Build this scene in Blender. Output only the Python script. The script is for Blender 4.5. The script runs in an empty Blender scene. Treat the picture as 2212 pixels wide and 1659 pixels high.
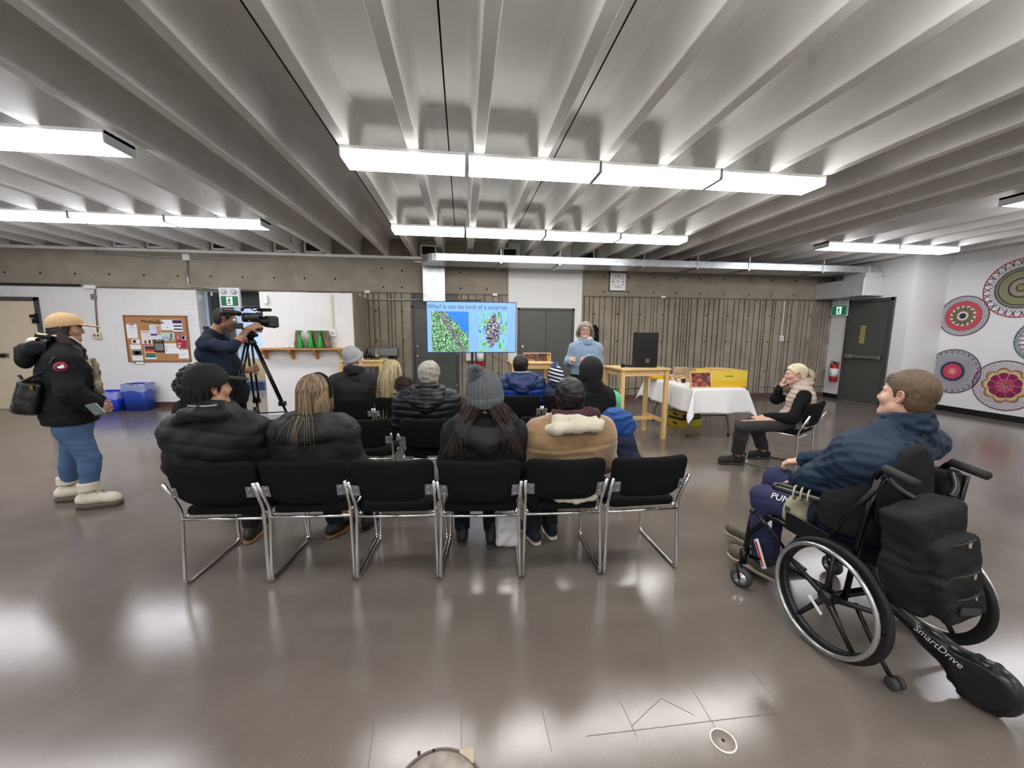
import bpy, math, random
import numpy as np
from mathutils import Vector, Matrix, Euler
R = math.radians
random.seed(7)
rng = np.random.default_rng(11)
SC = bpy.context.scene
COL = SC.collection
PI = math.pi

# ------------------------------------------------------------------ camera measured from the photograph (2212 x 1659)
CX, CY, FPX, CAMH = 1106.0, 829.5, 835.0, 1.5
_y = np.array([(1000 - CX) / FPX, -(718 - CY) / FPX, 1.0]); _y /= np.linalg.norm(_y)
_b = -(0.006 * _y[0] + _y[1]) / _y[2]
_z = np.array([0.006, 1, _b]); _z /= np.linalg.norm(_z)
_x = np.cross(_y, _z); _x = -_x if _x[0] < 0 else _x
MCAM = np.stack([_x, _y, _z], 1)
def ray(px, py): return MCAM.T @ np.array([(px - CX) / FPX, -(py - CY) / FPX, 1.0])
def at(px, py, Y):                       # point seen at a pixel, at distance Y into the room
    r = ray(px, py); t = Y / r[1]; return (r[0] * t, Y, CAMH + r[2] * t)
def on(px, py, z=0.0):                   # point seen at a pixel, at height z
    r = ray(px, py); t = (z - CAMH) / r[2]; return (r[0] * t, r[1] * t, z)
def onx(px, py, X):
    r = ray(px, py); t = X / r[0]; return (X, r[1] * t, CAMH + r[2] * t)

# ------------------------------------------------------------------ object helpers
def thing(name, label, cat, loc=(0, 0, 0), rz=0.0, group=None):
    o = bpy.data.objects.new(name, None); COL.objects.link(o)
    o.empty_display_size = 0.1
    o.location = loc; o.rotation_euler = (0, 0, rz)
    o['label'] = label; o['category'] = cat
    if group: o['group'] = group
    return o
def tag(o, label, cat, group=None, kind=None):
    o['label'] = label; o['category'] = cat
    if group: o['group'] = group
    if kind: o['kind'] = kind
    return o
def struct(o): o['kind'] = 'structure'; return o
def link_mesh(name, me, mats, parent=None, loc=None):
    o = bpy.data.objects.new(name, me); COL.objects.link(o)
    for m in (mats if isinstance(mats, (list, tuple)) else [mats]): me.materials.append(m)
    if parent is not None: o.parent = parent
    if loc is not None: o.location = loc
    return o
def dup(root, loc=None, rz=None, label=None, group=None):
    r = root.copy(); COL.objects.link(r)
    if loc is not None: r.location = loc
    if rz is not None: r.rotation_euler = (0, 0, rz)
    if label: r['label'] = label
    if group: r['group'] = group
    for ch in list(root.children):
        c = ch.copy(); COL.objects.link(c); c.parent = r
        for g in ch.children:
            d = g.copy(); COL.objects.link(d); d.parent = c
    return r

class MB:
    """collects shapes, builds ONE mesh object"""
    def __init__(s): s.v = []; s.f = []; s.m = []; s.sm = []
    def add(s, vs, fs, mi=0, smooth=False, M=None):
        b = len(s.v)
        if M is not None: vs = [tuple(M @ Vector(v)) for v in vs]
        s.v += [tuple(v) for v in vs]
        s.f += [tuple(b + i for i in f) for f in fs]
        s.m += [mi] * len(fs); s.sm += [smooth] * len(fs)
        return s
    def box(s, c, d, mi=0, rot=None, M=None):
        x, y, z = d[0] / 2, d[1] / 2, d[2] / 2
        vs = [Vector(p) for p in ((-x,-y,-z),(x,-y,-z),(x,y,-z),(-x,y,-z),(-x,-y,z),(x,-y,z),(x,y,z),(-x,y,z))]
        if rot is not None:
            E = Euler(rot).to_matrix(); vs = [E @ v for v in vs]
        vs = [v + Vector(c) for v in vs]
        return s.add(vs, [(0,3,2,1),(4,5,6,7),(0,1,5,4),(1,2,6,5),(2,3,7,6),(3,0,4,7)], mi, False, M)
    def b2(s, lo, hi, mi=0, M=None):
        return s.box([(a + b) / 2 for a, b in zip(lo, hi)], [abs(b - a) for a, b in zip(lo, hi)], mi, None, M)
    def rbox(s, c, d, r, mi=0, rot=None, n=4, M=None):      # box with vertical edges rounded, softened top/bottom
        x, y, z = d[0] / 2, d[1] / 2, d[2] / 2; q = min(r, z) * 0.6
        ring = []
        for cx, cy, a0 in ((x-r, y-r, 0), (-x+r, y-r, 90), (-x+r, -y+r, 180), (x-r, -y+r, 270)):
            for i in range(n + 1):
                a = R(a0 + 90 * i / n); ring.append((cx, cy, math.cos(a), math.sin(a)))
        lv = [(-z, -q), (-z + q, 0), (z - q, 0), (z, -q)]
        vs = []
        for zz, off in lv:
            for cx, cy, ca, sa in ring: vs.append(Vector((cx + ca * (r + off), cy + sa * (r + off), zz)))
        N = len(ring)
        fs = [tuple(reversed(range(N)))] + [tuple(range(3 * N, 4 * N))]
        for l in range(3):
            for i in range(N): fs.append((l*N+i, l*N+(i+1)%N, (l+1)*N+(i+1)%N, (l+1)*N+i))
        if rot is not None:
            E = Euler(rot).to_matrix(); vs = [E @ v for v in vs]
        vs = [v + Vector(c) for v in vs]
        return s.add(vs, fs, mi, True, M)
    def tube(s, pts, r, n=8, mi=0, closed=False, caps=True, M=None):
        P = [Vector(p) for p in pts]; k = len(P)
        rs = r if isinstance(r, (list, tuple)) else [r] * k
        vs = []; up = None
        for i in range(k):
            if closed: t = P[(i+1) % k] - P[i-1]
            else: t = P[min(i+1, k-1)] - P[max(i-1, 0)]
            if t.length < 1e-9: t = Vector((0, 0, 1))
            t.normalize()
            if up is None:
                up = Vector((0, 0, 1)) if abs(t.z) < 0.9 else Vector((1, 0, 0))
            a = up - t * up.dot(t)
            if a.length < 1e-6: a = t.orthogonal()
            a.normalize(); up = a; b = t.cross(a)
            for j in range(n):
                w = 2 * PI * j / n
                vs.append(P[i] + (a * math.cos(w) + b * math.sin(w)) * rs[i])
        fs = []
        for i in range(k if closed else k - 1):
            for j in range(n):
                fs.append((i*n+j, i*n+(j+1)%n, ((i+1)%k)*n+(j+1)%n, ((i+1)%k)*n+j))
        if caps and not closed:
            fs.append(tuple(reversed(range(n)))); fs.append(tuple(range((k-1)*n, k*n)))
        return s.add(vs, fs, mi, True, M)
    def cyl(s, a, b, r, r2=None, n=16, mi=0, M=None):
        return s.tube([a, b], [r, r if r2 is None else r2], n, mi, M=M)
    def lathe(s, c, prof, n=20, mi=0, M=None, axis='z', ring=False):
        prof = list(prof) + ([prof[0]] if ring else []); vs = []; fs = []; k = len(prof)
        for r, z in prof:
            for j in range(n):
                w = 2 * PI * j / n; p = (r * math.cos(w), r * math.sin(w), z)
                if axis == 'y': p = (p[0], p[2], p[1])
                elif axis == 'x': p = (p[2], p[0], p[1])
                vs.append((p[0] + c[0], p[1] + c[1], p[2] + c[2]))
        for i in range(k - 1):
            for j in range(n): fs.append((i*n+j, i*n+(j+1)%n, (i+1)*n+(j+1)%n, (i+1)*n+j))
        if not ring: fs.append(tuple(reversed(range(n)))); fs.append(tuple(range((k-1)*n, k*n)))
        return s.add(vs, fs, mi, True, M)
    def ball(s, c, r, n=12, mi=0, M=None):
        r = (r, r, r) if not isinstance(r, (tuple, list)) else r
        vs = []; fs = []; h = n // 2
        for i in range(h + 1):
            p = -PI/2 + PI * i / h
            for j in range(n):
                w = 2 * PI * j / n
                vs.append((c[0] + r[0]*math.cos(p)*math.cos(w), c[1] + r[1]*math.cos(p)*math.sin(w), c[2] + r[2]*math.sin(p)))
        for i in range(h):
            for j in range(n): fs.append((i*n+j, i*n+(j+1)%n, (i+1)*n+(j+1)%n, (i+1)*n+j))
        return s.add(vs, fs, mi, True, M)
    def prism(s, poly, axis, a, b, mi=0, M=None):            # polygon extruded along an axis
        k = len(poly); vs = []
        for t in (a, b):
            for u, w in poly:
                vs.append({'x': (t, u, w), 'y': (u, t, w), 'z': (u, w, t)}[axis])
        fs = [tuple(range(k)), tuple(reversed(range(k, 2*k)))]
        for i in range(k): fs.append((i, i + k, (i+1) % k + k, (i+1) % k))
        return s.add(vs, fs, mi, False, M)
    def build(s, name, mats, parent=None, bevel=0.0, origin=None, seg=2):
        me = bpy.data.meshes.new(name)
        vs = s.v
        if origin is not None: vs = [(a - origin[0], b - origin[1], c - origin[2]) for a, b, c in vs]
        me.from_pydata(vs, [], s.f); 
        me.polygons.foreach_set('material_index', s.m); me.polygons.foreach_set('use_smooth', s.sm)
        me.update()
        import bmesh as _bm
        bm = _bm.new(); bm.from_mesh(me); _bm.ops.recalc_face_normals(bm, faces=bm.faces); bm.to_mesh(me); bm.free()
        o = link_mesh(name, me, mats, parent, origin)
        if bevel:
            md = o.modifiers.new('Bevel', 'BEVEL'); md.width = bevel; md.segments = seg; md.limit_method = 'ANGLE'; md.angle_limit = R(40)
        return o

def bez(pts, n=8):               # Catmull-Rom through points
    P = [Vector(p) for p in pts]; out = []
    Q = [P[0]*2 - P[1]] + P + [P[-1]*2 - P[-2]]
    for i in range(1, len(Q) - 2):
        for j in range(n):
            t = j / n; a, b, c, d = Q[i-1], Q[i], Q[i+1], Q[i+2]
            out.append(0.5 * ((2*b) + (c-a)*t + (2*a-5*b+4*c-d)*t*t + (3*b-a-3*c+d)*t*t*t))
    out.append(P[-1]); return out
def fillet(pts, rad, n=5):       # polyline with rounded corners
    P = [Vector(p) for p in pts]; out = [P[0]]
    for i in range(1, len(P) - 1):
        a = (P[i-1] - P[i]); b = (P[i+1] - P[i]); r = min(rad, a.length * .45, b.length * .45)
        A = P[i] + a.normalized() * r; B = P[i] + b.normalized() * r
        for j in range(n + 1):
            t = j / n; out.append(A*(1-t)**2 + P[i]*2*t*(1-t) + B*t*t)
    out.append(P[-1]); return out

# ------------------------------------------------------------------ materials
def srgb(c):
    if isinstance(c, str):
        c = c.lstrip('#'); c = [int(c[i:i+2], 16) / 255 for i in (0, 2, 4)]
    return tuple((x/12.92 if x <= .04045 else ((x+.055)/1.055)**2.4) for x in c[:3]) + (1.0,)
MATS = {}
def mat(name, col, rough=.6, metal=0., var=0., vscale=8., bump=0., bscale=60., spec=.5, coat=0., emit=0., col2=None, stretch=None, trans=0., detail=3., sheen=0.):
    if name in MATS: return MATS[name]
    m = bpy.data.materials.new(name); m.use_nodes = True; nt = m.node_tree; N = nt.nodes; L = nt.links
    bs = N['Principled BSDF']; c = srgb(col)
    bs.inputs['Base Color'].default_value = c; bs.inputs['Roughness'].default_value = rough
    bs.inputs['Metallic'].default_value = metal; bs.inputs['Specular IOR Level'].default_value = spec
    bs.inputs['Coat Weight'].default_value = coat; bs.inputs['Transmission Weight'].default_value = trans
    bs.inputs['Sheen Weight'].default_value = sheen
    if emit:
        bs.inputs['Emission Color'].default_value = c; bs.inputs['Emission Strength'].default_value = emit
    tc = N.new('ShaderNodeTexCoord'); src = tc.outputs['Object']
    if stretch:
        mp = N.new('ShaderNodeMapping'); mp.inputs['Scale'].default_value = stretch; L.new(src, mp.inputs[0]); src = mp.outputs[0]
    if var or col2:
        n = N.new('ShaderNodeTexNoise'); n.inputs['Scale'].default_value = vscale; n.inputs['Detail'].default_value = detail
        L.new(src, n.inputs['Vector'])
        r = N.new('ShaderNodeValToRGB'); r.color_ramp.elements[0].position = .32; r.color_ramp.elements[1].position = .68
        a = srgb(col2) if col2 else tuple(x*(1-var) for x in c[:3]) + (1,)
        b = c if col2 else tuple(min(1, x*(1+var)) for x in c[:3]) + (1,)
        r.color_ramp.elements[0].color = a; r.color_ramp.elements[1].color = b
        L.new(n.outputs[0], r.inputs[0]); L.new(r.outputs[0], bs.inputs['Base Color'])
    if bump:
        n2 = N.new('ShaderNodeTexNoise'); n2.inputs['Scale'].default_value = bscale; n2.inputs['Detail'].default_value = 4
        L.new(src, n2.inputs['Vector'])
        bp = N.new('ShaderNodeBump'); bp.inputs['Strength'].default_value = bump; bp.inputs['Distance'].default_value = .01
        L.new(n2.outputs[0], bp.inputs['Height']); L.new(bp.outputs[0], bs.inputs['Normal'])
    MATS[name] = m; return m

M_white = mat('white_paint', '#e6e5e3', .55, var=.03, vscale=3, bump=.05, bscale=80)
M_wallw = mat('white_wall', '#e4e4e3', .6, var=.02, vscale=2, bump=.06, bscale=120)
M_ceil = mat('ceiling_paint', '#e2e1de', .75, var=.06, vscale=2.2, bump=.10, bscale=220)
M_dark = mat('dark_joint', '#2c2927', .9)
M_grey = mat('grey_door_paint', '#50524f', .42, var=.03, bump=.03, bscale=150)
M_greydk = mat('grey_frame_paint', '#454745', .45)
M_black = mat('black_plastic', '#101011', .38)
M_rubber = mat('black_rubber', '#141414', .7)
M_blackmet = mat('black_metal', '#0d0d0e', .28, metal=.4)
M_chrome = mat('chrome', '#d8d8d8', .09, metal=1.)
M_steel = mat('brushed_steel', '#b9bab9', .32, metal=1.)
M_galv = mat('galvanised', '#c3c8cb', .33, metal=.9, var=.18, vscale=14, detail=6)
M_galvw = mat('duct_paint', '#c9cdcd', .35, metal=.25, var=.05, vscale=10)
M_bracket = mat('bracket_grey', '#85868a', .4, metal=.5)
M_seat = mat('chair_fabric', '#131315', .95, var=.25, vscale=300, bump=.35, bscale=900, spec=.15)
M_pine = mat('pine', '#e0bf88', .5, col2='#cfa768', vscale=9, stretch=(6, 6, .6), bump=.05, bscale=40)
M_pineh = mat('pine_top', '#e6c793', .42, col2='#d4ae72', vscale=9, stretch=(.6, 6, 6), bump=.05, bscale=40)
M_wood = mat('shelf_wood', '#c08c50', .45, col2='#ab763c', vscale=8, stretch=(.7, 6, 6))
M_basebr = mat('brown_base', '#5a3f39', .55)
M_blackbase = mat('black_base', '#111111', .4)
M_paper = mat('paper', '#e9e9ea', .8)
M_glass = mat('clear_glass', '#eef4f2', .03, trans=1., spec=.5)
M_cream = mat('cream_door', '#dccdb2', .5, var=.02)
M_clothw = mat('white_cloth', '#eaeaec', .85, bump=.15, bscale=120)
M_red = mat('red_paint', '#b3171d', .3)
# ================================================================== THE SETTING
YB = 8.35; XR = 9.55; XL = -10.0; YF = -4.8; ZT = 3.02
# ---- floor
def floor_mat():
    m = bpy.data.materials.new('floor_linoleum'); m.use_nodes = True; nt = m.node_tree; N = nt.nodes; L = nt.links
    bs = N['Principled BSDF']; tc = N.new('ShaderNodeTexCoord')
    n = N.new('ShaderNodeTexNoise'); n.inputs['Scale'].default_value = 1.1; n.inputs['Detail'].default_value = 8; n.inputs['Roughness'].default_value = .65
    L.new(tc.outputs['Object'], n.inputs['Vector'])
    r = N.new('ShaderNodeValToRGB'); r.color_ramp.elements[0].position = .3; r.color_ramp.elements[1].position = .72
    r.color_ramp.elements[0].color = srgb('#6b625c'); r.color_ramp.elements[1].color = srgb('#7d746d')
    L.new(n.outputs[0], r.inputs[0])
    n3 = N.new('ShaderNodeTexNoise'); n3.inputs['Scale'].default_value = 260; n3.inputs['Detail'].default_value = 2
    L.new(tc.outputs['Object'], n3.inputs['Vector'])
    mx = N.new('ShaderNodeMix'); mx.data_type = 'RGBA'; mx.blend_type = 'MULTIPLY'; mx.inputs[0].default_value = .25
    r3 = N.new('ShaderNodeValToRGB'); r3.color_ramp.elements[0].position = .35; r3.color_ramp.elements[1].position = .65
    L.new(n3.outputs[0], r3.inputs[0]); L.new(r.outputs[0], mx.inputs[6]); L.new(r3.outputs[0], mx.inputs[7])
    L.new(mx.outputs[2], bs.inputs['Base Color'])
    n2 = N.new('ShaderNodeTexNoise'); n2.inputs['Scale'].default_value = 2.6; n2.inputs['Detail'].default_value = 9; n2.inputs['Roughness'].default_value = .7
    L.new(tc.outputs['Object'], n2.inputs['Vector'])
    mr = N.new('ShaderNodeMapRange'); mr.inputs['From Min'].default_value = .3; mr.inputs['From Max'].default_value = .7
    mr.inputs['To Min'].default_value = .09; mr.inputs['To Max'].default_value = .17
    L.new(n2.outputs[0], mr.inputs[0]); L.new(mr.outputs[0], bs.inputs['Roughness'])
    # scuffs and the uneven lay of the sheet
    nb = N.new('ShaderNodeTexNoise'); nb.inputs['Scale'].default_value = 5.; nb.inputs['Detail'].default_value = 10; nb.inputs['Roughness'].default_value = .75
    mp = N.new('ShaderNodeMapping'); mp.inputs['Scale'].default_value = (3, 1, 1); mp.inputs['Rotation'].default_value = (0, 0, .8)
    L.new(tc.outputs['Object'], mp.inputs[0]); L.new(mp.outputs[0], nb.inputs['Vector'])
    bp = N.new('ShaderNodeBump'); bp.inputs['Strength'].default_value = .06; bp.inputs['Distance'].default_value = .01
    L.new(nb.outputs[0], bp.inputs['Height']); L.new(bp.outputs[0], bs.inputs['Normal'])
    bs.inputs['Specular IOR Level'].default_value = .62
    return m
M_floor = floor_mat()
b = MB()
b.b2((XL, YF, -.1), (XR, YB + 4.2, 0), 0)
def seam(p, q, w=.004):
    P = Vector(p); Q = Vector(q); d = (Q - P); nrm = Vector((-d.y, d.x, 0)).normalized() * w
    b.add([P - nrm, Q - nrm, Q + nrm, P + nrm], [(0, 1, 2, 3)], 1)
M_seam = mat('floor_seam', '#6a615b', .35)
for a_, c_ in (((1580, 1395), (1690, 1530)), ((1265, 1590), (1680, 1540)), ((1340, 1515), (1375, 1590)), ((1496, 1490), (1545, 1570)),
               ((795, 1659), (808, 1560)), ((995, 1480), (997, 1620)), ((1170, 1530), (1192, 1625)), ((1365, 1568), (1428, 1508)), ((1428, 1508), (1500, 1545))):
    P = on(*a_, .0008); Q = on(*c_, .0008); seam(P, Q, .0011)
struct(b.build('floor', [M_floor, M_seam]))
# ---- ceiling : concrete double-tee slab
b = MB(); RX0 = -0.399; RP = 0.5545; ZS = 3.36
k0 = int((XL - RX0) / RP) - 1; k1 = int((XR - RX0) / RP) + 1
prof = [(XL, ZS + .12), (XL, ZS)]
for k in range(k0, k1 + 1):
    x = RX0 + RP * k
    if x - .12 < XL or x + .12 > XR: continue
    for dx, z in ((-.125, ZS), (-.09, ZS - .012), (-.072, ZS - .045), (-.062, ZS - .12), (-.046, ZT + .006), (-.040, ZT), (.040, ZT), (.046, ZT + .006), (.062, ZS - .12), (.072, ZS - .045), (.09, ZS - .012), (.125, ZS)):
        prof.append((x + dx, z))
    if k % 2 == 0 :
        xm = x + RP / 2
        if xm < XR: prof += [(xm - .006, ZS), (xm - .004, ZS + .05), (xm + .004, ZS + .05), (xm + .006, ZS)]
prof += [(XR, ZS), (XR, ZS + .12)]
vs = []; fs = []
for yy in (YF, YB + .05):
    for x, z in prof: vs.append((x, yy, z))
K = len(prof)
for i in range(K - 1): fs.append((i, i + 1, K + i + 1, K + i))
b.add(vs, fs, 0); b.add([vs[0], vs[K-1], vs[2*K-1], vs[K]], [(0, 1, 2, 3)], 0)
for i in range(K - 1):                          # dark inside the joints
    if prof[i][1] > ZS + .01 or prof[i+1][1] > ZS + .01: b.m[i] = 1 if 0 < i < K - 2 else 0
b.m[0] = 0
for i in range(1, K - 2):
    if abs(prof[i][0] - prof[i+1][0]) < .01 and max(prof[i][1], prof[i+1][1]) > ZS + .01: b.m[i] = 1
def ceil_mat():
    m = M_ceil; nt = m.node_tree; N = nt.nodes; L = nt.links; bs = N['Principled BSDF']; src = bs.inputs['Base Color'].links[0].from_socket
    tc = N.new('ShaderNodeTexCoord'); v = N.new('ShaderNodeTexVoronoi'); v.inputs['Scale'].default_value = 2.1; L.new(tc.outputs['Object'], v.inputs['Vector'])
    mr = N.new('ShaderNodeMapRange'); mr.inputs['From Min'].default_value = .09; mr.inputs['From Max'].default_value = .14; mr.inputs['To Min'].default_value = .20; mr.inputs['To Max'].default_value = 0.
    L.new(v.outputs['Distance'], mr.inputs[0]); mx = N.new('ShaderNodeMix'); mx.data_type = 'RGBA'; L.new(mr.outputs[0], mx.inputs[0]); L.new(src, mx.inputs[6]); mx.inputs[7].default_value = srgb('#8f8a80'); L.new(mx.outputs[2], bs.inputs['Base Color'])
    return m
M_slab = ceil_mat()
struct(b.build('ceiling', [M_slab, M_dark]))
# ---- concrete
def concrete():
    m = bpy.data.materials.new('board_concrete'); m.use_nodes = True; nt = m.node_tree; N = nt.nodes; L = nt.links
    bs = N['Principled BSDF']; tc = N.new('ShaderNodeTexCoord')
    n = N.new('ShaderNodeTexNoise'); n.inputs['Scale'].default_value = 2.5; n.inputs['Detail'].default_value = 10; n.inputs['Roughness'].default_value = .7
    L.new(tc.outputs['Object'], n.inputs['Vector'])
    r = N.new('ShaderNodeValToRGB'); r.color_ramp.elements[0].position = .3; r.color_ramp.elements[1].position = .7
    r.color_ramp.elements[0].color = srgb('#847b6d'); r.color_ramp.elements[1].color = srgb('#a1988a')
    L.new(n.outputs[0], r.inputs[0]); L.new(r.outputs[0], bs.inputs['Base Color'])
    n2 = N.new('ShaderNodeTexNoise'); n2.inputs['Scale'].default_value = 45; n2.inputs['Detail'].default_value = 6
    L.new(tc.outputs['Object'], n2.inputs['Vector'])
    bp = N.new('ShaderNodeBump'); bp.inputs['Strength'].default_value = .5; bp.inputs['Distance'].default_value = .01
    L.new(n2.outputs[0], bp.inputs['Height']); L.new(bp.outputs[0], bs.inputs['Normal'])
    bs.inputs['Roughness'].default_value = .85
    return m
M_conc = concrete()
M_hole = mat('tie_hole', '#1a1815', .9)
ZB = 2.3                                         # underside of the concrete beam
b = MB(); b.b2((XL, YB, ZB), (9.3, YB + .4, 3.4), 0)
for i, px in enumerate([10, 87, 162, 236, 311, 384, 455, 524, 592, 658, 724]):
    x, _, z = at(px, 588 + px * .02, YB); b.cyl((x, YB - .004, z), (x, YB + .01, z), .018, n=8, mi=1)
for px, py in ((825, 580), (868, 585), (828, 620), (868, 621), (995, 589), (995, 623), (1052, 625), (1305, 598), (1358, 599), (1413, 600), (1461, 600), (1513, 603), (1565, 604), (1619, 605), (1668, 606), (1304, 630), (1357, 631), (1412, 632), (1460, 633), (1513, 634), (1564, 636), (1618, 637), (1666, 639), (1719, 607), (1768, 609), (1714, 638), (1765, 640)):
    x, _, z = at(px, py, YB); b.cyl((x, YB - .004, z), (x, YB + .01, z), .018, n=8, mi=1)
o = b.build('wall_back_beam', [M_conc, M_hole]); struct(o)
# fluted concrete between XA and XBb
def fluted(name, xa, xb, seed, zt=ZB):
    rr = random.Random(seed); b = MB(); xs = [(xa, 0.0)]; x = xa + .05
    while x < xb - .09:
        g = rr.choice((.014, .018, .022, .03)); xs += [(x, 0.), (x + .004, .045), (x + g, .045), (x + g + .004, 0.)]
        x += g + rr.choice((.04, .05, .065, .08, .10, .12, .15))
    xs.append((xb, 0.)); vs = []; fs = []
    for z in (0, zt):
        for xx, dy in xs: vs.append((xx, YB + dy, z))
    n = len(xs)
    for i in range(n - 1): fs.append((i, i + 1, n + i + 1, n + i))
    b.add(vs, fs, 0)
    b.b2((xa, YB + .05, 0), (xb, YB + .3, zt), 0)
    x = xa + .3
    while x < xb - .1:
        for z in (1.92, 1.32, .62): b.cyl((x, YB - .004, z), (x, YB + .02, z), .017, n=8, mi=1)
        x += .53
    b.b2((xa, YB - .003, 1.298), (xb, YB + .001, 1.302), 0)
    return struct(b.build(name, [M_conc, M_hole]))
XC0 = at(1255, 700, YB)[0]; XP0 = at(1098, 650, YB)[0]; XD1 = at(991, 700, YB)[0]; XD0 = at(889.5, 700, YB)[0]
XW = 8.75                                        # plane of the wall with the exit door
fluted('wall_back_fluted', XC0, XW + .1, 3)
fluted('wall_back_fluted', XD1, XP0, 5)
fluted('wall_back_fluted', -2.6, XD0, 8)
# white pillar/bulkhead around the double door
b = MB(); b.b2((XP0, YB - .02, 2.03), (XC0, YB + .3, 3.4), 0)
dl, dr = at(1117, 700, YB)[0], at(1240, 700, YB)[0]
b.b2((XP0, YB - .02, 0), (dl, YB + .3, 2.03), 0); b.b2((dr, YB - .02, 0), (XC0, YB + .3, 2.03), 0)
struct(b.build('wall_back_white', M_wallw))
d3 = struct(MB().b2((dl, YB - .03, 0), (dl + .05, YB + .05, 2.03), 0).b2((dr - .05, YB - .03, 0), (dr, YB + .05, 2.03), 0).b2((dl, YB - .03, 1.98), (dr, YB + .05, 2.03), 0).build('door_3', M_greydk, bevel=.004))
mid = (dl + dr) / 2
for x0, x1 in ((dl + .05, mid - .004), (mid + .004, dr - .05)):
    MB().b2((x0, YB - .01, .01), (x1, YB + .035, 1.978), 0).build('door_leaf', M_grey, d3, bevel=.003)
for z in (.3, 1.05, 1.75):
    MB().cyl((dr - .05, YB - .036, z), (dr - .05, YB - .036, z + .1), .009, n=8).build('hinge', M_steel, d3)
# single grey door left of the screen, with transom panel
d2 = struct(MB().b2((XD0, YB - .03, 0), (XD0 + .05, YB + .05, 2.28), 0).b2((XD1 - .05, YB - .03, 0), (XD1, YB + .05, 2.28), 0).b2((XD0, YB - .03, 2.0), (XD1, YB + .05, 2.04), 0).b2((XD0 + .05, YB, 2.04), (XD1 - .05, YB + .04, 2.28), 0).build('door_2', M_greydk, bevel=.004))
MB().b2((XD0 + .052, YB - .01, .01), (XD1 - .052, YB + .035, 1.998), 0).build('door_leaf', M_grey, d2, bevel=.003)
kx = XD0 + .11
MB().lathe((kx, YB - .01, 1.0), [(.03, 0), (.03, -.008), (.012, -.012), (.012, -.04), (.027, -.045), (.027, -.06), (.015, -.068)], 14, axis='y').build('door_knob', M_chrome, d2)
MB().lathe((kx, YB - .01, 1.2), [(.022, 0), (.022, -.012), (.014, -.016)], 12, axis='y').build('deadbolt', M_chrome, d2)
for z in (.3, 1.0, 1.7):
    MB().cyl((XD1 - .052, YB - .034, z), (XD1 - .052, YB - .034, z + .1), .009, n=8).build('hinge', M_steel, d2)
# ---- painted block wall on the left
def blocks():
    m = bpy.data.materials.new('painted_block'); m.use_nodes = True; nt = m.node_tree; N = nt.nodes; L = nt.links
    bs = N['Principled BSDF']; tc = N.new('ShaderNodeTexCoord'); mp = N.new('ShaderNodeMapping')
    mp.inputs['Rotation'].default_value = (R(90), 0, 0)
    L.new(tc.outputs['Object'], mp.inputs[0])
    br = N.new('ShaderNodeTexBrick'); br.inputs['Scale'].default_value = 1.; br.inputs['Brick Width'].default_value = .4; br.inputs['Row Height'].default_value = .2; br.inputs['Mortar Size'].default_value = .006; br.inputs['Mortar Smooth'].default_value = .6
    br.inputs['Color1'].default_value = srgb('#e3e2e0'); br.inputs['Color2'].default_value = srgb('#dfdedc'); br.inputs['Mortar'].default_value = srgb('#dcdbd9')
    L.new(mp.outputs[0], br.inputs['Vector']); L.new(br.outputs['Color'], bs.inputs['Base Color'])
    n2 = N.new('ShaderNodeTexNoise'); n2.inputs['Scale'].default_value = 70; L.new(tc.outputs['Object'], n2.inputs['Vector'])
    ad = N.new('ShaderNodeMath'); ad.operation = 'MULTIPLY_ADD'; ad.inputs[1].default_value = -1.; L.new(br.outputs['Fac'], ad.inputs[0]); L.new(n2.outputs[0], ad.inputs[2])
    bp = N.new('ShaderNodeBump'); bp.inputs['Strength'].default_value = .14; bp.inputs['Distance'].default_value = .006
    L.new(ad.outputs[0], bp.inputs['Height']); L.new(bp.outputs[0], bs.inputs['Normal']); bs.inputs['Roughness'].default_value = .55
    return m
M_block = blocks()
XO0 = at(434, 740, YB)[0]                        # left side of the opening
XPa = at(571, 780, 7.4)[0]                       # white partition right of the opening
XPb = at(763, 700, 7.4)[0]
dx1 = at(92, 700, YB)[0]
b = MB(); b.b2((dx1, YB, 0), (XO0, YB + .25, ZB), 0); b.b2((XL, YB, 2.1), (dx1, YB + .25, ZB), 0)
struct(b.build('wall_back', M_block))
b = MB(); b.b2((XPa, 7.4, 0), (XPb, YB + .2, 2.185), 0); b.b2((XPb, 7.43, 0), (XPb + .012, YB, 2.185), 1); struct(b.build('wall_back_partition', [M_block, M_conc]))
# beam soffit in front of the partition: the concrete beam is deeper here
# left cream door
d1 = struct(MB().b2((dx1 - .07, YB - .03, 0), (dx1, YB + .1, 2.1), 0).b2((XL, YB - .03, 2.03), (dx1, YB + .1, 2.1), 0).build('door_1', M_greydk, bevel=.004))
MB().b2((-9.1, YB + .0, .01), (dx1 - .075, YB + .05, 2.028), 0).build('door_leaf', M_cream, d1, bevel=.003)
hx = at(82, 690, YB)[0]
MB().b2((hx - .05, YB - .06, 1.62), (hx + .04, YB - .0, 1.70), 0).b2((hx - .09, YB - .05, 1.72), (hx - .02, YB - .0, 1.78), 0).b2((hx-.01, YB-.05, 1.66), (hx+.04, YB-.0, 1.80), 0).build('door_closer_bracket', M_blackmet, d1, bevel=.004)
lx, _, lz = at(8, 768, YB)
MB().b2((lx - .1, YB - .012, lz - .05), (lx + .1, YB - .002, lz + .05), 0).build('lock_plate', M_steel, d1, bevel=.003)
MB().lathe((lx, YB - .012, lz), [(.035, 0), (.035, -.02), (.022, -.025), (.022, -.05), (.03, -.055), (.02, -.07)], 14, axis='y').build('door_knob', M_blackmet, d1)
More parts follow.
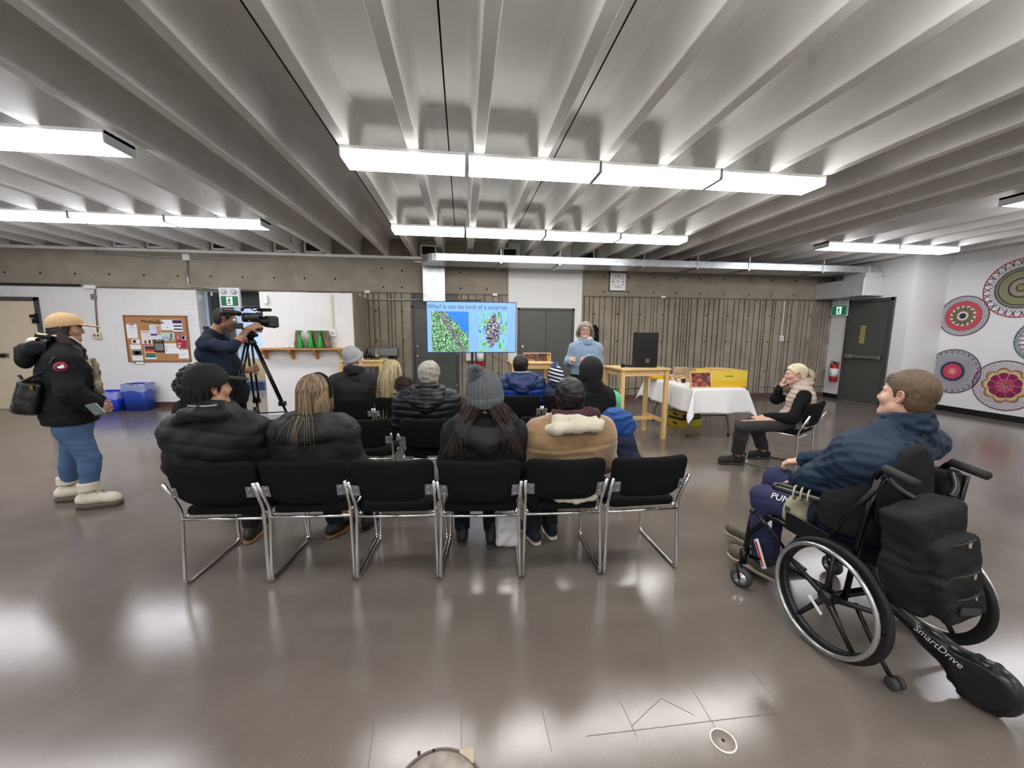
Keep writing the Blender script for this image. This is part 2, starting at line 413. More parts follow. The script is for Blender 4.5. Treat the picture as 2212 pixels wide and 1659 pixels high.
# ---- corridor seen through the opening
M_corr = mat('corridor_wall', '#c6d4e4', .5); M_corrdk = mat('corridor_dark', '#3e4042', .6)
b = MB(); b.b2((-9.0, YB + 3.4, 0), (-2.4, YB + 3.6, 3.0), 0); b.b2((-3.35, YB + .25, 0), (-3.15, YB + 3.4, 3.0), 0)
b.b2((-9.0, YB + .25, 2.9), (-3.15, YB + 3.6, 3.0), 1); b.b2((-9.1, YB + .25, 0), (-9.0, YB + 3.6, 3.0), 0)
struct(b.build('wall_corridor', [M_corr, M_corrdk]))
# wall right
b = MB(); b.b2((XW, 6.72, 0), (XR + .2, YB + .3, 3.4), 0); b.b2((XR, YF, 0), (XR + .2, 6.72, 3.4), 0)
struct(b.build('wall_right', M_wallw))
struct(MB().b2((XL - .2, YF, 0), (XL, YB + .3, 3.4), 0).build('wall_left', M_wallw))
struct(MB().b2((XL - .2, YF - .2, 0), (XR + .2, YF, 3.4), 0).build('wall_front', M_wallw))
# exit door in the right wall
ya = onx(1937, 640, XW)[1]; yb_ = onx(1836, 650, XW)[1]; zt = 2.27
b = MB(); b.b2((XW - .04, ya, 0), (XW + .02, ya + .07, zt), 0); b.b2((XW - .04, yb_ - .07, 0), (XW + .02, yb_, zt), 0); b.b2((XW - .04, ya, zt - .07), (XW + .02, yb_, zt), 0)
d4 = struct(b.build('door_4', M_greydk, bevel=.004))
MB().b2((XW - .02, ya + .07, .01), (XW + .01, yb_ - .07, zt - .07), 0).build('door_leaf', M_grey, d4, bevel=.003)
wy = onx(1865, 725, XW)[1]
MB().b2((XW - .024, wy - .05, 1.31), (XW - .018, wy + .06, 1.70), 0).build('vision_panel', mat('panel_yellow', '#a09a5c', .35), d4)
b = MB(); b.b2((XW - .08, ya + .12, .99), (XW - .04, yb_ - .12, 1.05), 0); b.b2((XW - .085, ya + .1, .975), (XW - .02, ya + .17, 1.065), 0); b.b2((XW - .09, yb_ - .24, .97), (XW - .02, yb_ - .1, 1.07), 0)
b.build('push_bar', M_steel, d4, bevel=.006)
# baseboards
struct(MB().b2((XR - .015, YF, 0), (XR, 6.72, .11), 0).b2((XW, 6.705, 0), (XR, 6.72, .11), 0).build('baseboard_right', M_blackbase))
struct(MB().b2((XW - .015, 6.72, 0), (XW, ya, .1), 0).b2((XW - .015, yb_, 0), (XW, YB, .1), 0).build('baseboard_right', M_blackbase))
struct(MB().b2((XC0, YB - .02, 0), (XW, YB, .1), 0).b2((XD1, YB - .02, 0), (XP0, YB, .1), 0).b2((XPb, YB - .02, 0), (XD0, YB, .1), 0).build('baseboard_back', M_basebr))
struct(MB().b2((dx1, YB - .015, 0), (XO0, YB, .1), 0).build('baseboard_back', M_basebr))
struct(MB().b2((XPa, 7.385, 0), (XPb, 7.4, .02), 0).build('baseboard_partition', M_wallw))
# ---- thin rails along the underside of the beam
for i, (x0, x1, yy) in enumerate(((at(205, 626, YB)[0], at(1098, 636, YB)[0], YB - .015), (XC0, XW, YB - .02))):
    struct(MB().b2((x0, yy - .012, ZB - .012), (x1, yy + .012, ZB + .012), 0).build('trim_%d' % (i + 1), mat('rail_brown', '#6d6257', .5, metal=.3)))
struct(MB().b2((XL, YB - .02, ZB + .0), (at(175, 617, YB)[0], YB, ZB + .05), 0).build('trim_3', M_dark))
struct(MB().b2((XL, YB - .05, ZT - .05), (9.3, YB + .02, ZT), 0).build('trim_4', M_ceil))

# ================================================================== LIGHT FIXTURES
M_lens = mat('lit_lens', '#fffdf9', .4, emit=11.5)
M_lensc = mat('lit_lens_cool', '#f6f6fc', .4, emit=11.5)
def fixture(x0, x1, yc, lab, grp, lens):
    t = thing('ceiling_light', lab, 'ceiling light', ((x0+x1)/2, yc, ZT), 0, grp)
    w = .145; L2 = (x1 - x0) / 2 - .006
    b = MB(); b.prism([(-w, 0), (-w, -.025), (w, -.025), (w, 0)], 'x', -L2, L2); b.build('housing', M_white, t)
    b = MB(); b.prism([(-w + .003, -.026), (-w + .003, -.082), (-w + .014, -.090), (w - .014, -.090), (w - .003, -.082), (w - .003, -.026)], 'x', -L2 + .012, L2 - .012)
    b.build('lens', lens, t)
    for s in (-1, 1): MB().prism([(-w - .002, 0), (-w - .002, -.086), (-w + .012, -.094), (w - .012, -.094), (w + .002, -.086), (w + .002, 0)], 'x', s * L2, s * (L2 - .011)).build('end_cap', mat('cap_white', '#c9cdd2', .5), t)
    return t
XCEN = [-1.0, .05, 1.235, 2.40, 3.50]; XLEF = [-7.4, -6.2, -5.02, -3.90, -2.70]; XRIG = [5.95, 7.3, 8.5]
rows = [(6.02, 'far'), (3.69, 'near'), (1.36, 'overhead'), (-.97, 'fourth'), (-3.3, 'rearmost')]
sidew = {'c': 'middle bay', 'l': 'left bay', 'r': 'right bay'}
ordn = ['first', 'second', 'third', 'fourth']
for yc, rn in rows:
    for kk, xs in (('c', XCEN), ('l', XLEF), ('r', XRIG)):
        for i in range(len(xs) - 1):
            lab = 'lit strip light, %s from left, %s row, %s' % (ordn[i], rn, sidew[kk])
            fixture(xs[i], xs[i+1], yc, lab, 'strip lights under the ribbed ceiling', M_lens if kk == 'c' else M_lensc)
# unseen lamp, added to brighten the corridor behind the opening
t = thing('corridor_fill_lamp', 'unseen round lamp added to brighten the corridor behind the opening', 'ceiling light', (-4.3, YB + 1.9, 2.88))
MB().lathe((0, 0, 0), [(.3, 0), (.3, -.05), (.2, -.08)], 20).build('lens', mat('corr_fill_lens', '#eef4ff', .4, emit=120), t)

# ================================================================== CAMERA, WORLD
cam = bpy.data.cameras.new('camera'); co = bpy.data.objects.new('camera', cam); COL.objects.link(co); SC.camera = co
cam.sensor_fit = 'HORIZONTAL'; cam.sensor_width = 36.0; cam.lens = FPX / 2212 * 36.0; cam.clip_start = .02
X_, U_, F_ = MCAM.T @ np.array([1, 0, 0]), MCAM.T @ np.array([0, 1, 0]), MCAM.T @ np.array([0, 0, 1])
mw = Matrix(((X_[0], U_[0], -F_[0], 0), (X_[1], U_[1], -F_[1], 0), (X_[2], U_[2], -F_[2], CAMH), (0, 0, 0, 1)))
co.matrix_world = mw
w = bpy.data.worlds.new('World'); SC.world = w; w.use_nodes = True
w.node_tree.nodes['Background'].inputs[0].default_value = (.05, .05, .055, 1)
SC.view_settings.view_transform = 'Standard'; SC.view_settings.look = 'None'; SC.view_settings.gamma = 1.0; SC.view_settings.exposure = 0.5
SC.cycles.max_bounces = 7; SC.cycles.diffuse_bounces = 4; SC.cycles.glossy_bounces = 4; SC.cycles.transmission_bounces = 6
SC.cycles.caustics_reflective = False; SC.cycles.caustics_refractive = False; SC.cycles.sample_clamp_indirect = 8
# ================================================================== CHAIRS
def pad(outline, t, curve=0.0, soft=.012, M=None, flat=False, dome=.0):
    """upholstered pad from an outline (x, z); thickness along y; curve bends it"""
    k = len(outline); vs = []; fs = []
    cx = sum(p[0] for p in outline) / k; cz = sum(p[1] for p in outline) / k
    lv = [(-t/2, -soft*1.6), (-t/2 + soft*.35, -soft*.5), (-t/2 + soft, 0), (t/2 - soft, 0), (t/2 - soft*.35, -soft*.5), (t/2, -soft*1.6)]
    def put(x, y, z): vs.append((x, y + curve * x * x, z))
    for y, off in lv:
        for x, z in outline:
            dx, dz = x - cx, z - cz; L = math.hypot(dx, dz); put(x + dx/L*off, y, z + dz/L*off)
    nl = len(lv)
    for l in range(nl - 1):
        for i in range(k): fs.append((l*k+i, l*k+(i+1)%k, (l+1)*k+(i+1)%k, (l+1)*k+i))
    for sgn, base in ((-1, 0), (1, (nl-1)*k)):
        prev = base
        for s_, dm in ((.66, .8), (.33, 1.)):
            st = len(vs)
            for i in range(k):
                x, y, z = vs[base + i]; 
                put(cx + (x-cx)*s_, lv[0 if sgn < 0 else -1][0] + sgn*dome*dm, cz + (z-cz)*s_)
            for i in range(k): fs.append((prev+i, prev+(i+1)%k, st+(i+1)%k, st+i))
            prev = st
        c = len(vs); put(cx, lv[0 if sgn < 0 else -1][0] + sgn*dome, cz)
        for i in range(k): fs.append((prev+i, prev+(i+1)%k, c))
    b = MB(); b.add(vs, fs, 0, True, M); return b
def rounded(poly, r, n=4):
    out = []; k = len(poly)
    for i in range(k):
        p = Vector((*poly[i], 0)); a = Vector((*poly[i-1], 0)) - p; c = Vector((*poly[(i+1) % k], 0)) - p
        rr = min(r, a.length*.45, c.length*.45); A = p + a.normalized()*rr; B = p + c.normalized()*rr
        for j in range(n + 1):
            t = j/n; q = A*(1-t)**2 + p*2*t*(1-t) + B*t*t; out.append((q.x, q.y))
    dens = []
    for i in range(len(out)):
        a = out[i]; c = out[(i+1) % len(out)]; d = math.dist(a, c); m = max(1, int(d/.05))
        for j in range(m): dens.append((a[0]+(c[0]-a[0])*j/m, a[1]+(c[1]-a[1])*j/m))
    return dens
def make_chair(label, group):
    t = thing('stacking_chair', label, 'chair', (0, 0, 0), 0, group)
    ol = rounded([(-.238, .135), (.238, .135), (.232, -.055), (.16, -.125), (-.16, -.125), (-.232, -.055)], .055)
    Mt = Matrix.Translation((0, -.055, .648)) @ Matrix.Rotation(R(12), 4, 'X')
    pad(ol, .042, curve=.55, soft=.014, M=Mt, dome=.004).build('backrest', M_seat, t)
    os_ = rounded([(-.222, .22), (.222, .22), (.218, -.215), (-.218, -.215)], .06)
    Ms = Matrix.Translation((0, .235, .446)) @ Matrix.Rotation(R(90 - 3), 4, 'X')
    pad(os_, .05, soft=.016, M=Ms, dome=.008).build('seat', M_seat, t)
    for s in (-1, 1):
        p = [(s*.238, -.075, .665), (s*.230, .02, .465), (s*.241, .0, .011), (s*.240, .50, .011), (s*.222, .46, .41), (s*.215, .42, .425), (s*.215, .03, .425)]
        MB().tube(fillet(p, .045, 6), .0105, 10).build('side_frame', M_chrome, t)
        q = MB().box((s*.208, -.0475, .60), (.05, .004, .07), rot=(R(12), 0, R(s*13)))
        br = q.build('bracket', M_bracket, t, bevel=.006)
        for dz in (-.02, .02): MB().ball((s*.203, -.0525 - dz*.2, .60 + dz), .0045, 8).build('screw', M_chrome, br)
    for y, z in ((.012, .415), (.43, .412)): MB().cyl((-.226, y, z), (.226, y, z), .0095, n=10).build('cross_bar', M_chrome, t)
    return t
RW1 = 'nearest row of black fabric chairs'
C1 = [(-1.40, 2.31, 'behind the man in the black cap'), (-.907, 2.285, 'behind the woman with the black headband'), (-.406, 2.235, 'empty, beside the headband woman'), (.09, 2.18, 'behind the woman in the pompom beanie'), (.59, 2.157, 'behind the man in the tan sheepskin coat'), (1.098, 2.145, 'empty, at the right end')]
chair0 = None
for i, (x, y, w_) in enumerate(C1):
    lab = 'black sled-base chair in the nearest row, ' + w_
    if chair0 is None: chair0 = make_chair(lab, RW1); c = chair0
    else: c = dup(chair0, label=lab, group=RW1)
    c.location = (x, y, 0); c.rotation_euler = (0, 0, R((-4, -3, -4, -5, -3, 1)[i]))
RW2 = 'middle row of black fabric chairs'
for x, y, w_ in ((-1.36, 3.36, 'mostly hidden behind the black cap'), (-.84, 3.33, 'empty, left of the man in the quilted jacket'), (-.30, 3.28, 'behind the grey haired man'), (.72, 3.28, 'empty, seen above the tan coat shoulder'), (1.2, 3.27, 'behind the person in the black hood beanie')):
    dup(chair0, (x, y, 0), R(-2), 'black chair in the middle row, ' + w_, RW2)
RW3 = 'front row of black fabric chairs'
for x, y, w_ in ((-1.24, 4.42, 'behind the man in the light grey beanie'), (-.74, 4.42, 'behind the long haired blonde woman'), (.65, 4.39, 'behind the blue puffer jacket'), (1.15, 4.39, 'behind the child in the striped hat')):
    dup(chair0, (x, y, 0), R(0), 'black chair in the front row, ' + w_, RW3)
LADY = (3.86, 3.98)
dup(chair0, (3.72, 3.675, 0), R(28.5), 'black chair standing alone at right, under the woman in the beige vest', 'single chair')

# ================================================================== BAR TABLES
def bar_table(loc, rz, w, d, h, label):
    t = thing('bar_table', label, 'table', loc, rz, 'tall pine bar tables')
    b = MB()
    for i in range(6): b.b2((-w/2, -d/2 + d*i/6 + .0008, h - .024), (w/2, -d/2 + d*(i+1)/6 - .0008, h))
    o = b.build('tabletop', M_pineh, t, bevel=.002)
    o['kind'] = 'thing' if False else o.get('kind', '') or 'thing'
    for sx in (-1, 1):
        for sy in (-1, 1): MB().box((sx*(w/2-.045), sy*(d/2-.045), (h-.024)/2), (.055, .055, h - .024)).build('leg', M_pine, t, bevel=.003)
    for sy in (-1, 1): MB().box((0, sy*(d/2-.045), h - .065), (w - .145, .022, .08)).build('apron', M_pine, t, bevel=.002)
    for sx in (-1, 1): MB().box((sx*(w/2-.045), 0, h - .065), (.022, d - .145, .08)).build('apron', M_pine, t, bevel=.002)
    for sx in (-1, 1): MB().box((sx*(w/2-.045), 0, .26), (.03, d - .145, .055)).build('stretcher', M_pine, t, bevel=.002)
    MB().box((0, 0, .26), (w - .12, .03, .055)).build('stretcher', M_pine, t, bevel=.002)
    return t
bar_table((2.48, 5.32, 0), R(5), .76, .60, 1.02, 'tall pine bar table carrying the black loudspeaker')
bar_table((1.12, 6.45, 0), R(0), .72, .56, 1.02, 'tall pine table behind the blue jacket, with a framed honeycomb on top')
bar_table((-1.72, 7.05, 0), R(0), .74, .56, 1.02, 'tall pine table behind the grey beanie, with a carafe and glasses')
TT = 1.02
# loudspeaker
t = thing('loudspeaker', 'black loudspeaker standing on the tall pine table', 'speaker', (2.60, 5.33, TT), R(-4))
b = MB(); b.prism(rounded([(-.155, -.13), (.155, -.13), (.155, .05), (.09, .16), (-.09, .16), (-.155, .05)], .03), 'z', 0, .50); b.build('cabinet', M_black, t, bevel=.008)
MB().rbox((0, -.132, .25), (.29, .012, .47), .004).build('grille', mat('grille_black', '#0c0c0d', .75, bump=.5, bscale=900), t)
MB().b2((-.028, -.141, .07), (.028, -.138, .125)).build('badge', mat('badge_grey', '#5b5653', .5), t)
MB().lathe((.150, -.05, .42), [(.0, .0), (.03, 0), (.034, .004), (.02, .008)], 14, axis='x').build('side_handle', mat('cup_white', '#e9e9ea', .3), t)
t = thing('microphone', 'black handheld microphone lying beside the loudspeaker', 'microphone', (2.24, 5.22, TT), R(-6))
MB().ball((0, 0, .03), .03, 14).build('mesh_head', M_blackmet, t)
MB().tube([(.02, 0, .029), (.06, 0, .026), (.19, 0, .016)], [.022, .019, .013], 12).build('handle', M_black, t)
tag(MB().tube(bez([(2.43, 5.24, 1.02), (2.44, 5.62, 1.0), (2.45, 5.66, .7), (2.42, 5.6, .35), (2.45, 5.5, .03), (2.4, 5.2, .006), (2.2, 4.95, .006), (2.05, 4.9, .006)]), .004, 6).build('speaker_cable', M_black), 'black cable hanging behind the tall pine table to the floor', 'cable')
# glassware on the left tall table
def glass(name, label, loc, prof, grp=None):
    o = MB().lathe((0, 0, 0), prof, 18).build(name, M_glass); o.location = loc; return tag(o, label, 'glassware', grp)
cz_ = TT
P_glass = [(.030, 0), (.034, .11), (.032, .11), (.028, .006)]
for i, px in enumerate((789, 797)):
    x = at(px, 770, 7.0)[0]; glass('drinking_glass', 'clear drinking glass beside the carafe, %s one' % ('left' if i == 0 else 'right'), (x, 7.0 + .05*i, cz_), P_glass, 'glasses on the left pine table')
x = at(814, 770, 7.0)[0]
glass('carafe', 'clear glass carafe with narrow neck on the left pine table', (x, 7.0, cz_), [(.045, 0), (.05, .03), (.045, .12), (.02, .19), (.018, .25), (.024, .27), (.022, .27), (.014, .2), (.04, .12), (.044, .02)])
x = at(804, 770, 7.1)[0]
glass('small_jar', 'short glass jar between glasses and carafe', (x, 7.1, cz_), [(.034, 0), (.036, .06), (.033, .06), (.03, .008)])
# stainless wall dispenser
x0, _, z0 = at(799, 768, YB - .1); x1, _, z1 = at(861, 751, YB - .1)
t = thing('steel_wall_box', 'stainless steel trough fixed to the fluted concrete wall', 'steel box', ((x0+x1)/2, YB - .003, z0))
MB().b2((x0-(x0+x1)/2, -.26, 0), ((x1-x0)/2, 0, z1 - z0)).build('cabinet', mat('steel_box', '#8d8f90', .35, metal=.7), t, bevel=.008)
MB().b2((-.1, -.2, -.12), (.1, -.02, 0)).build('lower_box', mat('steel_box', '#8d8f90', .35), t, bevel=.005)
# framed comb on the right small table
def frame_pic(name, label, cat, loc, rz, w, h, t_, tilt, picmat, wood, grp=None):
    t = thing(name, label, cat, loc, rz, grp)
    M = Matrix.Rotation(R(tilt), 4, 'X')
    for a, c in (((-w/2, 0, 0), (w/2, .03, t_)), ((-w/2, 0, h - t_), (w/2, .03, h)), ((-w/2, 0, t_), (-w/2 + t_, .03, h - t_)), ((w/2 - t_, 0, t_), (w/2, .03, h - t_))):
        MB().b2(a, c, 0, M).build('rail', wood, t, bevel=.002)
    MB().b2((-w/2 + t_, .010, t_), (w/2 - t_, .02, h - t_), 0, M).build('comb', picmat, t)
    return t
def blotch(name, cols, sc, dist=1.2):
    m = bpy.data.materials.new(name); m.use_nodes = True; nt = m.node_tree; N = nt.nodes; L = nt.links; bs = N['Principled BSDF']
    tc = N.new('ShaderNodeTexCoord'); n = N.new('ShaderNodeTexNoise'); n.inputs['Scale'].default_value = sc; n.inputs['Detail'].default_value = 5; n.inputs['Distortion'].default_value = dist
    L.new(tc.outputs['Object'], n.inputs['Vector']); r = N.new('ShaderNodeValToRGB'); e = r.color_ramp.elements
    while len(e) < len(cols): e.new(.5)
    for i, c in enumerate(cols): e[i].position = .28 + .44 * i / (len(cols) - 1); e[i].color = srgb(c)
    L.new(n.outputs[0], r.inputs[0]); L.new(r.outputs[0], bs.inputs['Base Color']); bs.inputs['Roughness'].default_value = .3
    return m
M_comb = blotch('comb_brown', ['#15100e', '#3a241a', '#6b4430', '#a37c4c', '#c8b08a'], 9)
M_comb2 = blotch('comb_red', ['#161216', '#3b1f22', '#8c3f34', '#b0604a', '#a8766a'], 7, 2.0)
M_combwood = mat('frame_wood', '#dcb277', .5, var=.1, vscale=20)
x0 = at(1132, 770, 6.25)[0]; x1 = at(1191, 770, 6.25)[0]
frame_pic('honeycomb_frame', 'low wooden frame of dark comb standing on the tall pine table', 'frame', ((x0+x1)/2, 6.28, TT), 0, x1 - x0, .155, .016, -4, M_comb, M_combwood)
t = thing('bottle', 'brown bottle with white cap beside the comb frame, right of the screen', 'bottle', (at(1130, 770, 6.35)[0], 6.42, TT))
MB().lathe((0, 0, 0), [(.03, 0), (.032, .01), (.032, .14), (.013, .19), (.013, .235)], 16).build('glass_body', mat('amber', '#5a2e17', .15), t)
MB().lathe((0, 0, .235), [(.015, 0), (.015, .03), (.012, .033)], 14).build('cap', M_paper, t)
tag(MB().box((at(1147, 757, 6.5)[0], 6.55, TT + .11), (.09, .02, .2), rot=(R(-15), 0, 0)).build('dark_card', M_black), 'small black card stand behind the comb frame', 'card')

# ================================================================== SCREEN
TVY = 6.3
x0, _, zt_ = at(920, 650, TVY); x1, _, zb_ = at(1115, 762, TVY)
tvc = ((x0 + x1) / 2, TVY, 0); TW = x1 - x0; TH = zt_ - zb_
t = thing('display_screen', 'large lit screen on a post showing a blue slide with two pictures', 'screen', tvc, R(0))
MB().b2((-TW/2, 0, zb_), (TW/2, .05, zt_)).build('bezel', mat('bezel', '#0a1a4a', .35), t, bevel=.003)
def emis(name, col, st=1.):
    m = bpy.data.materials.new(name); m.use_nodes = True; N = m.node_tree.nodes; bs = N['Principled BSDF']
    bs.inputs['Base Color'].default_value = (0, 0, 0, 1); bs.inputs['Emission Color'].default_value = srgb(col); bs.inputs['Emission Strength'].default_value = st; bs.inputs['Roughness'].default_value = .3
    return m
ES = .78
e_ = .012
MB().b2((-TW/2 + e_, -.002, zb_ + e_), (TW/2 - e_, 0, zt_ - e_)).build('slide', emis('slide_blue', '#8cc0fb', ES), t)
def picmat(kind):
    m = bpy.data.materials.new('picture_' + kind); m.use_nodes = True; nt = m.node_tree; N = nt.nodes; L = nt.links; bs = N['Principled BSDF']
    bs.inputs['Base Color'].default_value = (0, 0, 0, 1); bs.inputs['Emission Strength'].default_value = ES; bs.inputs['Roughness'].default_value = .3
    tc = N.new('ShaderNodeTexCoord'); sep = N.new('ShaderNodeSeparateXYZ'); L.new(tc.outputs['Generated'], sep.inputs[0])
    def math_(op, a, b_=None, c_=None):
        n = N.new('ShaderNodeMath'); n.operation = op
        for i, v in enumerate((a, b_, c_)):
            if v is None: continue
            if isinstance(v, (int, float)): n.inputs[i].default_value = v
            else: L.new(v, n.inputs[i])
        return n.outputs[0]
    def ramp(src, cols, lo=.3, hi=.7):
        r = N.new('ShaderNodeValToRGB'); e = r.color_ramp.elements
        while len(e) < len(cols): e.new(.5)
        for i, c in enumerate(cols): e[i].position = lo + (hi-lo)*i/(len(cols)-1); e[i].color = srgb(c)
        L.new(src, r.inputs[0]); return r.outputs[0]
    def noise(sc, det=4, dist=0., st=(1, 1, 1), rot=0.):
        mp = N.new('ShaderNodeMapping'); mp.inputs['Scale'].default_value = st; mp.inputs['Rotation'].default_value = (0, rot, 0); L.new(tc.outputs['Object'], mp.inputs[0])
        n = N.new('ShaderNodeTexNoise'); n.inputs['Scale'].default_value = sc; n.inputs['Detail'].default_value = det; n.inputs['Distortion'].default_value = dist; L.new(mp.outputs[0], n.inputs['Vector']); return n.outputs[0]
    def mixc(f, a, b_):
        n = N.new('ShaderNodeMix'); n.data_type = 'RGBA'; L.new(f, n.inputs[0]); L.new(a, n.inputs[6]); L.new(b_, n.inputs[7]); return n.outputs[2]
    x, z = sep.outputs[0], sep.outputs[2]
    def step(v, thr, soft=.02):
        n = N.new('ShaderNodeMapRange'); n.inputs['From Min'].default_value = thr - soft; n.inputs['From Max'].default_value = thr + soft; L.new(v, n.inputs[0]); return n.outputs[0]
    if kind == 'tree':
        leaf = ramp(noise(52, 6, 1.), ['#05121a', '#0f4030', '#2f8a3c', '#8ed08a', '#e8fff0'], .36, .62)
        bees = ramp(noise(60, 4), ['#1a2428', '#5a5866', '#c8b8cc'], .38, .62)
        sky = ramp(z, ['#0f7fe8', '#1488f0'])
        lf = math_('ADD', math_('MULTIPLY', x, .95), math_('MULTIPLY', z, 1.))   # diagonal edge of the crown
        lf = math_('ADD', lf, math_('MULTIPLY', noise(18, 3), .35))
        band = math_('ABSOLUTE', math_('SUBTRACT', math_('ADD', math_('MULTIPLY', x, 1.25), math_('MULTIPLY', z, .72)), 1.06))
        bm = step(math_('ADD', band, math_('MULTIPLY', noise(14, 3), .30)), .22, .09)
        c = mixc(bm, bees, leaf); c = mixc(step(lf, 1.52, .02), c, sky)
    else:
        bg = ramp(noise(10, 3, 1.5, (1, 1, .5), .6), ['#3f8f4a', '#8fc93f', '#8fd4ee', '#86c8f4', '#7cc0f0', '#2b6f55'], .34, .68)
        cone = ramp(noise(52, 3, .4, (.6, 1, 1.3)), ['#0d0b12', '#2a2430', '#8c849c', '#e8e0f0'], .40, .60)
        cz_n = math_('SUBTRACT', z, .52)
        wd = math_('SUBTRACT', .27, math_('MULTIPLY', math_('MULTIPLY', cz_n, cz_n), 1.25))
        cxn = math_('ABSOLUTE', math_('SUBTRACT', x, math_('ADD', .5, math_('MULTIPLY', cz_n, .14))))
        f = step(math_('SUBTRACT', wd, math_('ADD', cxn, math_('MULTIPLY', noise(30, 2), .04))), 0., .01)
        c = mixc(f, bg, cone)
    L.new(c, bs.inputs['Emission Color']); return m
def scr(u, v): return (-TW/2 + e_ + (TW - 2*e_) * u, zt_ - e_ - (TH - 2*e_) * v)
for nm, k, u0, v0, u1, v1 in (('left_picture', 'tree', .048, .185, .462, .995), ('right_picture', 'cone', .572, .185, .898, .985)):
    xa, za = scr(u0, v0); xb, zb2 = scr(u1, v1)
    MB().b2((xa, -.0045, zb2), (xb, -.0022, za)).build(nm, picmat(k), t)
def text(body, size, name, m, parent, loc, rot=(PI/2, 0, 0), align='LEFT', ext=.0006, sx=1.):
    cu = bpy.data.curves.new(name, 'FONT'); cu.body = body; cu.size = size; cu.extrude = ext; cu.align_x = align
    tmp = bpy.data.objects.new(name + '_t', cu); COL.objects.link(tmp)
    dg = bpy.context.evaluated_depsgraph_get(); me = bpy.data.meshes.new_from_object(tmp.evaluated_get(dg))
    bpy.data.objects.remove(tmp); bpy.data.curves.remove(cu)
    me.materials.clear(); o = link_mesh(name, me, m, parent); o.location = loc; o.rotation_euler = rot; o.scale = (sx, 1, 1)
    return o
tx, tz = scr(.006, .13)
text('Why? It can be kind of a surprise', .096, 'slide_title', emis('slide_text', '#16479c', ES * .8), t, (tx, -.004, tz), sx=.98)
tx2, _ = scr(.69, .13); text('.....', .07, 'slide_dots', emis('slide_text2', '#5b8fd0', ES * .8), t, (tx2, -.004, tz))
MB().b2((-.02, .055, .02), (.02, .10, zb_ + .1)).build('post', M_black, t)
MB().b2((-.25, .03, 1.35), (.25, .06, 1.75)).build('mount_plate', M_black, t)
MB().rbox((0, .08, .012), (.62, .5, .02), .08).build('foot', M_black, t)
# tall white cable box and centre extinguisher behind the screen post
t = thing('white_cable_trunk', 'narrow white trunking box on the concrete wall behind the screen post', 'trunking', (at(1020, 790, YB)[0], YB, 0))
MB().b2((-.13, -.06, .9), (.09, -.002, 1.75)).build('box', M_white, t, bevel=.004)
def extinguisher(label, loc, rz, s=1.):
    t = thing('fire_extinguisher', label, 'fire extinguisher', loc, rz, 'wall fire extinguishers')
    MB().lathe((0, -.085, 0), [(.03, 0), (.07, .008), (.078, .03), (.078, .34), (.06, .385), (.03, .405), (.022, .42)], 20).build('cylinder', M_red, t)
    MB().lathe((0, -.085, .12), [(.0795, 0), (.0795, .19)], 20).build('label', M_paper, t)
    MB().lathe((0, -.085, .42), [(.022, 0), (.026, .01), (.022, .04)], 12).build('valve', M_black, t)
    MB().box((0, -.13, .475), (.02, .11, .012), rot=(R(-14), 0, 0)).build('lever', M_black, t)
    MB().box((0, -.125, .445), (.02, .09, .010), rot=(R(8), 0, 0)).build('handle', M_black, t)
    MB().tube(bez([(-.02, -.085, .44), (-.07, -.09, .43), (-.095, -.09, .36), (-.092, -.09, .12)]), .010, 8).build('hose', M_rubber, t)
    MB().b2((-.03, -.012, .1), (.03, 0, .45)).build('wall_bracket', M_steel, t)
    return t
extinguisher('red fire extinguisher on the concrete wall below the screen', (at(1037, 790, YB)[0] + .0, YB - .004, .78), 0)
q = onx(1806, 822, XW)
extinguisher('red fire extinguisher with white label beside the exit door', (XW - .003, q[1], q[2] - .02), R(-90))
t = thing('screen_cable', 'thin black cable sagging from the screen to the pine table', 'cable', (tvc[0] + .25, TVY + .1, 1.1))
MB().tube(bez([(0, 0, .08), (.1, 0, -.0), (.3, .02, -.09), (.5, .05, -.1)]), .004, 6).build('cord', M_black, t)

# ================================================================== CLOCK
x, _, z = at(1333.5, 609, YB)
t = thing('wall_clock', 'square white wall clock with black tick marks on the concrete beam', 'clock', (x, YB - .001, z))
MB().b2((-.195, -.04, -.205), (.195, 0, .205)).build('frame', mat('clock_rim', '#26221f', .25, metal=.6), t, bevel=.008)
MB().b2((-.18, -.043, -.19), (.18, -.038, .19)).build('face', mat('clock_face', '#f0f0ee', .2), t)
for i in range(12):
    a = R(30 * i); big = i % 3 == 0; r0 = .125 if not big else .115
    MB().box((math.sin(a)*r0, -.045, math.cos(a)*r0), (.012 if not big else .018, .003, .035 if not big else .045), rot=(0, a, 0)).build('tick', M_black, t)
MB().lathe((0, -.043, 0), [(.012, 0), (.012, -.008)], 12, axis='y').build('hub', M_black, t)

